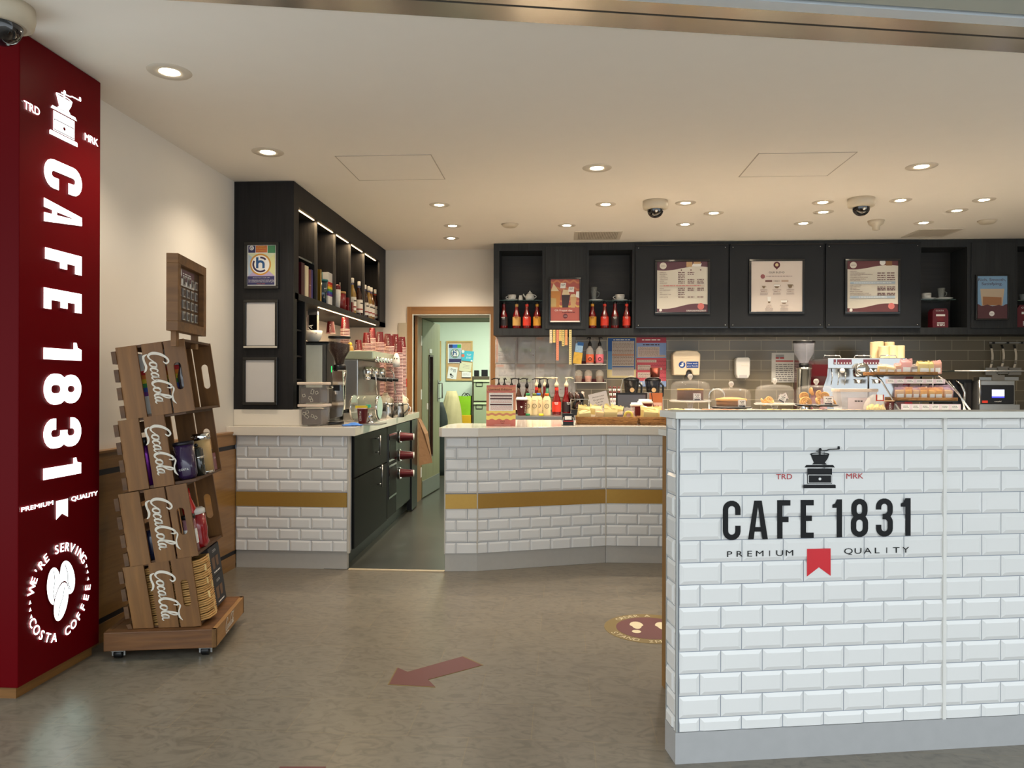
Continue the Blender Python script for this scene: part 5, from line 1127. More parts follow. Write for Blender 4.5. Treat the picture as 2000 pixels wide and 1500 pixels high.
# espresso cups pile near the rack foot
t = thing('utensil_caddy', 'black wire caddy full of small dark jars right of the sauce bottles', 'caddy', (PY(1131, 800, 7.3).x, 7.3, zk)); MB().box((-.08, -.07, 0), (.09, .07, .05), BLACK).tube([(-.08, -.07, .15), (.09, -.07, .15), (.09, .07, .15), (-.08, .07, .15)], .004, STEEL, 6, closed=True).tube([(-.08, -.07, .0), (-.08, -.07, .15)], .003, STEEL, 6).tube([(.09, -.07, .0), (.09, -.07, .15)], .003, STEEL, 6).build('rack', t)
r = random.Random(9)
for k in range(8):
    M = T(r.uniform(-.06, .07), r.uniform(-.05, .05), .06 + (k % 2) * .08) @ RX(r.uniform(-.4, .4)) @ RY(r.uniform(-.5, .5)); MB().lathe([(.022, 0), (.026, .05), (.015, .07), (.015, .085)], [BLACK, mat('brown glass', (60, 36, 26), .1, coat=1), mat('pale jar', (180, 164, 150), .4)][k % 3], M, n=14).build('jar', t)
o = MB().box((-.03, -.01, 0), (.03, .01, .05), mat('bright blue box', (40, 120, 190), .5)).build('blue_box', None, (PY(1152, 775, 7.35).x, 7.35, zk + .06)); tag(o, 'small bright blue box right of the wire caddy', 'box'); o.location.z = zk
# two tier wire shelf on the wall with bottles and glasses
y0s = 7.78; xa, xb = PY(1122, 710, y0s).x, PY(1184, 710, y0s).x; z1_, z2_ = PY(1150, 711.5, y0s).z, PY(1150, 747, y0s).z
for nm, z in (('upper', z1_), ('lower', z2_)):
    t = thing('wire_shelf', '%s white wire shelf on the wall below the black cabinet' % nm, 'shelf', (xa, y0s, z), 0, 'wire wall shelves'); W = xb - xa; D = YB - .02 - y0s
    MB().tube([(0, 0, 0), (W, 0, 0), (W, D, 0), (0, D, 0)], .004, WHITEP, 6, closed=True).build('frame', t)
    mb = MB()
    for i in range(1, 16): mb.tube([(W * i / 16, 0, 0), (W * i / 16, D, 0)], .002, WHITEP, 5)
    mb.build('wires', t)['kind'] = 'stuff'
    MB().box((.01, D - .05, .004), (W - .01, D - .03, .04), mat('maroon ledge', (90, 26, 32), .5)).build('back_rail', t)
def gin(px, m_, label):
    t = thing('pump_bottle', label, 'bottle', (PY(px, 700, y0s + .08).x, y0s + .08, z1_ + .005), 0, 'bottles on the wire shelf')
    MB().lathe([(.036, 0), (.040, .008), (.042, .12), (.036, .155), (.018, .175), (.016, .19)], mat('clear bottle', (200, 196, 190), .05, alpha=.45, coat=1, noise=0), n=20, cap=False).build('bottle', t)
    MB().lathe([(.037, .003), (.0415, .02), (.0425, .10)], m_, n=20).build('label_sleeve', t)
    mb = MB(); mb.ribbon([(.015 * math.cos(i * math.pi / 8), .05 + .015 * math.sin(i * math.pi / 8)) for i in range(16)], .006, lambda a, b: V3((a, -.0445, b)), INK, True); mb.build('emblem', t); pump(t, .185, BLACK, 2.9 if px < 1160 else 0.3, .016, .03)
gin(1152, mat('orange sleeve', (206, 96, 62), .4), 'orange labelled pump bottle on the upper wire shelf'); gin(1171, mat('pink sleeve', (210, 104, 116), .4), 'pink labelled pump bottle on the upper wire shelf')
t = thing('cocktail_pouch', 'leaning yellow and blue pouch at the left of the upper wire shelf', 'pouch', (PY(1127, 700, y0s + .06).x, y0s + .06, z1_ + .006)); t.rotation_euler = (0, .12, 0)
MB().box((-.045, -.01, 0), (.045, .015, .12), mat('yellow pouch', (214, 170, 60), .3, noise=.35, nscale=30), bev=.006).build('pouch', t); MB().box((-.038, -.012, .12), (.04, .01, .21), mat('silver blue straws', (150, 170, 180), .2, .6, noise=.5, nscale=90)).build('straws', t); MB().box((-.02, -.014, .19), (.042, .012, .225), mat('blue tag', (50, 110, 180), .5)).build('tag', t)
for i, (px, lb) in enumerate(((1130, 'left'), (1149, 'middle'), (1171, 'right'))):
    t = thing('glass_jar', 'upturned brandy glass holding %s chips on the lower wire shelf, %s of three' % (('brown', 'pink', 'brown')[i], lb), 'glass', (PY(px, 740, y0s + .09).x, y0s + .09, z2_ + .005), 0, 'glass jars on the wire shelf')
    MB().lathe([(.03, 0), (.036, .03), (.043, .075), (.038, .105), (.02, .122), (.001, .126)], mat('clear bowl', (214, 206, 190), .04, alpha=.35, coat=1, noise=0), n=20, cap=False).build('glass', t)
    MB().lathe([(.027, .002), (.033, .03), (.036, .06), (.001, .065)], mat('chips %d' % i, ((120, 66, 38), (214, 126, 110), (124, 70, 40))[i], .7, noise=.4, nscale=90), n=18).build('chips', t)
# posters and plastic pockets on the wall
t = None
def sheet(px0, py0, px1, py1, box, name, label, cat, off=.02, grp=None):
    a, b = PY(px0, py0, YB - off), PY(px1, py1, YB - off); t = thing(name, label, cat, (a.x, YB - off, b.z), 0, grp)
    cv = Cv((0, -.002, a.z - b.z), UX, UZ, b.x - a.x, a.z - b.z, box); cv.mb.box((0, -.0015, 0), (b.x - a.x, .004, a.z - b.z), PAPER); return t, cv
t, cv = sheet(1186, 659, 1242, 738, (670, 65, 1120, 690), 'wall_poster', 'blue bordered allergen chart poster on the tiled wall', 'poster')
cv.full(pm('cream edge', 206, 190, 140)).rect(680, 75, 1110, 560, pm('strong blue', 34, 84, 150)).rect(680, 280, 745, 560, pm('mid blue', 90, 140, 190)).rect(745, 120, 1092, 660, pm('table grey', 196, 184, 172)).lines(765, 1025, (95,), P_W, 14)
for y in range(130, 500, 22): cv.lines(755, 1085, (y,), pm('table brown', 132, 104, 88), 8, y)
cv.rect(750, 512, 1088, 528, pm('strong blue', 34, 84, 150)).lines(755, 1085, range(545, 650, 16), pm('soft grey', 150, 150, 150), 5); cv.rect(745, 330, 1092, 345, P_O); cv.mb.build('print', t)
t, cv = sheet(1243, 659, 1301, 755, (1130, 65, 1585, 830), 'wall_poster', 'pink and blue drinks chart poster on the tiled wall', 'poster')
cv.full(pm('rose', 196, 84, 96)).rect(1130, 65, 1585, 145, pm('dark rose', 168, 66, 82)).lines(1215, 1505, (95,), P_W, 18).rect(1130, 150, 1585, 385, pm('sky', 138, 162, 206)).lines(1230, 1480, (172,), PDK, 14)
zig = lambda y: [(1130 + i * 20, y + (8 if i % 2 else -8)) for i in range(24)]
for y in (440, 500, 560, 620, 690): cv.ribbon([(min(p[0], 1585), p[1]) for p in zig(y)], 10, pm('dark rose', 168, 66, 82))
cv.rect(1130, 745, 1585, 830, pm('sky', 138, 162, 206))
for x0_, y0_, x1_, y1_ in ((1150, 210, 1480, 340), (1150, 340, 1570, 372), (1145, 415, 1435, 455), (1150, 495, 1345, 535), (1150, 535, 1520, 572), (1150, 612, 1480, 692)): cv.rect(x0_, y0_, x1_, y1_, pm('table cream', 216, 196, 184)); cv.lines(x0_ + 10, x1_ - 10, range(y0_ + 10, y1_ - 8, 18), PDK, 6, y0_)
cv.rect(1145, 765, 1220, 820, P_W); cv.mb.build('print', t)
PKT = mat('glossy clear pocket', (225, 225, 222), .08, alpha=.34, coat=1, noise=0)
n = 0
for r_, (ya, yb3) in enumerate(((658, 710), (711, 775))):
    for c_ in range(4):
        x0p, x1p = 967 + c_ * 39.5, 967 + c_ * 39.5 + 38.5
        if r_ == 1 and c_ == 3: x1p += 0
        t, cv = sheet(x0p, ya, x1p, yb3, (0, 0, 100, 100 * (yb3 - ya) / 38.5), 'recipe_sheet', 'printed sheet in a glossy clear pocket, %s row, %s' % (('upper', 'lower')[r_], ('leftmost', 'second from left', 'third from left', 'rightmost')[c_]), 'notice', .018, 'pocketed sheets on the wall')
        cv.full(pm('sheet grey', 186, 182, 178)); bh = cv.b[3]
        cv.rect(6, 4, 44 if r_ or c_ > 1 else 14, 14 if r_ or c_ > 1 else bh - 5, MAROON if c_ == 1 and not r_ else P_O)
        for y in range(20, int(bh) - 8, 9): cv.lines(18, 94, (y,), pm('soft grey', 150, 150, 150) if y % 2 else MAROON, 3, y + c_)
        cv.rect(18, bh * .38, 88, bh * .55, pm('sage', 168, 176, 150)); cv.mb.build('sheet', t)
        rr = random.Random(n); n += 1; mb = MB(); W, Hh = cv.w, cv.h; N = 9; vs = []
        for j in range(N):
            for i in range(N):
                e = min(i, N - 1 - i, j, N - 1 - j); vs.append((W * i / (N - 1), -.004 - (rr.uniform(.0, .02) if e > 0 else 0), Hh * j / (N - 1)))
        mb.add(vs, [(j * N + i, j * N + i + 1, (j + 1) * N + i + 1, (j + 1) * N + i) for j in range(N - 1) for i in range(N - 1)], PKT, True); mb.build('plastic_pocket', t)
# hanging paper garlands under the cabinet
for k, (px, L, c) in enumerate(((1076, 26, (226, 208, 170)), (1082.5, 25, (222, 196, 110)), (1089, 60, (222, 140, 110)), (1094.5, 22, (220, 190, 110)), (1100, 32, (206, 188, 120)), (1106, 30, (222, 160, 104)), (1114, 68, (216, 200, 140)))):
    p = PY(px, 644, 7.72); lab = ('cream strip leftmost', 'short yellow strip second from left', 'long orange strip', 'shortest yellow strip', 'olive strip', 'peach strip', 'longest cream and black strip at the right')[k]
    t = thing('paper_garland', 'hanging label garland on the cabinet edge, ' + lab, 'garland', (p.x, 7.722, p.z), 0, 'hanging label garlands'); h = L * 7.7 / F
    MB().box((-.013, -.001, -h), (.013, .001, .0), mat('garland %d' % k, c, .6)).build('strip', t)
    mb = MB(); j = 0
    while .012 + j * .022 < h - .01: z = -.012 - j * .022; mb.add([(-.009, -.0015, z), (0, -.0015, z - .007), (.009, -.0015, z), (.009, -.0015, z - .003), (0, -.0015, z - .011), (-.009, -.0015, z - .003)], [(0, 5, 4, 1), (1, 4, 3, 2)], INK if k in (6, 4) else P_O if k in (2, 5) else P_B); j += 1
    mb.build('label_marks', t)
# notices, dryer and dispenser on tiles
a, b = PY(1314, 684, YB - .16), PY(1368, 733, YB - .16); t = thing('hand_dryer', 'cream hand dryer with a blue wash your hands sign on the tiled wall', 'hand dryer', (a.x, YB - .012, b.z)); W, Hh = b.x - a.x, a.z - b.z
M = frame_at((0, 0, 0), (1, 0, 0), (0, 0, 1))
MB().prism([(.01, 0), (W * .47, 0), (W * .50, Hh * .16), (W * .56, Hh * .22), (W * .64, Hh * .22), (W * .70, Hh * .16), (W * .73, 0), (W - .01, .0), (W, Hh * .85), (W - .03, Hh - .008), (W * .5, Hh), (.03, Hh - .008), (0, Hh * .85)], .0, .15, mat('cream dryer', (224, 204, 172), .3, coat=.3), M).build('casing', t).modifiers.new('b', 'BEVEL').width = .008
MB().lathe([(.03, 0), (.028, .05), (.02, .07)], mat('grey nozzle', (90, 90, 100), .4), T(W * .6, -.08, -.02), n=18).build('nozzle', t)
cv = Cv((0, -.1515, Hh), UX, UZ, W, Hh, (190, 185, 490, 465)); cv.circ(290, 347, 36, pm('sign blue', 20, 66, 140)).rect(338, 312, 467, 382, pm('sign blue', 20, 66, 140)).text('Now wash', 402, 340, P_W, h=17, wd=110).text('your hands', 402, 368, P_W, h=17, wd=118).poly([(268, 355), (300, 338), (312, 345), (300, 368), (275, 368)], P_W).poly([(282, 330), (308, 322), (312, 330), (290, 340)], P_W); cv.mb.build('wash_sign', t)
a, b = PY(1437, 698, YB - .1), PY(1465, 739, YB - .1); t = thing('soap_dispenser', 'white wall soap dispenser between hand dryer and notices', 'dispenser', (a.x, YB - .012, b.z)); W, Hh = b.x - a.x, a.z - b.z
MB().prism([(.02, 0), (W - .02, 0), (W - .004, .04), (W, Hh - .02), (W - .015, Hh), (.015, Hh), (0, Hh - .02), (.004, .04)], 0, .10, WHITEP, M).build('casing', t).modifiers.new('b', 'BEVEL').width = .008
MB().box((W * .38, -.103, Hh * .6), (W * .8, -.1005, Hh * .72), PAPER).build('label', t); MB().box((W * .22, -.104, .004), (W * .78, -.1, .035), mat('grey push bar', (196, 192, 190), .3), bev=.003).build('push_bar', t)
for k, (q, lb) in enumerate((((1507, 689, 1551, 747), 'laminated notice with red bar left of the clear bean hopper'), ((1574, 666, 1590, 720), 'laminated notice partly hidden behind the clear bean hopper'))):
    t, cv = sheet(*q, (0, 0, 100, 100 * (q[3] - q[1]) / (q[2] - q[0])), 'wall_notice', lb, 'notice', .016, 'laminated notices'); cv.full(pm('notice white', 206, 204, 198)); bh = cv.b[3]
    if k == 0: cv.rect(18, 34, 96, 40, pm('red', 170, 60, 60)).rect(18, 8, 55, 26, pm('soft grey', 150, 150, 150)).lines(18, 55, (20,), pm('red', 170, 60, 60), 7)
    cv.lines(18, 95, range(50, int(bh) - 8, 9), INK if k else pm('grey ink', 120, 118, 120), 4); cv.mb.build('sheet', t)
# ---------------- black wall cabinet above the back counter ----------------
YC = 7.73; CX0 = PY(964, 560, YC).x; CZ0 = 1.795; CZ1 = ZC - .003; XE = XR - .002
cab = thing('wall_cabinet', 'long black wooden wall cabinet with menu doors and open bays', 'cabinet', (0, 0, 0))
gx_ = lambda px: PY(px, 560, YC).x
zb_, zt_o = PY(1100, 641, YC).z, PY(1100, 489, YC).z
mb = MB(); mb.box((CX0, YB - .02, CZ0), (XE, YB - .013, CZ1), BLACKC)
mb.box((CX0, YC, CZ0), (XE, YB - .02, zb_), BLACKC).box((CX0, YC, zt_o), (XE, YB - .02, CZ1), BLACKC)
open_bays = [(975, 1059), (1150, 1235), (1799, 1889), (1987, 2065)]; edges = [964, 975, 1059, 1150, 1235, 1799, 1889, 1987, 2065, 2110]
for i in range(0, len(edges) - 1, 2):
    a, b = gx_(edges[i]), (gx_(edges[i + 1]) if i + 1 < len(edges) - 1 else XE)
    mb.box((a, YC, zb_), (b, YB - .02, zt_o), BLACKC)
mb.build('carcass', cab)
OAKB = wood('dark stained back panel', (26, 25, 24), (44, 40, 36), .5, (3, 60, 40), .3)
for a, b in open_bays: MB().box((gx_(a), YB - .026, zb_), (gx_(b), YB - .02, zt_o), OAKB).build('back_panel', cab)
for a, b in ((1065, 1144), (1896, 1981)): MB().box((gx_(a), YC - .012, PY(1100, 643, YC).z), (gx_(b), YC, PY(1100, 481, YC).z), BLACKC, bev=.003).build('fixed_panel', cab)
DOORB = mat('black menu door', (34, 36, 39), .5, noise=.08, spec=.3)
for i, (a, b) in enumerate(((1240.5, 1421), (1424, 1606), (1611, 1795))):
    X0, X1, Z0, Z1 = gx_(a), gx_(b), PY(1330, 641, YC - .03).z, PY(1330, 478, YC - .03).z
    d = MB().box((X0, YC - .03, Z0), (X1, YC, Z1), DOORB, bev=.004).build('menu_door', cab)
    for z in (Z0, Z1 - .012): MB().box((X0 + .005, YC - .042, z), (X1 - .005, YC - .03, z + .012), FR).build('edge_bar', d)
    for x in (X0 + .03, X1 - .03):
        for z in (Z0 + .03, Z1 - .03): MB().ball((x, YC - .031, z), .006, CHROME, n=8).build('screw', d)
# menus
MB_ = pm('mulberry', 98, 64, 74); MB2 = pm('menu ground', 214, 208, 194); BUB = pm('bubble', 206, 116, 112); SKY = pm('sky bar', 168, 184, 198)
YM = YC - .03
def wavy(cv, x0_, x1_, y_edge, f, m_): cv.poly([(x0_, y_edge), (x1_, y_edge)][::-1] + [(x0_ + (x1_ - x0_) * i / 20, f(i / 20)) for i in range(21)], m_)
def menu(p0_, p1_, label, box): return pframe(p0_, p1_, YM, .022, label, 'menu board', 'framed menu boards', box, 'menu_board')
t, cv = menu((1283.5, 511.5), (1382, 609.5), 'framed drinks price menu with mulberry waves, left of the three boards', (145, 340, 1205, 1390))
cv.full(MB2); wavy(cv, 145, 1205, 340, lambda q: 500 + 30 * math.sin(q * 5.5 + .6) * (1 if q < .5 else 1) - 40 * q, MB_); wavy(cv, 145, 1205, 1390, lambda q: 1290 + 40 * math.sin(q * 5.5 + .6) - 50 * q, MB_)
cv.circ(273, 423, 72, MB2).text('COSTA', 273, 438, MAROON, h=24, wd=100).rect(760, 345, 885, 450, pm('latte', 196, 160, 116)).poly([(870, 440), (900, 380), (1080, 380), (1060, 440)], P_W).rect(910, 345, 1060, 385, pm('latte', 196, 160, 116))
cv.circ(1065, 1270, 70, BUB).circ(220, 1345, 30, P_W)
for i, (s_, y, c_) in enumerate((('ESPRESSO', 575, 2), ('MACCHIATO', 612, 2), ('CORTADO', 648, 1), ('FLAT WHITE', 684, 1), ('CAPPUCCINO', 721, 3), ('LATTE', 757, 3), ('AMERICANO', 794, 3), ('MOCHA', 905, 3), ('HOT CHOCOLATE', 942, 3), ('TEA', 995, 1), ('SPECIALITY TEA', 1032, 1), ('ICED LATTE', 1087, 3))):
    cv.text(s_, 200, y, MAROON, h=19, wd=17 * len(s_), al='l')
    for k in range(c_): cv.lines(585 + 200 * k, 585 + 200 * k + 140, (y - 17,), MAROON, 15, i * 3 + k)
cv.rect(195, 825, 1135, 860, pm('bar beige', 204, 190, 176)).lines(280, 1060, (832,), BUB, 16)
for x in (652, 852, 1055): cv.rect(x - 12, 505, x + 12, 530, MAROON)
cv.lines(760, 1170, (1350, 1368), P_W, 8); cv.mb.build('print', t)
t, cv = menu((1467.5, 510.5), (1567, 608.5), 'framed our blend poster with coffee cup drawings, middle of the three boards', (145, 185, 1345, 1365))
cv.full(pm('blend ground', 216, 204, 194)).circ(747, 272, 78, MAROON).poly([(677, 300), (747, 382), (817, 300)], MAROON).circ(747, 270, 38, pm('foam', 216, 196, 150)).text('OUR BLEND', 745, 465, INK, h=42, wd=370).circ(417, 540, 54, pm('dusty red', 150, 90, 92)).lines(500, 1115, (530,), pm('dim', 150, 130, 126), 16)
BR = pm('taupe', 128, 96, 88); BR2 = pm('coffee fill', 128, 108, 84)
cv.rect(475, 625, 637, 672, BR).rect(665, 625, 827, 672, pm('outline', 196, 184, 172)).rect(855, 625, 1020, 672, pm('tan bar', 190, 164, 144)).text('MILK', 745, 660, INK, h=20, wd=70)
def bowl(x, y, w_, h_, fill, part=1):
    if part < 1: cv.poly([(x - w_, y), (x - w_ * .9, y + h_ * .6), (x - w_ * .4, y + h_), (x + w_ * .4, y + h_), (x + w_ * .9, y + h_ * .6), (x + w_, y)], P_W); cv.ribbon([(x - w_, y), (x + w_, y)], 5, fill)
    k = 1 - part; cv.poly([(x - w_ * (1 - k * .2), y + h_ * k), (x - w_ * .4, y + h_), (x + w_ * .4, y + h_), (x + w_ * (1 - k * .2), y + h_ * k)], fill); cv.ribbon([(x + w_, y + h_ * .2), (x + w_ * 1.25, y + h_ * .3), (x + w_ * .95, y + h_ * .6)], 6, fill)
bowl(440, 762, 45, 55, BR2); bowl(747, 725, 72, 90, BR2, .5); bowl(1060, 730, 68, 84, BR2); bowl(915, 1095, 75, 85, BR2, .3)
cv.poly([(520, 1015), (610, 1015), (590, 1165), (540, 1165)], P_W).poly([(535, 1125), (597, 1125), (588, 1165), (542, 1165)], BR2)
for s_, x, y in (('ESPRESSO', 442, 868), ('FLAT WHITE', 745, 868), ('AMERICANO', 1060, 868), ('LATTE', 563, 1233), ('CAPPUCCINO', 915, 1233)):
    cv.text(s_, x, y, BR, h=24, wd=20 * len(s_))
    for k in range(5): cv.circ(x - 60 + k * 30, y + 27, 9, BR if k < 3 else pm('tan bar', 190, 164, 144))
    cv.lines(x - 90, x + 90, (y + 58, y + 78, y + 98), pm('dim', 150, 130, 126), 7, x)
cv.mb.build('print', t)
t, cv = menu((1655, 510), (1754, 609), 'framed cold drinks menu with two blue bars, right of the three boards', (180, 180, 1375, 1370))
cv.full(MB2); wavy(cv, 180, 1375, 180, lambda q: 350 + 32 * math.sin(q * 5.5 + .6) - 50 * q, pm('plum wave', 104, 58, 62)); wavy(cv, 180, 1375, 1370, lambda q: 1258 + 40 * math.sin(q * 5.5 + .6) - 60 * q, pm('plum wave', 104, 58, 62))
cv.circ(325, 272, 80, MB2).text('COSTA', 325, 288, MAROON, h=26, wd=110).circ(1012, 215, 70, P_W).rect(1090, 185, 1235, 290, pm('iced', 140, 100, 66)).circ(1220, 1235, 76, BUB).circ(270, 1325, 38, P_W)
for s_, y, w_ in (('FRAPPES', 430, 170), ('COFFEE FRAPPE & CREAM', 468, 350), ('CHOCOLATE FUDGE BROWNIE FRAPPE &', 505, 530), ('LIGHT DAIRY SWIRL', 532, 250), ('STRAWBERRY & CREAM FRAPPE', 570, 420), ('SALTED CARAMEL FRAPPE &', 612, 370), ('LIGHT DAIRY SWIRL', 638, 250), ('ICED COFFEES', 752, 270), ('ICED CAPPUCCINO', 792, 245), ('ICED LATTE', 826, 150), ('ICED AMERICANO', 860, 230), ('FRUIT COOLERS', 905, 295), ('MANGO & PASSION FRUIT COOLER', 945, 450), ('RED SUMMER BERRIES FRUIT COOLER', 980, 495)):
    cv.text(s_, 243, y, MAROON, h=20, wd=w_, al='l')
for y in (455, 508, 557, 612, 780, 818, 850, 930, 965): cv.lines(885, 1075, (y,), MAROON, 18, y); cv.lines(1110, 1300, (y,), MAROON, 18, y + 1)
cv.rect(243, 665, 1300, 718, SKY).rect(238, 998, 1300, 1052, SKY).lines(330, 1210, (685,), P_W, 14).lines(450, 1100, (1018,), P_W, 14); cv.mb.build('print', t)
YP = YC - .012
t, cv = pframe((1076, 545.5), (1131.5, 626.5), YP, .018, 'framed red poster of three iced coffee drinks between the open bays', 'poster', None, (200, 190, 895, 1205))
TC = pm('poster red', 172, 92, 84); TC2 = pm('poster peach', 196, 126, 92)
cv.full(TC); [cv.ribbon([(200 + 695 * i / 24, y + 28 * math.sin(i * .9)) for i in range(25)], 42, m_) for y, m_ in ((250, TC2), (420, TC2), (700, PY1 if 0 else TC2), (830, pm('poster yellow', 206, 172, 96)))]
cv.rect(200, 880, 895, 1205, TC)
cv.poly([(200, 880), (400, 880), (455, 480), (200, 460)], pm('iced caramel', 190, 130, 70)).poly([(200, 860), (330, 860), (330, 660), (200, 640)], pm('cloudy', 190, 164, 110)).poly([(200, 480), (265, 290), (400, 480)], pm('cream swirl', 214, 196, 160))
cv.poly([(480, 880), (620, 880), (670, 570), (462, 570)], pm('iced mocha', 62, 50, 54)).poly([(470, 572), (500, 440), (620, 450), (662, 572)], pm('cream swirl', 214, 196, 160)).poly([(690, 885), (790, 885), (830, 620), (670, 620)], pm('latte', 170, 124, 84)).poly([(672, 622), (690, 560), (790, 550), (830, 622)], pm('cream swirl', 214, 196, 160))
for q in (((425, 410), (555, 410), (572, 280), (440, 280)), ((620, 495), (760, 505), (768, 375), (636, 375)), ((805, 620), (890, 650), (890, 490), (820, 490))): cv.poly(q, P_W)
for x, y in ((500, 310), (700, 400)): cv.lines(x - 45, x + 45, (y, y + 28), pm('soft grey', 150, 150, 150), 16)
cv.text('Oh Frappé day.', 515, 970, P_W, h=45, wd=440).lines(475, 800, (992,), MAROON, 16).circ(553, 1090, 58, MAROON).text('COSTA', 553, 1100, P_W, h=20, wd=80); cv.mb.build('print', t)
MB().box((-.004, -.034, -.014), (cv.w + .004, -.03, -.001), mat('pale card edge', (226, 222, 214), .6)).build('card_edge', t)
t, cv = pframe((1909, 539.5), (1967.5, 622), YP, .016, 'framed blue poster reading rich smooth satisfying with a latte glass', 'poster', None, (930, 620, 1305, 1140))
cv.full(pm('poster blue', 128, 164, 196)).poly([(990, 980), (1245, 980), (1270, 775), (968, 775)], pm('latte glass', 196, 176, 150)).poly([(1000, 975), (1235, 975), (1235, 880), (1000, 870)], pm('latte brown', 160, 112, 76))
cv.poly([(930, 1140), (1305, 1140), (1305, 962), (1280, 968), (1250, 985), (1200, 972), (1120, 990), (1060, 968), (985, 985), (950, 965), (930, 962)], pm('poster plum', 92, 56, 60)).text('Rich, Smooth,', 1115, 678, PDK, h=34, wd=340).text('Satisfying.', 1115, 728, PDK, h=34, wd=262).circ(1113, 1080, 33, P_W).text('COSTA', 1113, 1086, MAROON, h=10, wd=42); cv.mb.build('print', t)
# glass shelves, china and bottles in the open bays
def gshelf(a, b, py, lb):
    z = PY(a, py, YC + .02).z; o = MB().box((gx_(a) + .002, YC + .02, z - .008), (gx_(b) - .002, YB - .03, z), mat('green glass shelf', (60, 90, 84), .06, alpha=.6, coat=1, noise=0)).build('glass_shelf'); tag(o, lb, 'shelf', 'glass shelves in the cabinet'); return z
YI = 7.86
zs = gshelf(975, 1059, 586, 'glass shelf with a teapot in the leftmost open bay')
def xi(px): return PY(px, 580, YI).x
def saucer(x, z, r, label): o = MB().lathe([(r * .5, 0), (r * .55, .004), (r, .016), (r * .98, .018), (r * .5, .008), (.001, .007)], CERA, n=28, cap=False).build('saucer', None, (x, YI, z)); tag(o, label, 'saucer', 'white saucers')
saucer(xi(998), zs, .075, 'white saucer under the cup beside the teapot'); big_cup(xi(1000), YI, zs + .009, .045, .055, 'white cup left of the small teapot', 'coffee_cup')
o = MB().lathe([(.018, 0), (.024, .015), (.022, .035), (.016, .05), (.019, .058)], CERA, n=20).build('milk_pot', None, (xi(1017), YI, zs)); tag(o, 'tiny white milk pot between cup and teapot', 'jug')
t = thing('teapot', 'small white teapot on the glass shelf', 'teapot', (xi(1035), YI, zs)); MB().lathe([(.03, 0), (.045, .015), (.048, .04), (.036, .07), (.022, .08)], CERA, n=24).build('body', t); MB().lathe([(.024, .08), (.018, .09), (.006, .094), (.009, .102), (.001, .108)], CERA, n=18).build('lid', t)
MB().tube([(-.042, 0, .04), (-.06, 0, .055), (-.068, 0, .075)], [.011, .008, .006], CERA).build('spout', t); MB().tube([(.03 + .036 * math.sin(a * math.pi / 8), 0, .07 - .05 * a / 8) for a in range(9)], .005, CERA).build('handle', t)
zs2 = gshelf(1150, 1235, 587, 'glass shelf with a tall glass in the second open bay')
saucer(xi(1163), zs2, .085, 'white saucer under the tall glass'); saucer(xi(1211), zs2, .085, 'white saucer under the cup in the second open bay')
GL = mat('drinking glass', (170, 176, 172), .04, alpha=.28, coat=1, noise=0)
def glass(px, z, label, h=.14, hd=True):
    t = thing('latte_glass', label, 'glass', (xi(px), YI, z)); MB().lathe([(.02, 0), (.023, .01), (.037, h), (.035, h), (.02, .012)], GL, n=20, cap=False).build('glass', t)
    if hd: MB().tube([(.03, 0, h * .7), (.055, 0, h * .6), (.05, 0, h * .35), (.026, 0, h * .25)], .005, GL).build('handle', t)
glass(1160, zs2 + .009, 'tall clear latte glass on a saucer in the second open bay'); big_cup(xi(1211), YI, zs2 + .009, .05, .062, 'white cup on a saucer in the second open bay', 'coffee_cup')
for px, lab, lb in ((984, 'dark', 'dark labelled ruby bottle at the left end of the first bay'), (1009, 'tan', 'tan labelled bottle, second in the first bay'), (1029, 'red', 'red labelled bottle, third in the first bay'), (1049, 'amber', 'amber labelled bottle at the right end of the first bay'),
                    (1157, 'amber', 'amber labelled bottle at the left end of the second bay'), (1181, 'red', 'red labelled bottle, second in the second bay'), (1201, 'dark', 'dark labelled bottle between two red labels in the second bay'), (1224, 'red', 'red labelled bottle at the right end of the second bay')):
    sauce_bottle(PY(px, 620, YI - .06).x, YI - .06, zb_ + .001, lab, lb, .96, True, 'sauce bottles in the cabinet')
zs3 = PY(1850, 584, YC + .03).z; o = MB().box((gx_(1799) + .002, YC + .03, zs3 - .008), (gx_(1870), YB - .03, zs3), mat('green glass shelf')).build('glass_shelf'); tag(o, 'glass shelf with cup and glass in the bay right of the menus', 'shelf', 'glass shelves in the cabinet')
saucer(xi(1812), zs3, .08, 'white saucer under the straight cup in the right bay'); o = MB().lathe([(.03, 0), (.045, .01), (.046, .06), (.043, .06), (.03, .01)], CERA, n=24, cap=False).text('COSTA', (0, -.047, .035), UX, UZ, MAROON, wd=.045, off=.002).build('coffee_cup', None, (xi(1809), YI, zs3 + .009)); tag(o, 'straight white cup at the left of the right bay', 'cup')
saucer(xi(1842), zs3, .09, 'white saucer under the glass mug in the right bay'); glass(1838, zs3 + .009, 'clear glass mug on a saucer in the right bay', .11)
def pack(px, w_, h_, label, grp=None):
    t = thing('coffee_carton', label, 'box', (PY(px, 640, YI - .04).x, YI - .04, zb_ + .001), 0, grp); MR = mat('plum carton', (96, 22, 34), .45)
    MB().prism([(-w_ / 2, 0), (w_ / 2, 0), (w_ / 2, h_ * .85), (w_ * .38, h_), (-w_ * .38, h_), (-w_ / 2, h_ * .85)], -.05, .05, MR, frame_at((0, 0, 0), (1, 0, 0), (0, 0, 1))).build('box', t)
    cv = Cv((-w_ / 2, -.051, h_), UX, UZ, w_, h_, (380, 1030, 545, 1275)); cv.text('COSTA', 455, 1066, P_W, h=18, wd=84).poly([(420, 1108), (505, 1108), (490, 1190), (432, 1190)], RED).rect(415, 1104, 510, 1128, P_W).rect(425, 1208, 505, 1220, P_W).lines(425, 505, (1228, 1243), P_W, 9); cv.mb.build('print', t)
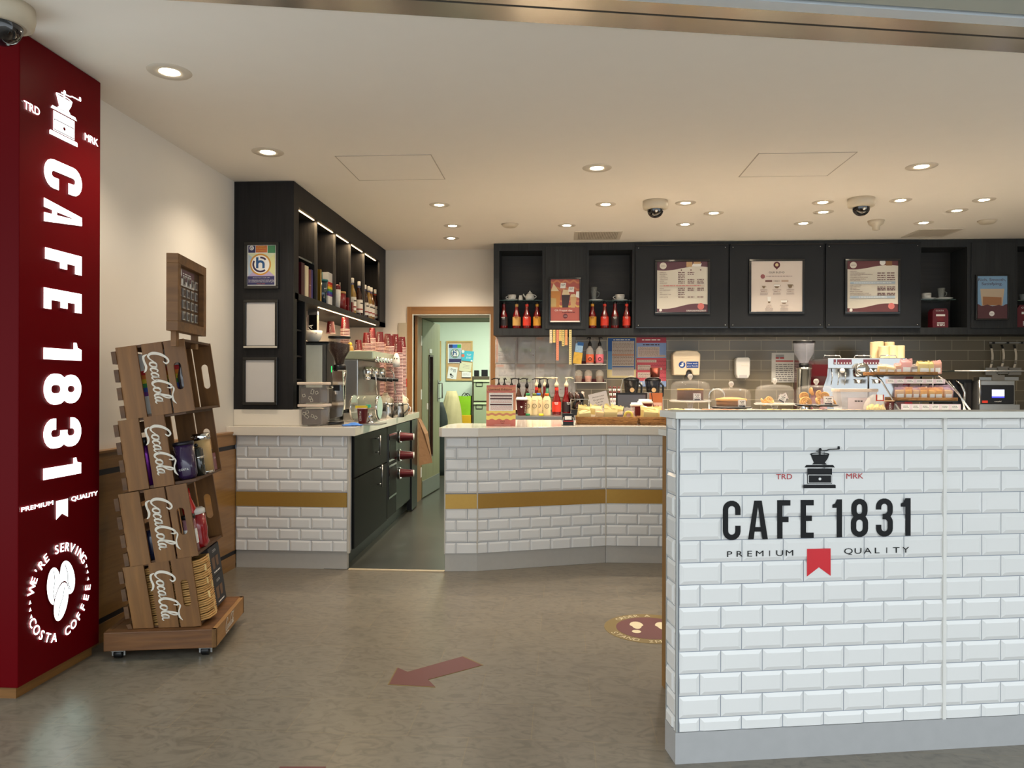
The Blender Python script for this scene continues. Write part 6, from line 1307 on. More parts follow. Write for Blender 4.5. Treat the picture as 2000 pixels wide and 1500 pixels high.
pack(1832, .15, .19, 'dark plum coffee carton standing in the bay right of the menus'); pack(2001, .2, .22, 'dark plum carton at the right edge of the cabinet')
z = gshelf(1987, 2060, 586, 'glass shelf at the right edge of the cabinet'); glass(1998, z, 'small clear tumbler at the right edge of the cabinet', .07, False)
# ---------------- display counter: cake domes, tubs, rack ----------------
DG = mat('dome glass', (236, 232, 226), .03, alpha=.1, coat=1, noise=0); YD = 5.62
def wx(px, y=YD): return PY(px, 780, y).x
def dome_stand(px, pxl, pxr, pyb, pyt, label, cake, foot='glass', plate=CERA):
    x = wx(px); r = (wx(pxr) - wx(pxl)) / 2; zp = PY(px, pyb, YD).z; zt = PY(px, pyt, YD).z
    t = thing('cake_stand', label, 'cake stand', (x, YD, ZD), 0, 'domed cake stands')
    hp = zp - ZD
    MB().lathe([(.001, hp - .006), (r * 1.0, hp - .008), (r * 1.08, hp), (r * 1.06, hp + .003), (.001, hp + .001)], plate, n=36, cap=False).build('plate', t)
    if hp > .03: MB().lathe([(r * .5, 0), (r * .45, .008), (.02, .02), (.02, hp - .02), (r * .3, hp - .006)], mat('stand glass', (226, 216, 206), .1, alpha=.6, coat=1, noise=0) if foot == 'glass' else CERA, n=28).build('foot', t)
    hd = zt - zp; cy_ = hd * .78
    d = MB().lathe([(r, hp + .003), (r, hp + cy_ * .62), (r * .93, hp + cy_ * .85), (r * .7, hp + cy_ * .96), (r * .3, hp + cy_), (.012, hp + cy_ * 1.02)], DG, n=40, cap=False).build('glass_dome', t)
    MB().lathe([(.01, hp + cy_), (.008, hp + cy_ + .008), (.016, hp + cy_ + .014), (.02, hp + cy_ + .028), (.014, hp + cy_ + .042), (.001, hp + cy_ + .046)], mat('glass knob', (230, 226, 220), .03, alpha=.5, coat=1, noise=0), n=18).build('knob', d)
    MB().lathe([(r * .99, hp + .003), (r * 1.015, hp + .005), (r * .99, hp + .008)], mat('glass knob'), n=40, cap=False).build('rim', d)
    cake(x, zp + .004, r); return t
SPG = mat('dark sponge', (84, 44, 22), .8, noise=.3, nscale=40); PASTRY = mat('golden pastry', (222, 164, 84), .6, noise=.18, nscale=30, bump=.3); SPL = mat('light sponge', (150, 98, 44), .8, noise=.3, nscale=40)
def card(x, y, z, rz, label, w_=.055, h=.042):
    t = thing('price_card', label, 'price card', (x, y, z), 0, 'striped price cards'); t.rotation_euler = (-.1, rz[1] if isinstance(rz, tuple) else 0, 0)
    cv = Cv((-w_ / 2, -.001, h + .01), UX, UZ, w_, h, (0, 0, 100, 76)); cv.mb.box((-w_ / 2, 0, .004), (w_ / 2, .002, h + .01), P_W); cv.full(P_W)
    for i in range(8):
        c_ = [BUB, P_N][i % 2]; cv.rect(3 + i * 12.3, 1, 9 + i * 12.3, 6, c_).rect(3 + i * 12.3, 70, 9 + i * 12.3, 75, c_)
        if i < 6: cv.rect(1, 4 + i * 12, 5, 11 + i * 12, c_).rect(95, 4 + i * 12, 99, 11 + i * 12, c_)
    cv.lines(20, 80, (22,), INK, 8).lines(34, 68, (38,), INK, 8).lines(25, 78, (56,), INK, 5); cv.mb.build('card', t); MB().box((-w_ * .35, -.006, -.0), (w_ * .35, .008, .01), BLACK).build('holder', t)
def cakeA(x, z, r):
    t = thing('cake', 'dark loaf cake with yellow crumb top under the first dome', 'cake', (x, YD, z)); MB().lathe([(r * .62, 0), (r * .66, .006), (r * .66, .075), (.001, .078)], SPG, n=30).build('sponge', t); MB().lathe([(r * .67, .074), (r * .66, .084), (.001, .088)], mat('yellow topping', (226, 178, 92), .8, noise=.4, nscale=120, bump=1), n=30).build('topping', t)
    MB().lathe([(r * .2, -.001), (r * .7, 0), (r * .72, .004)], mat('red doily', (90, 30, 26), .6), n=30).build('doily', t); card(x + .03, YD - .118, z + .002, 0, 'striped card on the plate of the first cake dome')
def cakeB(x, z, r):
    t = thing('cake', 'golden crumble cake under the second dome', 'cake', (x, YD, z)); MB().lathe([(r * .74, 0), (r * .76, .045), (.001, .05)], SPL, n=30).build('sponge', t); MB().lathe([(r * .80, .043), (r * .78, .058), (r * .4, .068), (.001, .07)], PASTRY, n=30).build('crumble_top', t); card(x + .05, YD - .122, z + .002, 0, 'striped card in front of the crumble cake')
def rolls(x, z, r, pos, label):
    for i, (dx, dz, s_, tl) in enumerate(pos):
        t = thing('pastry_swirl', label[i] if isinstance(label, list) else label, 'pastry', (x + dx * r, YD - .02 + (.03 if dz > .3 else -.03) * (i % 2), z + dz * .05 + s_ * .35), 0, 'pastry swirls under the domes'); t.rotation_euler = (1.2 + tl, tl, i)
        mb = MB(); pts = []; ws = []
        for k in range(34): a = k * .5; rr = s_ * (.12 + .88 * k / 33); pts.append((rr * math.cos(a), rr * math.sin(a), .004 * math.sin(k)))
        mb.tube(pts, s_ * .20, PASTRY, 7); mb.build('swirl', t)
def cakeC(x, z, r):
    rolls(x, z, r, ((-.45, 0, .036, -.9), (-.32, .2, .034, -.5), (-.62, 0, .03, -.7)), ['twisted pastry at the front left under the third dome', 'twisted pastry on top of the others under the third dome', 'small twisted pastry at the far left under the third dome'])
    card(x + .025, YD - .07, z + .012, (0, .45), 'tilted striped card leaning left under the third dome'); card(x + .06, YD - .05, z + .02, (0, -.35), 'tilted striped card leaning right under the third dome')
def cakeD(x, z, r):
    rolls(x, z, r, ((-.55, .0, .042, 0), (.0, .0, .038, .1), (.72, .0, .036, .1), (-.6, .9, .032, .5), (.1, 1.1, .034, .6), (-.2, 1.6, .030, .7), (.4, 1.0, .030, .6)), ['large swirl at the front left under the fourth dome', 'swirl behind the card under the fourth dome', 'swirl at the right under the fourth dome', 'swirl leaning on the left pile under the fourth dome', 'swirl in the middle of the top row under the fourth dome', 'topmost swirl under the fourth dome', 'swirl above the card under the fourth dome'])
    card(x + .045, YD - .125, z + .002, 0, 'striped card in front of the pastry swirls, fourth dome', .07, .05)
dome_stand(1348, 1311, 1388, 783, 731, 'tall white cake stand with glass dome over dark cake, leftmost', cakeA)
dome_stand(1428, 1391, 1467, 795.5, 746, 'low dark cake stand with glass dome over golden crumble cake', cakeB, plate=mat('black plate', (40, 40, 42), .2))
dome_stand(1513, 1477, 1552, 788.5, 740, 'white cake stand with glass dome over twisted pastries', cakeC)
dome_stand(1594, 1556, 1634, 791, 741, 'dark cake stand with glass dome over a pile of pastry swirls', cakeD, plate=mat('black plate'))
# trays of cling-filmed slices along the front edge
FILM = mat('filmed slices', (236, 214, 180), .4, noise=.35, nscale=45, bump=.5)
for k, (pa, pb, c_, lb) in enumerate(((1306, 1336, (232, 218, 160), 'pale butter slab'), (1338, 1368, (236, 232, 224), 'tray of white crumbled meringue'), (1372, 1440, (232, 180, 150), 'tray of pink iced slices'), (1446, 1490, (230, 220, 200), 'tray of pale iced slices'), (1494, 1570, (238, 220, 170), 'tray of yellow filmed slices'), (1574, 1690, (236, 206, 176), 'tray of peach coloured filmed slices'))):
    y = 5.36; a, b = PY(pa, 800, y).x, PY(pb, 800, y).x
    t = thing('slice_tray', lb + ' along the front of the display counter', 'tray', (a, y - .05, ZD), 0, 'trays of slices'); MB().box((0, 0, 0), (b - a, .14, .006), BLACK if k > 1 else CREAM).build('tray', t)
    mb = MB(); r = random.Random(k); n = int((b - a) / .035) + 1
    for i in range(n):
        for j in range(2): mb.box((-.014, -.03, 0), (.014, .03, .014 + r.uniform(0, .008)), mat('slice %d' % k, c_, .5, noise=.25, nscale=70), T(.018 + (b - a - .036) * i / max(1, n - 1), .035 + j * .065, .006) @ RZ(r.uniform(-.12, .12)))
    mb.build('slices', t)['kind'] = 'stuff'
# clear storage tub, biscuit bag and travel cup
a, b = PY(1632, 759, 5.72), PY(1702, 800, 5.72)
t = thing('food_tub', 'large clear lidded tub with a label between domes and snack rack', 'container', (a.x, 5.62, ZD)); W = b.x - a.x; hh = a.z - ZD
MB().prism([(.015, 0), (W - .015, 0), (W, hh - .02), (0, hh - .02)], -.0, .17, mat('clear tub', (216, 210, 210), .08, alpha=.5, coat=.8, noise=0), frame_at((0, .17, 0), (1, 0, 0), (0, 0, 1))).build('tub', t); MB().box((-.008, -.006, hh - .022), (W + .008, .178, hh), mat('cream lid'), bev=.006).build('lid', t)
MB().box((.05, -.003, .01), (W - .05, -.001, hh * .62), mat('lilac label', (214, 200, 204), .6)).build('label', t); bars(MB(), (W / 2, -.003, hh * .45), UX, UZ, INK, .06, .008).build('label_print', t)
t = thing('biscuit_bag', 'clear bag of pale yellow biscuits beside the maroon travel cup', 'bag', (PY(1708, 800, 5.50).x, 5.50, ZD)); mb = MB(); r = random.Random(4)
for i in range(9): mb.tube([(-.055 + .014 * i, -.02, .012 + .006 * (i % 2)), (-.045 + .014 * i, .0, .034), (-.035 + .013 * i, .02, .04 + .008 * (i % 3))], .012, mat('yellow biscuit', (220, 190, 100), .6, noise=.15), 7)
mb.build('biscuits', t); MB().prism([(-.07, 0), (.07, 0), (.055, .06), (.05, .125), (.0, .13), (-.03, .11), (-.06, .06)], -.035, .035, WRAP, frame_at((0, 0, 0), (1, 0, 0), (0, 0, 1))).build('bag', t); MB().box((-.005, -.038, .085), (.05, -.036, .13), mat('red framed tag', (180, 60, 40), .5)).box((.004, -.039, .092), (.041, -.0378, .13), P_W).build('tag', t)
t = cyl_thing('travel_cup', PY(1736, 800, 5.5).x, 5.5, ZD, [('cup', [(.030, 0), (.036, .085)], mat('maroon cup', (78, 26, 26), .3)), ('rim', [(.037, .083), (.037, .088), (.001, .088)], mat('tan rim', (206, 170, 130), .5))], 'maroon cup with vertical white lettering left of the snack rack', 'cup')
MB().text('COSTA', (.0, -.037, .012), (0, 0, 1), (-1, 0, 0), P_W, wd=.06, al='l', off=.0015).build('lettering', t); MB().box((-.02, -.037, .0), (.02, -.033, .012), GOLD).build('gold_label', t)
# two tier snack rack
y = 5.55; RW = {}
za_, zb_2, zc_ = PY(1790, 733, y).z, PY(1800, 783, y + 0).z, ZD
t = thing('snack_rack', 'two tier black snack rack with curved chrome side rails and price strips', 'rack', (PY(1711, 780, y).x, y, ZD)); ox = PY(1711, 780, y).x
XA = lambda px: PY(px, 780, y).x - ox
mb = MB(); mb.box((XA(1711), .02, za_ - ZD - .006), (XA(1835), .26, za_ - ZD), BLACK); mb.build('upper_shelf', t); MB().box((XA(1742), -.08, zb_2 - ZD - .006), (XA(1860), .18, zb_2 - ZD), BLACK).build('lower_shelf', t)
for p_ in (((1711, 722), (1728, 745), (1745, 783), (1752, 803)), ((1835, 729), (1855, 745), (1872, 770), (1889, 803))):
    MB().tube([(XA(a), .10 - .05 * i, max(.0, PY(a, b, y).z - ZD) + .002) for i, (a, b) in enumerate(p_)], .006, CHROME).build('side_rail', t)
MB().tube([(XA(1850), -.02, PY(1850, 744, y).z - ZD), (XA(1866), -.06, PY(1866, 770, y).z - ZD), (XA(1873), -.1, .004)], .004, CHROME, 6).build('side_rail', t)
MB().tube([(XA(1707), .1, 0), (XA(1707), .1, za_ - ZD)], .006, BLACK, 6).build('post', t); MB().tube([(XA(1825), .2, 0), (XA(1825), .2, za_ - ZD)], .006, BLACK, 6).build('post', t)
for (x0_, y0_, x1_, y1_, sh, dy) in ((1730, 740, 1846, 749, 5, -.0), (1748, 788, 1862, 801, 6, -.1)):
    cv = Cv((XA(x0_), dy, PY(1700, y0_, y).z - ZD), UX, UZ, XA(x1_) - XA(x0_), PY(1700, y0_, y).z - PY(1700, y1_, y).z, (0, 0, 116, 9)); cv.mb.box((XA(x0_), dy + .001, PY(1700, y1_, y).z - ZD), (XA(x1_), dy + .004, PY(1700, y0_, y).z - ZD), WHITEP); cv.full(pm('strip lilac', 226, 208, 214))
    for k in range(6): cv.rect(3 + k * 19, 1, 16 + k * 19, 8, P_W).lines(4 + k * 19, 15 + k * 19, (2.5, 4.5), INK, .7, k)
    cv.mb.build('price_strip', t)
for nm, xa_, xb_, dy, z in (('upper', 1711, 1835, .03, za_), ('lower', 1744, 1860, -.07, zb_2)):
    b_ = thing('wicker_tray', 'flat wicker tray on the %s tier of the snack rack' % nm, 'tray', (ox + XA(xa_), y + dy, z + .001), 0, 'wicker trays of the rack'); W = XA(xb_) - XA(xa_)
    MB().box((0, 0, 0), (W, .20, .005), WICK).build('base', b_)
    for k in range(3): MB().tube([(0, 0, .006 + k * .007), (W, 0, .006 + k * .007), (W + .004, .2, .006 + k * .007), (0, .2, .006 + k * .007)], .0045, WICK, 6, closed=True).build('woven_rim', b_)
up = [(1722, .055, .07, SHORT, None, 'stack of golden shortbread squares at the left end of the upper tier'), (1737, .06, .062, SHORT, None, 'leaning golden shortbread square on the upper tier'), (1754, .04, .075, SHORT, PINKB, 'slim packet with white label on the upper tier'), (1768, .07, .105, PINKB, PINKB, 'pink wrapped bake on the upper tier'), (1784, .055, .07, CHOC, None, 'brown chocolate slice on the upper tier'), (1802, .09, .09, ALM, YEL, 'round almond cookie packet on the upper tier'), (1819, .035, .09, SHORT, YEL, 'slim yellow packet on the upper tier'), (1829, .05, .095, ALM, PINKB, 'orange pink wrapped bake at the right end of the upper tier')]
for px, w_, h, m_, lb_, s_ in up: packet(PY(px, 780, y + .06).x, y + .06, za_ + .012, w_, h, m_, s_, grp='bakes on the upper tier', lab=lb_, tx=.1, ry=.15 if 'leaning' in s_ else 0)
LIL = mat('lilac wrap', (206, 178, 206), .15, alpha=.3); ORW = mat('orange wrap', (240, 180, 130), .15, alpha=.35)
lw = [(1757, .06, SHORT, LIL, 'lilac wrapped sandwich snack at the left end of the lower tier'), (1772, .055, ALM, ORW, 'orange wrapped snack, second on the lower tier'), (1787, .045, SHORT, LIL, 'slim lilac packet, third on the lower tier'), (1802, .055, ALM, ORW, 'orange wrapped snack in the middle of the lower tier'), (1818, .045, SHORT, ORW, 'slim pale packet, fifth on the lower tier'), (1832, .055, ALM, ORW, 'orange wrapped snack, second from the right on the lower tier'), (1850, .055, SHORT, LIL, 'lilac wrapped snack at the right end of the lower tier')]
for px, w_, m_, lb_, s_ in lw: packet(PY(px, 780, y - .03).x, y - .03, zb_2 + .012, w_, .085, m_, s_, grp='snacks on the lower tier', lab=lb_, tx=.1)
for i in range(5): packet(PY(1765 + i * 20, 780, y + .06).x, y + .06, zb_2 + .012, .06, .10, [CHOC, SHORT][i % 2], 'dark wrapped snack in the shaded rear row of the lower tier', grp='rear snacks on the lower tier', lab=LIL)
# ---------------- right part of the back counter ----------------
y = 7.35; a, b = PY(1586, 697, y), PY(1788, 800, y)
t = thing('espresso_machine', 'large dark red and steel espresso machine against the tiled wall', 'coffee machine', (a.x, y, ZK)); W = b.x - a.x; X_ = lambda px: PY(px, 750, y).x - a.x; Z_ = lambda py: PY(1700, py, y).z - ZK
DR = mat('machine dark red', (84, 14, 24), .2, coat=.6); PS = mat('machine steel', (196, 198, 198), .16, .9, noise=.08, nscale=3)
for xa_, xb_ in ((X_(1586), X_(1617)), (X_(1772), X_(1787))):
    MB().prism([(.0, Z_(712)), (.55, Z_(700)), (.55, 0), (.10, 0), (-.0, .05), (.14, Z_(760)), (.02, Z_(735))], xa_, xb_, DR, Matrix(((0, 0, 1, 0), (1, 0, 0, 0), (0, 1, 0, 0), (0, 0, 0, 1)))).build('side_cheek', t)
MB().box((X_(1617), .0, Z_(720)), (X_(1772), .45, Z_(699)), PS, bev=.006).build('upper_panel', t); MB().box((X_(1612), .22, .05), (X_(1775), .5, Z_(715)), PS).build('back_splash', t)
MB().box((X_(1607), -.02, 0), (X_(1775), .5, .07), PS, bev=.005).build('drip_tray', t)
mb = MB()
for xx in (1630, 1690, 1740): mb.tube([(X_(xx - 18), .05, Z_(699)), (X_(xx - 16), .05, Z_(694)), (X_(xx + 14), .05, Z_(694)), (X_(xx + 16), .05, Z_(699))], .005, CHROME, 6)
mb.build('cup_rail', t)
for q in ((1628, 1632.5), (1635, 1663), (1686, 1717)):
    f = MB().box((X_(q[0]), -.004, Z_(712)), (X_(q[1]), 0, Z_(702)), DR).build('keypad', t); mb = MB(); n = max(1, int((q[1] - q[0]) / 5))
    for k in range(n): mb.ball((X_(q[0]) + .012 + k * .026, -.005, Z_(709.5)), .006, WHITEP, n=8)
    mb.build('buttons', f)
for k, xx in enumerate((1680, 1716)):
    MB().lathe([(.03, -.08), (.045, -.07), (.05, -.02), (.04, 0)], CHROME, T(X_(xx), .05, Z_(720)), n=20).build('brew_group', t); MB().lathe([(.034, -.13), (.036, -.10), (.05, -.09)], CHROME, T(X_(xx), .05, Z_(722)), n=20).tube([(X_(xx), 0, Z_(733)), (X_(xx), -.09, Z_(735))], .012, BLACK).build('portafilter', t)
MB().lathe([(.001, -.03), (.045, -.03), (.06, -.01), (.062, .02), (.05, .03), (.001, .03)], CHROME, T(X_(1680), -.04, Z_(722)) @ RX(math.pi / 2), n=24).build('round_gauge_cover', t)
for xx in (1621, 1634, 1647): MB().tube([(X_(xx + 4), .02, Z_(720)), (X_(xx + 4), -.01, Z_(735)), (X_(xx), -.03, Z_(752))], .005, CHROME, 6).build('steam_wand', t)
MB().lathe([(.001, 0), (.022, .0), (.022, .014), (.001, .016)], WHITEP, T(X_(1643), -.02, Z_(724)) @ RX(math.pi / 2), n=18).build('steam_knob', t)
for k, (px, py, lb) in enumerate(((1709, 668, 'leftmost tall one'), (1716, 667, 'tall one, second from left'), (1726, 676, 'front middle, lowest rims'), (1737, 668, 'rear one right of the middle'), (1743, 675, 'front one, second from right'), (1757, 675, 'rightmost'))):
    yy = y + .12 + (.1 if k in (1, 3, 0) else 0); p = PY(px, py, yy); z = ZK + Z_(699) + .001; h = p.z - z; mb = MB(); n = max(4, int(h / .009)); prof = []
    for j in range(n): prof += [(.0445, h * j / n), (.047, h * (j + .5) / n)]
    mb.lathe(prof + [(.040, h), (.001, h + .002)], mat('cream lids', (232, 206, 160), .5), n=20); o = mb.build('lid_stack', None, (p.x, yy, z)); tag(o, 'cream cup lid stack on the dark red machine, ' + lb, 'lids', 'lid stacks on the espresso machine')
# grinder with clear hopper
y = 7.2; gx2 = PY(1570, 750, y).x; Zg = lambda py: PY(1570, py, y).z - ZK
t = thing('coffee_grinder', 'chrome coffee grinder with clear hopper left of the dark red machine', 'coffee grinder', (gx2, y, ZK))
MB().lathe([(.035, Zg(711)), (.05, Zg(703)), (.085, Zg(690)), (.095, Zg(670))], mat('clear hopper', (190, 190, 200), .04, alpha=.35, coat=1, noise=0), n=28, cap=False).build('hopper', t); MB().lathe([(.10, Zg(670)), (.10, Zg(666)), (.001, Zg(665))], BLACK, n=28).build('hopper_lid', t)
MB().lathe([(.045, Zg(718)), (.048, Zg(711)), (.035, Zg(709))], BLACK, n=20).build('collar', t); MB().lathe([(.065, 0), (.07, .02), (.06, .05), (.062, Zg(722)), (.075, Zg(719)), (.05, Zg(717))], CHROME, n=24).build('body', t)
# tap over the sink
o = MB().tube([(0, 0, 0)] + [(.0, 0, .17)] + [(.065 - .065 * math.cos(a * math.pi / 8), 0, .19 + .065 * math.sin(a * math.pi / 8)) for a in range(9)] + [(.13, 0, .12)], .011, CHROME, 10).build('tap', None, (PY(1385, 750, 7.7).x, 7.7, ZK)); o.scale = (1.15, 1, 1.0); tag(o, 'chrome swan neck tap behind the cake domes', 'tap')
# quick oven with a screen, heated glass case, utensil rail
y = 7.2; a, b = PY(1912, 743, y), PY(1985, 800, y); X_ = lambda px: PY(px, 750, y).x - a.x; Z_ = lambda py: PY(1950, py, y).z - ZK
t = thing('speed_oven', 'black fronted countertop oven with a small lit screen at the far right', 'oven', (a.x, y, ZK)); W = b.x - a.x; hh = a.z - ZK
MB().box((0, .02, .0), (W, .5, hh), STEEL, bev=.008).build('casing', t); MB().box((X_(1916), 0, Z_(789)), (X_(1981), .02, Z_(752)), BLACK, bev=.008).build('door', t)
f = MB().box((X_(1936), -.004, Z_(777)), (X_(1962), 0, Z_(760)), mat('screen bezel', (20, 20, 30), .2)).build('display', t); MB().box((X_(1937), -.006, Z_(774)), (X_(1961), -.004, Z_(761)), mat('lit pale screen', (200, 206, 240), .4, emit=1.0)).box((X_(1937), -.006, Z_(777)), (X_(1961), -.004, Z_(774)), mat('lit blue bar', (60, 60, 220), .4, emit=.9)).build('lit_screen', f)
mb = MB().text('merrychef', (X_(1949), -.0005, Z_(785)), UX, UZ, P_W, wd=X_(1956) - X_(1942), off=.001); mb.build('lettering', t); MB().box((X_(1918), -.003, Z_(787)), (X_(1929), 0, Z_(782.5)), mat('red label')).build('warning_label', t)
MB().tube([(X_(1911), -.02, Z_(789)), (X_(1911), -.02, Z_(742))], .012, STEEL).build('door_handle', t); MB().box((X_(1910), -.03, 0), (X_(1988), .0, Z_(790)), STEEL).build('base', t)
p = PY(1950, 738, 7.3); o = MB().box((-.17, -.05, 0), (-.05, .05, .03), STEEL).box((-.06, -.06, 0), (.05, .05, .05), mat('worn steel grey', (140, 132, 120), .3, .6)).box((.05, -.05, .0), (.18, .05, .032), STEEL).build('metal_scoops', None, (p.x, 7.35, ZK + hh + .001)); tag(o, 'steel scoops and tongs lying on top of the oven', 'utensils')
t = thing('glass_case', 'black framed heated glass display case left of the oven', 'display case', (PY(1866, 780, 7.25).x, 7.25, ZK)); X2 = lambda px: PY(px, 780, 7.25).x - PY(1866, 780, 7.25).x; h = PY(1900, 741, 7.25).z - ZK
MB().box((0, .05, 0), (X2(1904), .5, h), BLACKP).build('cabinet', t); MB().tube([(X2(1872), .04, h - .01), (X2(1880), .02, h - .05), (X2(1884), .0, h - .12), (X2(1882), .0, .02)], .012, CHROME).build('curved_handle', t); MB().box((X2(1888), .045, .02), (X2(1902), .05, h - .03), mat('dark control panel', (34, 30, 28), .3)).build('control_panel', t)
y = 7.45; a = PY(1838, 724, y); t = thing('glass_canopy', 'long glass shelf canopy above the oven', 'shelf', (a.x, y, a.z)); MB().box((0, -.25, -.012), (1.4, .3, 0), mat('smoked shelf glass', (50, 60, 58), .05, alpha=.7, coat=1, noise=0)).build('glass', t); MB().tube([(0, -.25, -.006), (1.4, -.25, -.006)], .006, STEEL, 6).build('front_edge', t)
for x in (.02, 1.2): MB().tube([(x, .2, -.01), (x, .2, ZK - a.z + .001)], .008, STEEL).build('leg', t)
a, b = PY(1932, 669.5, YB - .04), PY(2010, 669.5, YB - .04); t = thing('utensil_rail', 'steel rail with hooks on the tiled wall at the far right', 'rail', (a.x, YB - .04, a.z)); MB().box((0, 0, -.006), (b.x - a.x, .012, .006), STEEL).build('rail', t)
for k in range(4): MB().box((k * .14 + .03, -.004, -.01), (k * .14 + .055, .028, .01), BLACK).build('hook', t)
for k, (px, pyb, lb) in enumerate(((1935, 718, 'leftmost, most curved'), (1957, 716, 'middle'), (1981, 718, 'rightmost and longest'))):
    p = PY(px, 673, YB - .06); q = PY(px, pyb, YB - .06); L = p.z - q.z; w = .02
    t = thing('spatula', 'steel spatula hanging from the wall rail, ' + lb, 'spatula', (p.x, YB - .055, p.z), 0, 'hanging spatulas'); mb = MB(); N = 8
    pts = [(.012 * math.sin(i / N * 3), -.012 * math.sin(i / N * 3.1) * 1.4, -L * i / N) for i in range(N + 1)]
    mb.add([(x + s_ * .011, yy, z) for x, yy, z in pts for s_ in (-1, 1)] + [(x + s_ * .011, yy + .003, z) for x, yy, z in pts for s_ in (-1, 1)], [(2 * i, 2 * i + 1, 2 * i + 3, 2 * i + 2) for i in range(N)] + [(2 * N + 2 + 2 * i, 2 * N + 4 + 2 * i, 2 * N + 5 + 2 * i, 2 * N + 3 + 2 * i) for i in range(N)], CHROME, True); mb.build('handle', t)
    MB().box((-.05 if k < 2 else -.06, -.006, -L - .075), (.07, -.002, -L), STEEL).build('blade', t)
# ---------------- front screen wall ----------------
FC = PZ(1319.4, 1492.8, 0); ang = math.radians(10.4); DU = V3((math.cos(ang), math.sin(ang), 0)); NU = V3((DU.y, -DU.x, 0)); BU = -NU
zT = 1.181; zK2 = .107; LW = 2.6; WD = .112
t = thing('screen_wall', 'white tiled screen wall in the foreground carrying the cafe name', 'counter', (FC.x, FC.y, 0), ang)
TILE2 = TILE; thh = .0762; o_ = V3((0, 0, 0)); seam = (PL(1845, 1000, FC, NU) - FC).dot(DU)
mb = MB(); mb.box((.0085, .009, zK2), (LW, WD, zT), GROUT)
ztp = zT - .038 + thh
tiles(mb, (.012, .007), (1, 0, 0), LW - .012, zK2, zT, ztp, TILE2, GROUT, .150, thh, 1)
tiles(mb, (.007, WD - .004), (0, -1, 0), WD - .014, zK2, zT, ztp, TILE2, GROUT, .150, thh, 1, bevw=.011)
mb.build('tiled_face', t)
ETR = mat('silver edge trim', (176, 178, 176), .3, .5)
MB().box((0, 0, zK2), (.008, .008, zT), ETR, bev=.002).build('corner_trim', t); MB().box((0, WD - .006, zK2), (.006, WD, zT), ETR).build('corner_trim', t)
MB().box((seam - .006, -.003, zK2), (seam + .006, .008, zT), mat('white seam strip', (224, 222, 216), .3)).build('seam_strip', t)
MB().box((-.001, -.001, 0), (LW, WD, zK2), mat('aluminium kickboard 2', (178, 178, 178), .4, .2, noise=.06, nscale=20)).build('kickboard', t)
cp = MB().box((-.012, -.028, 0), (LW, .15, .0235), GREYTOP, bev=.002).build('worktop', None, (FC.x, FC.y, zT + .001)); cp.rotation_euler = (0, 0, ang); tag(cp, 'thin grey ledge on top of the front screen wall', 'worktop')
# lower wooden counter behind the screen wall
p1 = PZ(1292.5, 1338, 0); p0b = FC + BU * (WD + .001); e0 = PL(1303, 1000, p0b, NU)
t2 = thing('low_counter', 'lower counter with oak side and grey top behind the screen wall', 'counter', (FC.x, FC.y, 0), ang)
loc = Matrix.Rotation(-ang, 4, 'Z') @ T(-FC.x, -FC.y, 0)
yend = (loc @ p1).y; xk = (loc @ p1).x
MB().box((xk - .0, WD + .002, .0), (LW, yend, 1.08), wood('oak side panel', (120, 84, 38), (146, 106, 52), .45, (40, 40, 3), .1)).build('side_panel', t2); MB().box((xk - .012, WD + .002, 1.0805), (LW, yend + .02, 1.105), GREYTOP).build('top', t2)
# vinyl lettering on the tiles, measured on the tile face
def LF(x, y, off=-.0012): 
    q = PL(1380 + x * .21, 850 + y * .21, FC, NU); return Matrix.Rotation(-ang, 4, 'Z') @ (q - V3((FC.x, FC.y, 0))) + V3((0, off, 0))
VB = mat('black vinyl', (12, 13, 15), .35, spec=.3); VR = mat('red vinyl', (206, 26, 40), .2, coat=.4); VRT = mat('red vinyl lettering', (176, 32, 40), .3)
lt = thing('vinyl_logo', 'black and red cafe logo lettering stuck on the front tiles', 'logo', (FC.x, FC.y, 0), ang)
mb = MB()
for ch, x0_, x1_, yt, yb_3 in (('C', 150, 315, 608, 975), ('A', 385, 568, 608, 967), ('F', 655, 803, 604, 961), ('E', 873, 1020, 602, 955), ('1', 1168, 1258, 596, 948), ('8', 1340, 1500, 590, 946), ('3', 1573, 1730, 587, 943), ('1', 1804, 1896, 585, 935)):
    mb = MB(); draw_letter(mb, ch, x0_, x1_, yb_3, yt, 50, LF, VB, V3((0, -1, 0))); mb.build('letter', lt)
class LG:
    N = V3((0, -1, 0))
    def __call__(s, x, y): return LF(898 + x * 1.006, 492 - (398 - y) * 1.0)
mb = MB(); grinder_mark(mb, LG(), VB, TILE); mb.build('coffee_mill_emblem', lt)
def lt_text(st, x0_, yb_3, x1_, yb4, h, m_, name, gap=False):
    a, b = LF(x0_, yb_3), LF(x1_, yb4); c_ = LF(x0_, yb_3 - h); U = (b - a); L = U.length; U.normalize(); mb = MB()
    if gap:
        n = len(st)
        for i, ch in enumerate(st):
            hh_ = (c_ - a).length; wl = glyphs(ch)[2] * hh_ * (1.5 if ch != 'I' else 1); mb.text(ch, a + U * (L * (i + .5) / n), U, UZ, m_, h=hh_, wd=wl, al='c', off=.001)
    else: mb.text(st, a, U, UZ, m_, h=(c_ - a).length, wd=L, al='l', off=.001)
    mb.build(name, lt)
lt_text('TRD', 645, 410, 793, 408, 52, VRT, 'small_red_text'); lt_text('MRK', 1297, 404, 1455, 402, 52, VRT, 'small_red_text')
lt_text('PREMIUM', 166, 1132, 815, 1118, 56, VB, 'spaced_text', True); lt_text('QUALITY', 1272, 1104, 1893, 1090, 56, VB, 'spaced_text', True)
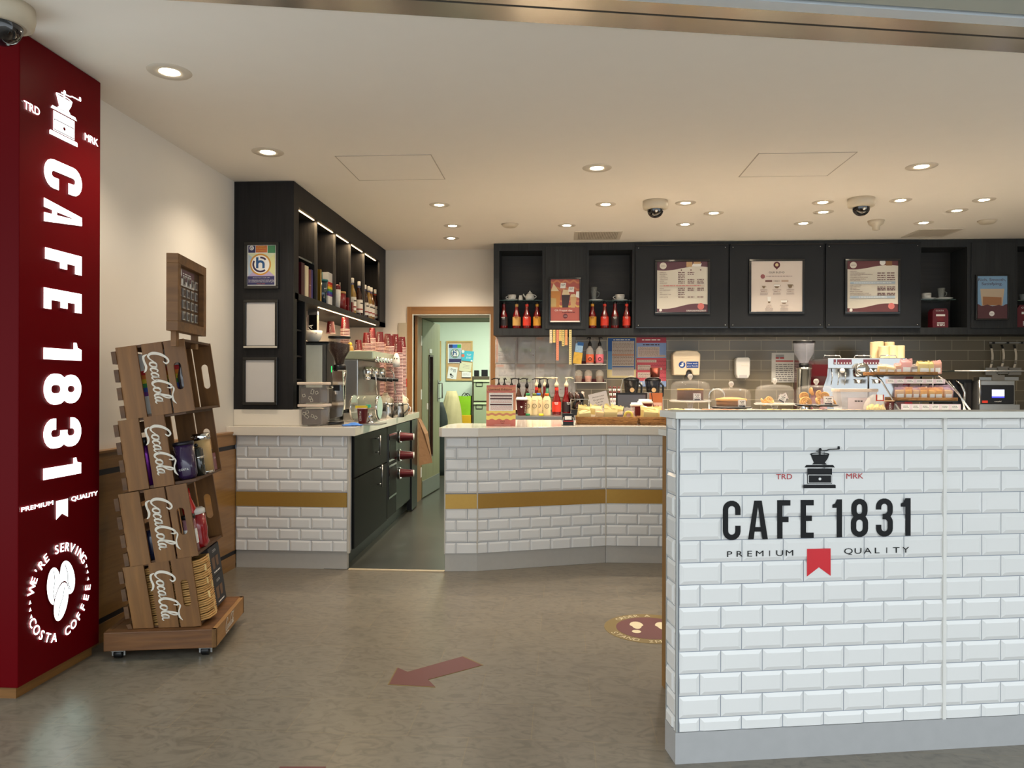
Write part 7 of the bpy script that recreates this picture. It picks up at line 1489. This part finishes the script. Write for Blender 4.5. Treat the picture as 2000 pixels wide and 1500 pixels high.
mb = MB(); mb.add([LF(*q) for q in ((932, 1314), (932, 1057), (1153, 1052), (1153, 1308), (1043, 1228))], [(0, 4, 3, 2, 1)], VR); mb.build('red_ribbon', lt)
# ---------------- floor stickers ----------------
STK = mat('maroon floor vinyl', (98, 46, 48), .4, noise=.04); GE = mat('gold floor vinyl', (122, 102, 52), .4, noise=.04); FW = mat('cream floor vinyl', (216, 204, 170), .45)
fz = lambda x, y: 0
arr = [(760, 1336), (777, 1304), (796, 1312), (903, 1282), (941, 1299), (836, 1327), (850, 1341)]
P_ = [PZ(x, y, .002) for x, y in arr]; cx_ = sum(p.x for p in P_) / 7; cy_ = sum(p.y for p in P_) / 7
mb = MB(); mb.prism([(cx_ + (p.x - cx_) * 1.035, cy_ + (p.y - cy_) * 1.035) for p in P_], .0, .0012, GE); mb.prism([(p.x, p.y) for p in P_], .0012, .002, STK); o = mb.build('arrow_sticker'); tag(o, 'dark red arrow sticker pointing left on the floor', 'floor sticker')
P_ = [PZ(x, y, .002) for x, y in ((547, 1497), (637, 1497))]; mb = MB(); mb.prism([(P_[0].x, P_[0].y), (P_[1].x, P_[1].y), (P_[1].x + .02, P_[1].y - .3), (P_[0].x - .02, P_[0].y - .3)], 0, .002, STK); o = mb.build('arrow_sticker'); tag(o, 'dark red sticker at the bottom edge of the picture', 'floor sticker')
l_, r_ = PZ(1176, 1222, 0), PZ(1262, 1200, 0); nr = PZ(1262, 1257, 0); cyy = (r_.y + nr.y) / 2; RR = (r_.y - nr.y) / 2 * 1.0; cxx = l_.x + RR + .01
t = thing('distance_sticker', 'round gold and maroon floor sticker with cream footprints', 'floor sticker', (cxx, cyy, 0)); ci = lambda r, n=40: [(r * math.cos(2 * math.pi * i / n), r * math.sin(2 * math.pi * i / n)) for i in range(n)]
MB().prism(ci(RR), 0, .0012, GE).build('gold_ring', t); MB().prism(ci(RR * .74), .0012, .0018, STK).build('maroon_disc', t); mb = MB()
def flat_around(st, a0, a1, up):
    for i, ch in enumerate(st):
        if ch == ' ': continue
        a = math.radians(a0 + (a1 - a0) * i / (len(st) - 1)); c_, s_ = math.cos(a), math.sin(a); U = V3((s_, -c_, 0)) if up else V3((-s_, c_, 0)); Vv = V3((c_, s_, 0)) if up else V3((-c_, -s_, 0)); rr = RR * (.79 if up else .95)
        mb.text(ch, (c_ * rr, s_ * rr, .0012), U, Vv, FW, h=RR * .15, off=.001)
flat_around('ORDER A', 138, 88, True); flat_around('STAND 2M APART', 205, 335, False); mb.build('ring_lettering', t)
for sx in (-1, 1):
    mb = MB(); f = lambda pts: mb.prism([(RR * (x * -sx + sx * .30), RR * y) for x, y in pts], .0018, .0024, FW)
    f([(.12 * math.cos(a) * (1.25 if math.sin(a) > -.2 else .9) + .02, .30 * math.sin(a) * .85 + .16 - .0) for a in [i * math.pi / 10 for i in range(20)]]); f([(.10 * math.cos(a) - .02, .10 * math.sin(a) - .27) for a in [i * math.pi / 8 for i in range(16)]]); mb.build('footprint', t)
# ---------------- crate display on a dolly ----------------
PHI = math.radians(10.5); EX = V3((math.cos(PHI), math.sin(PHI), 0)); EY = V3((-math.sin(PHI), math.cos(PHI), 0))
CW = wood('crate wood', (92, 58, 24), (140, 95, 46), .5, (30, 30, 3), .25); CWD = wood('darker crate wood', (66, 41, 20), (106, 70, 36), .55, (3, 3, 30), .25); CWF = wood('dolly wood', (80, 50, 26), (128, 84, 44), .5, (4, 30, 40), .3)
WP = mat('white stencil paint', (216, 208, 194), .7)
fr_ = PZ(422, 1265, .048); fl_ = PZ(203, 1272, .048); DW = (fr_ - fl_).dot(EX); DD = .56
t = thing('dolly', 'low wooden dolly on castors under the stacked crates', 'dolly', fr_ - V3((0, 0, .048)), PHI)
mb = MB(); mb.box((-DW, 0, .048), (0, .022, .135), CWF, bev=.003).box((-DW, DD - .022, .048), (0, DD, .135), CWF).box((-DW, .022, .048), (-DW + .022, DD - .022, .135), CWF); mb.build('side_boards', t)
s_ = MB().box((-.022, .0, .048), (0, DD, .135), wood('dolly end board', (140, 100, 54), (168, 124, 74), .5, (40, 6, 40), .15), bev=.003).build('end_board', t); mb = MB(); script(mb, (0, DD * .3, .066), (0, 1, 0), (0, 0, 1), .16, WP, .002); mb.build('script_lettering', s_)
MB().box((-DW + .022, .022, .118), (-.022, DD - .022, .134), CWF).build('deck', t)
for x, y in ((-DW + .05, .05), (-.06, .05), (-DW + .05, DD - .05), (-.06, DD - .05)):
    c_ = MB().box((x - .028, y - .02, .036), (x + .028, y + .02, .05), STEEL).box((x - .03, y - .004, .012), (x - .022, y + .004, .04), STEEL).box((x + .022, y - .004, .012), (x + .03, y + .004, .04), STEEL).build('castor', t); MB().lathe([(.02, -.018), (.022, -.014), (.022, .014), (.02, .018)], BLACK, T(x, y, .022) @ RY(math.pi / 2), n=18).build('wheel', c_)
base = PL(395.6, 1224, fr_ + EY * .045, EY); FP = base
def slot(mb, x0, x1, z0, z1, y0, y1, m_, hz=None, hw=.035, hh=.13):
    """board with a rounded hand hole"""
    cx, cz = (x0 + x1) / 2, (z0 + z1) / 2 + (hz or 0); a, b = cx - hw / 2, cx + hw / 2; c_, d = cz - hh / 2, cz + hh / 2
    mb.box((x0, y0, z0), (a, y1, z1), m_).box((b, y0, z0), (x1, y1, z1), m_)
    for (lo, hi, sg, zc) in ((z0, c_, -1, c_ + hw / 2), (d, z1, 1, d - hw / 2)):
        pts = [(cx + hw / 2 * math.cos(math.pi * i / 8), zc + sg * hw / 2 * math.sin(math.pi * i / 8)) for i in range(9)]
        far = lo if sg < 0 else hi
        mb.prism(pts + [(a, far), (b, far)], -y1, -y0, m_, Matrix(((1, 0, 0, 0), (0, 0, -1, 0), (0, 1, 0, 0), (0, 0, 0, 1))))
crates = []
def crate(TL, TR, BR, label, missing=False):
    tl, tr, br = (PL(*q, FP, EY) for q in (TL, TR, BR)); u = (tr - tl); W = u.length; h = (tr - br).length; al = math.atan2(-(u.z), u.dot(EX))
    Mo = T(*br) @ RZ(PHI) @ RY(al); W = .312; D = .46; B = .012
    # local: x from -W (wall side) to 0 (open side), y from 0 to D, z from 0 to h
    t = thing('wooden_crate', label, 'crate', (0, 0, 0), 0, 'stacked drink crates'); t.matrix_world = Mo
    sw, gp = .094, .022; xs_ = [-W, -W + sw + gp, -sw]
    for i, x in enumerate(xs_):
        if i == 2 and missing: continue
        mb = MB(); slot(mb, x, x + sw, 0, h, 0, B, CW) if i == 2 else mb.box((x, 0, 0), (x + sw, B, h), CW, bev=.0015); s_ = mb.build('front_slat', t)
        if i == 1: mb = MB(); script(mb, (x + sw * .18, 0, h * .88), (0, 0, -1), (1, 0, 0), h * .72, WP, .0015); mb.build('script_lettering', s_)
        mb = MB(); slot(mb, x, x + sw, 0, h, D - B, D, CW) if i == 2 else mb.box((x, D - B, 0), (x + sw, D, h), CW); mb.build('rear_slat', t)
    if missing: mb = MB(); slot(mb, -sw, 0, 0, h, D - B, D, CW); mb.build('rear_slat', t)
    for z in (0, h - B): MB().box((-W + B, B, z), (-.004, D - B, z + B), CWD).build('end_board', t)
    for k in range(4): z = h * (k + .12) / 4; MB().box((-W - .02, -.006, z), (-W, D + .004, z + h * .17), CWD).build('base_board', t)
    crates.append((t, Mo, W, D, h)); return t
crate((235, 678), (360, 661), (380, 801), 'wooden crate with white script lettering, topmost of the leaning stack')
crate((239.6, 821), (364, 803), (384, 940), 'wooden crate missing its front corner slat, second from the top', True)
crate((237, 965), (368, 943), (387, 1085), 'wooden crate holding the red tumbler, third from the top')
crate((247, 1107.6), (371.6, 1087), (393, 1222), 'wooden crate filled with bundled canes, lowest of the stack')
def inc(i, x, y, z=.013): return crates[i][1] @ T(x, y, z)
def put(name, i, x, y, parts, label, cat, rz=0, z=.013, grp=None):
    t = thing(name, label, cat, (0, 0, 0), 0, grp); t.matrix_world = inc(i, x, y, z) @ RZ(rz)
    for pn, fn_ in parts: mb = MB(); fn_(mb); mb.build(pn, t)
    return t
rainbow_box(inc(0, -.095, .10), .09, .09, .30, 'white box with rainbow band seen between the slats of the top crate, right one', 'boxes in the top crate'); rainbow_box(inc(0, -.205, .10), .09, .09, .29, 'white box with rainbow band seen between the slats of the top crate, left one', 'boxes in the top crate')
put('clear_bottle', 0, -.045, .05, [('body', lambda m: m.lathe([(.022, 0), (.024, .16), (.010, .2), (.010, .23)], mat('speckled bottle', (60, 52, 50), .1, coat=1, noise=.9, nscale=120), n=16))], 'dark speckled bottle behind the hand hole of the top crate', 'bottle')
PU = mat('purple enamel', (50, 32, 66), .22, coat=.8); BAM = wood('bamboo', (176, 140, 88), (204, 170, 116), .45, (60, 60, 4), .05)
t = put('travel_mug', 1, -.058, .075, [('cup', lambda m: m.lathe([(.036, 0), (.045, .02), (.047, .165)], PU, n=28)), ('lid', lambda m: m.lathe([(.049, .165), (.049, .178), (.04, .182), (.001, .182)], mat('dark lid', (26, 22, 30), .3), n=28)), ('lettering', lambda m: m.text('COSTA', (.0, -.0475, .045), UX, UZ, P_W, wd=.045, off=.002))], 'tall purple travel mug with white lettering in the second crate', 'mug')
put('vacuum_flask', 1, -.03, .27, [('body', lambda m: m.lathe([(.043, .012), (.043, .17)], BAM, n=26)), ('foot', lambda m: m.lathe([(.042, 0), (.043, .014)], CHROME, n=26)), ('lid', lambda m: m.lathe([(.044, .17), (.047, .18), (.047, .20), (.04, .205), (.001, .205)], CHROME, n=26))], 'bamboo and chrome flask in the second crate', 'flask')
put('cafetiere', 1, -.03, .175, [('body', lambda m: m.lathe([(.028, 0), (.028, .05), (.030, .13), (.02, .14)], mat('dark glass pot', (40, 42, 36), .08, coat=1), n=22)), ('band', lambda m: m.lathe([(.0305, .085), (.031, .095)], CHROME, n=22)), ('knob', lambda m: m.ball((0, 0, .15), .01, BLACK))], 'small dark glass pot with steel band beside the bamboo flask', 'coffee pot')
put('coffee_carton', 1, -.03, .39, [('box', lambda m: m.box((-.02, -.03, 0), (.02, .03, .09), RED, bev=.002)), ('lettering', lambda m: m.text('COSTA', (.021, 0, .06), (0, 1, 0), UZ, P_W, wd=.04).text('COSTA', (0, -.031, .06), UX, UZ, P_W, wd=.03))], 'small dark red box at the back corner of the second crate', 'box')
put('slatted_box', 1, -.20, .22, [('box', lambda m: [m.box((-.09, -.10 + .02 * k, .05), (.12, -.085 + .02 * k, .19), CWD) for k in range(9)])], 'dark ribbed wooden box at the back of the second crate', 'box', z=.013 - .05)
put('water_bottle', 1, -.225, .05, [('body', lambda m: m.lathe([(.03, 0), (.032, .15), (.02, .19)], mat('violet metal', (90, 20, 110), .2, .6), n=20)), ('cap', lambda m: m.lathe([(.018, .19), (.02, .23)], BLACK, n=16))], 'violet bottle seen between the left slats of the second crate', 'bottle')
put('drink_bottle', 2, -.05, .14, [('body', lambda m: m.lathe([(.03, 0), (.032, .20), (.018, .25), (.016, .30)], mat('scarlet metal', (190, 30, 24), .2, coat=.5), n=20))], 'bright red slim bottle at the back of the third crate', 'bottle')
put('tumbler', 2, -.035, .17, [('cup', lambda m: m.lathe([(.036, 0), (.045, .02), (.041, .05), (.047, .09), (.046, .165)], mat('quilted red', (150, 18, 28), .2, coat=.7), n=26)), ('lid', lambda m: m.lathe([(.048, .165), (.049, .185), (.038, .195), (.001, .19)], WHITEP, n=26))], 'red quilted tumbler with a white lid in the third crate', 'tumbler')
put('candy_tube', 2, -.035, .06, [('tube', lambda m: m.lathe([(.03, 0), (.03, .16)], mat('clear tube', (170, 120, 130), .1, alpha=.6, coat=1, noise=0), n=20)), ('lid', lambda m: m.lathe([(.032, .16), (.032, .18), (.001, .18)], BLACK, n=20)), ('print', lambda m: m.lathe([(.0305, .04), (.0305, .11)], P_W, n=20, cap=False))], 'clear tube with black lid and white print in the third crate', 'container')
put('dark_jar', 2, -.22, .08, [('body', lambda m: m.lathe([(.05, 0), (.055, .1), (.04, .14)], mat('navy ceramic', (30, 36, 60), .2, coat=.6), n=20))], 'navy jar seen between the left slats of the third crate', 'jar')
put('box', 2, -.14, .10, [('box', lambda m: m.box((-.03, -.04, 0), (.04, .04, .2), mat('plum box', (90, 30, 40), .4), bev=.002))], 'plum coloured box behind the lettered slat of the third crate', 'box')
# bundles of canes stacked in the lowest crate
CANE = mat('split cane', (196, 150, 88), .6, noise=.2, nscale=80, bump=.3)
hB = crates[3][4]; nb = 9
for k in range(nb):
    t = thing('cane_bundle', ('topmost bundle of split cane sticks in the lowest crate' if k == nb - 1 else 'bottom bundle of split cane sticks in the lowest crate' if k == 0 else 'bundle of split cane sticks in the middle of the pile'), 'canes', (0, 0, 0), 0, 'cane bundles' if 0 < k < nb - 1 else None)
    if 'group' in t and not (0 < k < nb - 1): del t['group']
    t.matrix_world = crates[3][1] @ T(0, 0, .014 + k * (hB - .04) / nb); mb = MB(); r = random.Random(k); hz = (hB - .045) / nb
    for j in range(6):
        zz = hz * (j % 3 + .5) / 3.2; yy = .035 + (j // 3) * .0; off = r.uniform(-.004, .006)
        mb.tube([(-.27, .03, zz), (-.01, .03 + off, zz), (.022 + off, .05, zz), (.034 + off, .10, zz), (.030, .17, zz), (-.04, .20, zz), (-.26, .20, zz)], hz / 6.6, CANE, 6)
    mb.build('canes', t); a_ = r.uniform(.07, .14); MB().box((.030, a_, 0), (.0405, a_ + .006, hz * .98), mat('pale twine', (220, 190, 130), .8)).build('twine', t)
DG2 = mat('charcoal card', (44, 44, 48), .5)
for k, lb in ((0, 'lower'), (1, 'upper')):
    t = thing('gift_box', '%s charcoal box with cup picture leaning in the lowest crate' % lb, 'box', (0, 0, 0), 0, 'charcoal gift boxes'); hh = (hB - .035) / 2
    t.matrix_world = crates[3][1] @ T(.012, .33, .014 + k * (hh + .002)); MB().box((-.16, -.10, 0), (0, .10, hh), DG2, bev=.002).build('box', t)
    cv = Cv((0, -.10, hh), (0, 1, 0), UZ, .20, hh, (0, 0, 100, 90)); cv.text('COSTA', 50, 20, P_W, h=8, wd=30).poly([(22, 70), (42, 70), (46, 34), (18, 34)], pm('cup brown', 110, 84, 64)).poly([(56, 66), (74, 66), (78, 34), (52, 34)], pm('cup brown', 110, 84, 64)).lines(25, 80, (78,), P_W, 4); cv.mb.build('print', t)
bpy.context.view_layer.update()
for o in list(C.objects):      # the lowest crate and its load stand flat on the dolly deck
    if o.get('category') in ('crate', 'canes', 'box') and (o == crates[3][0] or o.get('group') == 'charcoal gift boxes' or o.name.startswith('cane_bundle')):
        for c in o.children_recursive:
            if c.type != 'MESH': continue
            Mw = o.matrix_world.copy(); Mi = Mw.inverted()
            for v in c.data.vertices:
                q = Mw @ v.co
                if q.z < .137: q.z = .137; v.co = Mi @ q
# framed board with small key rings on two posts
tlb, trb, brb, blb = (337, 491), (391, 516), (398, 653.5), (342, 645.5)
top = crates[0]; Mo = top[1]; h = top[4]
a = PL(398, 653.5, Mo @ V3((-.05, 0, 0)), EX); q0 = PL(342, 645.5, Mo @ V3((-.05, 0, 0)), EX)
ydir = (a - q0); ydir.z = 0; L = ydir.length; ydir.normalize(); zt6 = PL(337, 491, q0, EX).z; Hh = zt6 - q0.z
t = thing('keyring_board', 'small framed wooden board of key rings on two posts above the crates', 'display board', (0, 0, 0)); t.matrix_world = frame_at(q0, ydir, UZ)
L = max(.3, L)
for x0, x1, z0, z1 in ((0, L, 0, .045), (0, L, Hh - .045, Hh), (0, .045, .045, Hh - .045), (L - .045, L, .045, Hh - .045)): MB().box((x0, z0, -.04), (x1, z1, .012), CW, bev=.002).build('frame_rail', t)
MB().box((.04, .04, -.035), (L - .04, Hh - .04, -.012), CWD).build('back_board', t)
cv = Cv((.07, Hh - .055, -.010), (1, 0, 0), (0, 1, 0), L * .55, Hh * .22, (0, 0, 100, 60)); cv.mb.box((.07, Hh - .055 - Hh * .22, -.0118), (.07 + L * .55, Hh - .055, -.0102), P_W); cv.rect(0, 0, 100, 42, pm('mauve', 112, 78, 84)).poly([(0, 60), (100, 60), (100, 36), (60, 50), (30, 34), (0, 36)], P_W).circ(12, 16, 10, P_W).lines(28, 80, (12, 20), P_W, 4); cv.mb.build('header_card', t)
for r_ in range(4):
    for c_ in range(5):
        x, z = .065 + c_ * (L - .13) / 5 + .01, .06 + r_ * Hh * .155
        k = thing('key_ring', 'small square clear key ring hanging in rows on the framed board', 'key ring', (0, 0, 0), 0, 'key rings on the board'); k.matrix_world = frame_at(q0, ydir, UZ) @ T(x, z, -.0115)
        MB().box((0, 0, 0), (.034, .042, .005), mat('pale tag', (176, 172, 166), .25, .3)).build('tag', k); MB().box((.006, .006, .005), (.03, .034, .0058), mat('dark tag print', (70, 58, 56), .4)).build('picture', k)
for x in (.05, L - .10): MB().box((x, -.07, -.035), (x + .045, .0, -.012), CW).build('post', t)
# ---------------- room behind the doorway ----------------
yW = 11.84
def cork(px0, py0, px1, py1, label):
    a, b = PY(px0, py0, yW), PY(px1, py1, yW); W, Hh = b.x - a.x, a.z - b.z; t = thing('notice_board', label, 'notice board', (a.x, yW, b.z), 0, 'cork notice boards'); fm = wood('pine frame', (186, 152, 90), (206, 172, 110), .5, (20, 20, 20), .1)
    for x0, x1, z0, z1 in ((0, W, 0, .025), (0, W, Hh - .025, Hh), (0, .025, .025, Hh - .025), (W - .025, W, .025, Hh - .025)): MB().box((x0, -.02, z0), (x1, 0, z1), fm).build('frame_rail', t)
    MB().box((.02, -.008, .02), (W - .02, 0, Hh - .02), mat('cork', (206, 168, 126), .9, noise=.2, nscale=90)).build('cork_panel', t); return t, W, Hh
cork(841, 666, 861.5, 743.5, 'cork notice board partly hidden behind the open door')
t, W, Hh = cork(872, 666, 923, 743.5, 'cork notice board with coloured papers in the room behind the doorway')
def pin(x0, y0, x1, y1, name, label, rot=0, box=(0, 0, 100, 100)):
    a, b = PY(840 + x0 / 7.5, 640 + y0 / 7.5, yW - .024), PY(840 + x1 / 7.5, 640 + y1 / 7.5, yW - .012); t = thing(name, label, 'paper', (a.x, yW - .0235, b.z), 0, 'papers pinned to the cork board'); t.rotation_euler = (0, rot, 0)
    cv = Cv((0, -.001, a.z - b.z), UX, UZ, b.x - a.x, a.z - b.z, box); cv.mb.box((0, -.0005, 0), (b.x - a.x, .001, a.z - b.z), P_W); return t, cv
t, cv = pin(260, 235, 460, 520, 'pinned_poster', 'white poster with a blue and green h emblem on the cork board', 0, (260, 235, 460, 520)); cv.full(P_W).rect(275, 245, 330, 298, P_N).rect(330, 245, 400, 298, pm('cobalt', 50, 110, 200)).rect(400, 245, 456, 298, pm('leaf', 70, 170, 70)).rect(278, 300, 456, 460, P_LB).rect(278, 458, 456, 508, P_N); h_logo(cv, 365, 378, 68, P_B, P_N, P_G); cv.mb.build('print', t)
t, cv = pin(440, 330, 630, 480, 'greeting_card', 'turquoise top job card on the cork board', .1, (440, 330, 630, 480)); cv.full(pm('turquoise', 70, 180, 200)).circ(475, 405, 24, pm('coral', 220, 110, 80)).text('TOP', 560, 398, P_W, h=26, wd=66).text('JOB!', 560, 440, P_W, h=26, wd=72).circ(470, 345, 22, P_W).circ(610, 470, 14, P_W); cv.mb.build('print', t)
t, cv = pin(420, 490, 595, 630, 'pinned_letter', 'cream folded letter below the turquoise card', .15); cv.full(pm('cream letter', 216, 212, 178)).lines(30, 85, (30, 45, 60), pm('dim', 150, 130, 126), 3); cv.mb.build('sheet', t)
t, cv = pin(250, 565, 385, 740, 'pinned_leaflet', 'tilted white leaflet with black drawings at the lower left of the cork board', .13); cv.full(P_W).circ(35, 65, 11, INK).circ(50, 78, 15, INK).circ(50, 78, 8, P_W).circ(36, 22, 10, INK).circ(36, 22, 6, P_W).lines(55, 85, (18, 28, 38), INK, 4); cv.mb.build('sheet', t)
t, cv = pin(465, 645, 600, 735, 'pinned_list', 'white list at the bottom right of the cork board'); cv.full(P_W).lines(10, 90, (25, 40, 55), pm('dim', 150, 130, 126), 4).rect(0, 90, 100, 100, INK); cv.mb.build('sheet', t)
t, cv = pin(88, 212, 138, 360, 'pinned_list', 'white list on the cork board beside the open door'); cv.full(P_W).lines(20, 90, (50, 60, 70), INK, 4); cv.mb.build('sheet', t)
yc = 11.2; a = PY(922, 735, yc); W = .47; FG = mat('sage filing cabinet', (150, 160, 128), .4, .1); BRN = mat('brown filing frame', (70, 62, 46), .45)
t = thing('filing_cabinet', 'sage green filing cabinet with brown frame in the room behind the doorway', 'cabinet', (a.x, yc, 0)); hc = a.z
MB().box((0, .005, 0), (W, .6, hc), BRN, bev=.004).build('casing', t)
for k in range(4):
    z0 = .04 + k * (hc - .07) / 4; z1 = z0 + (hc - .07) / 4 - .02; d = MB().box((.028, -.012, z0), (W - .02, .005, z1), FG, bev=.004).build('drawer', t); MB().box((.028, -.03, z1 - .03), (W - .02, -.01, z1 - .012), mat('pale green lip', (190, 204, 160), .4)).build('grip', d)
    zz = z1 - .10; mb = MB()
    for x0, x1, za, zb in ((.06, .16, zz, zz + .007), (.06, .16, zz + .055, zz + .062), (.06, .067, zz, zz + .062), (.153, .16, zz, zz + .062)): mb.box((x0, -.02, za), (x1, -.012, zb), BLACK)
    mb.build('label_holder', d)
for k, (dx, w_, h_, m_, lb) in enumerate(((.02, .07, .09, BLACK, 'black desk item at the left on the filing cabinet'), (.13, .09, .10, BLACK, 'black box in the middle on the filing cabinet'), (.25, .08, .09, mat('black and white box', (60, 60, 58), .4), 'dark box right of the middle on the filing cabinet'), (.36, .07, .13, mat('blue carton', (60, 60, 170), .4), 'blue carton at the right on the filing cabinet'))):
    o = MB().box((0, 0, 0), (w_, .1, h_), m_, bev=.006).build('desk_item', None, (a.x + dx, yc + .08, hc + .001)); tag(o, lb, 'box', 'things on the filing cabinet')
p, q = PY(895, 811, yc), PY(921, 811, yc); o = MB().box((0, 0, 0), (q.x - p.x - .01, .35, p.z), mat('mustard box', (206, 160, 30), .5, noise=.05), bev=.005).build('storage_box', None, (p.x, yc, 0)); tag(o, 'tall mustard yellow box beside the filing cabinet', 'box')
t = thing('shopping_bag', 'lime green bag with dark handles on the mustard box', 'bag', (p.x, yc + .02, p.z + .001)); hB2 = PY(900, 773, yc).z - p.z; W = q.x - p.x - .02
MB().prism([(0, 0), (W, .0), (W + .005, hB2), (W * .5, hB2 - .012), (-.005, hB2 - .005)], -.16, .0, mat('lime fabric', (128, 176, 26), .55, noise=.15, nscale=12, bump=.3), frame_at((0, 0, 0), (1, 0, 0), (0, 0, 1))).build('bag', t)
MB().tube([(W * (.25 + .5 * i / 8), .02, hB2 + .05 * math.sin(math.pi * i / 8) - .01) for i in range(9)], .006, BLACK, 6).tube([(W * (.5 + .45 * i / 8), .02, hB2 + .035 * math.sin(math.pi * i / 8)) for i in range(9)], .006, BLACK, 6).build('handles', t)
def drape(px0, px1, pyt, y, zb, m_, label, seed, rail=None):
    a, b = PY(px0, pyt, y), PY(px1, pyt, y); cx, W, zt = (a.x + b.x) / 2, b.x - a.x, a.z; n, k = 28, 12; r = random.Random(seed); ph = [r.uniform(0, 6.28) for _ in range(4)]; mb = MB(); vs = []
    for j in range(k + 1):
        q = j / k; rad = W / 2 * (.45 + .55 * math.sin(min(1, q * 2.6) * math.pi / 2)) * (1 - .1 * q)
        for i in range(n):
            an = 2 * math.pi * i / n; f = 1 + .16 * math.sin(an * 4 + ph[0] + q * 5) * (.3 + q) + .07 * math.sin(an * 9 + ph[1] + q * 7) + .07 * math.sin(q * 14 + ph[2] + an); vs.append((cx + rad * f * math.cos(an), y + .15 + rad * f * .55 * math.sin(an), zt + (zb - zt) * q))
    fs = [(j * n + i, (j + 1) * n + i, (j + 1) * n + (i + 1) % n, j * n + (i + 1) % n) for j in range(k) for i in range(n)] + [tuple(range(n)), tuple(k * n + i for i in range(n - 1, -1, -1))]
    mb.add(vs, fs, m_, True); o = mb.build('coat', None); tag(o, label, 'coat', 'coats over chairs'); return o
drape(858, 899, 764, 10.9, .02, mat('khaki coat', (176, 164, 122), .8, noise=.12, nscale=9, bump=.4), 'khaki coat draped over a chair in the room behind the doorway', 2)
drape(838, 872, 786, 10.3, .02, mat('charcoal coat', (40, 46, 42), .8, noise=.15, nscale=9, bump=.4), 'dark coat draped in front of the khaki coat', 5)
o = MB().box((-2.1, 11.4, 0), (-1.78, 11.75, .14), mat('yellow floor box', (200, 150, 40), .6)).build('storage_box'); tag(o, 'low yellow box on the floor beyond the doorway', 'box')
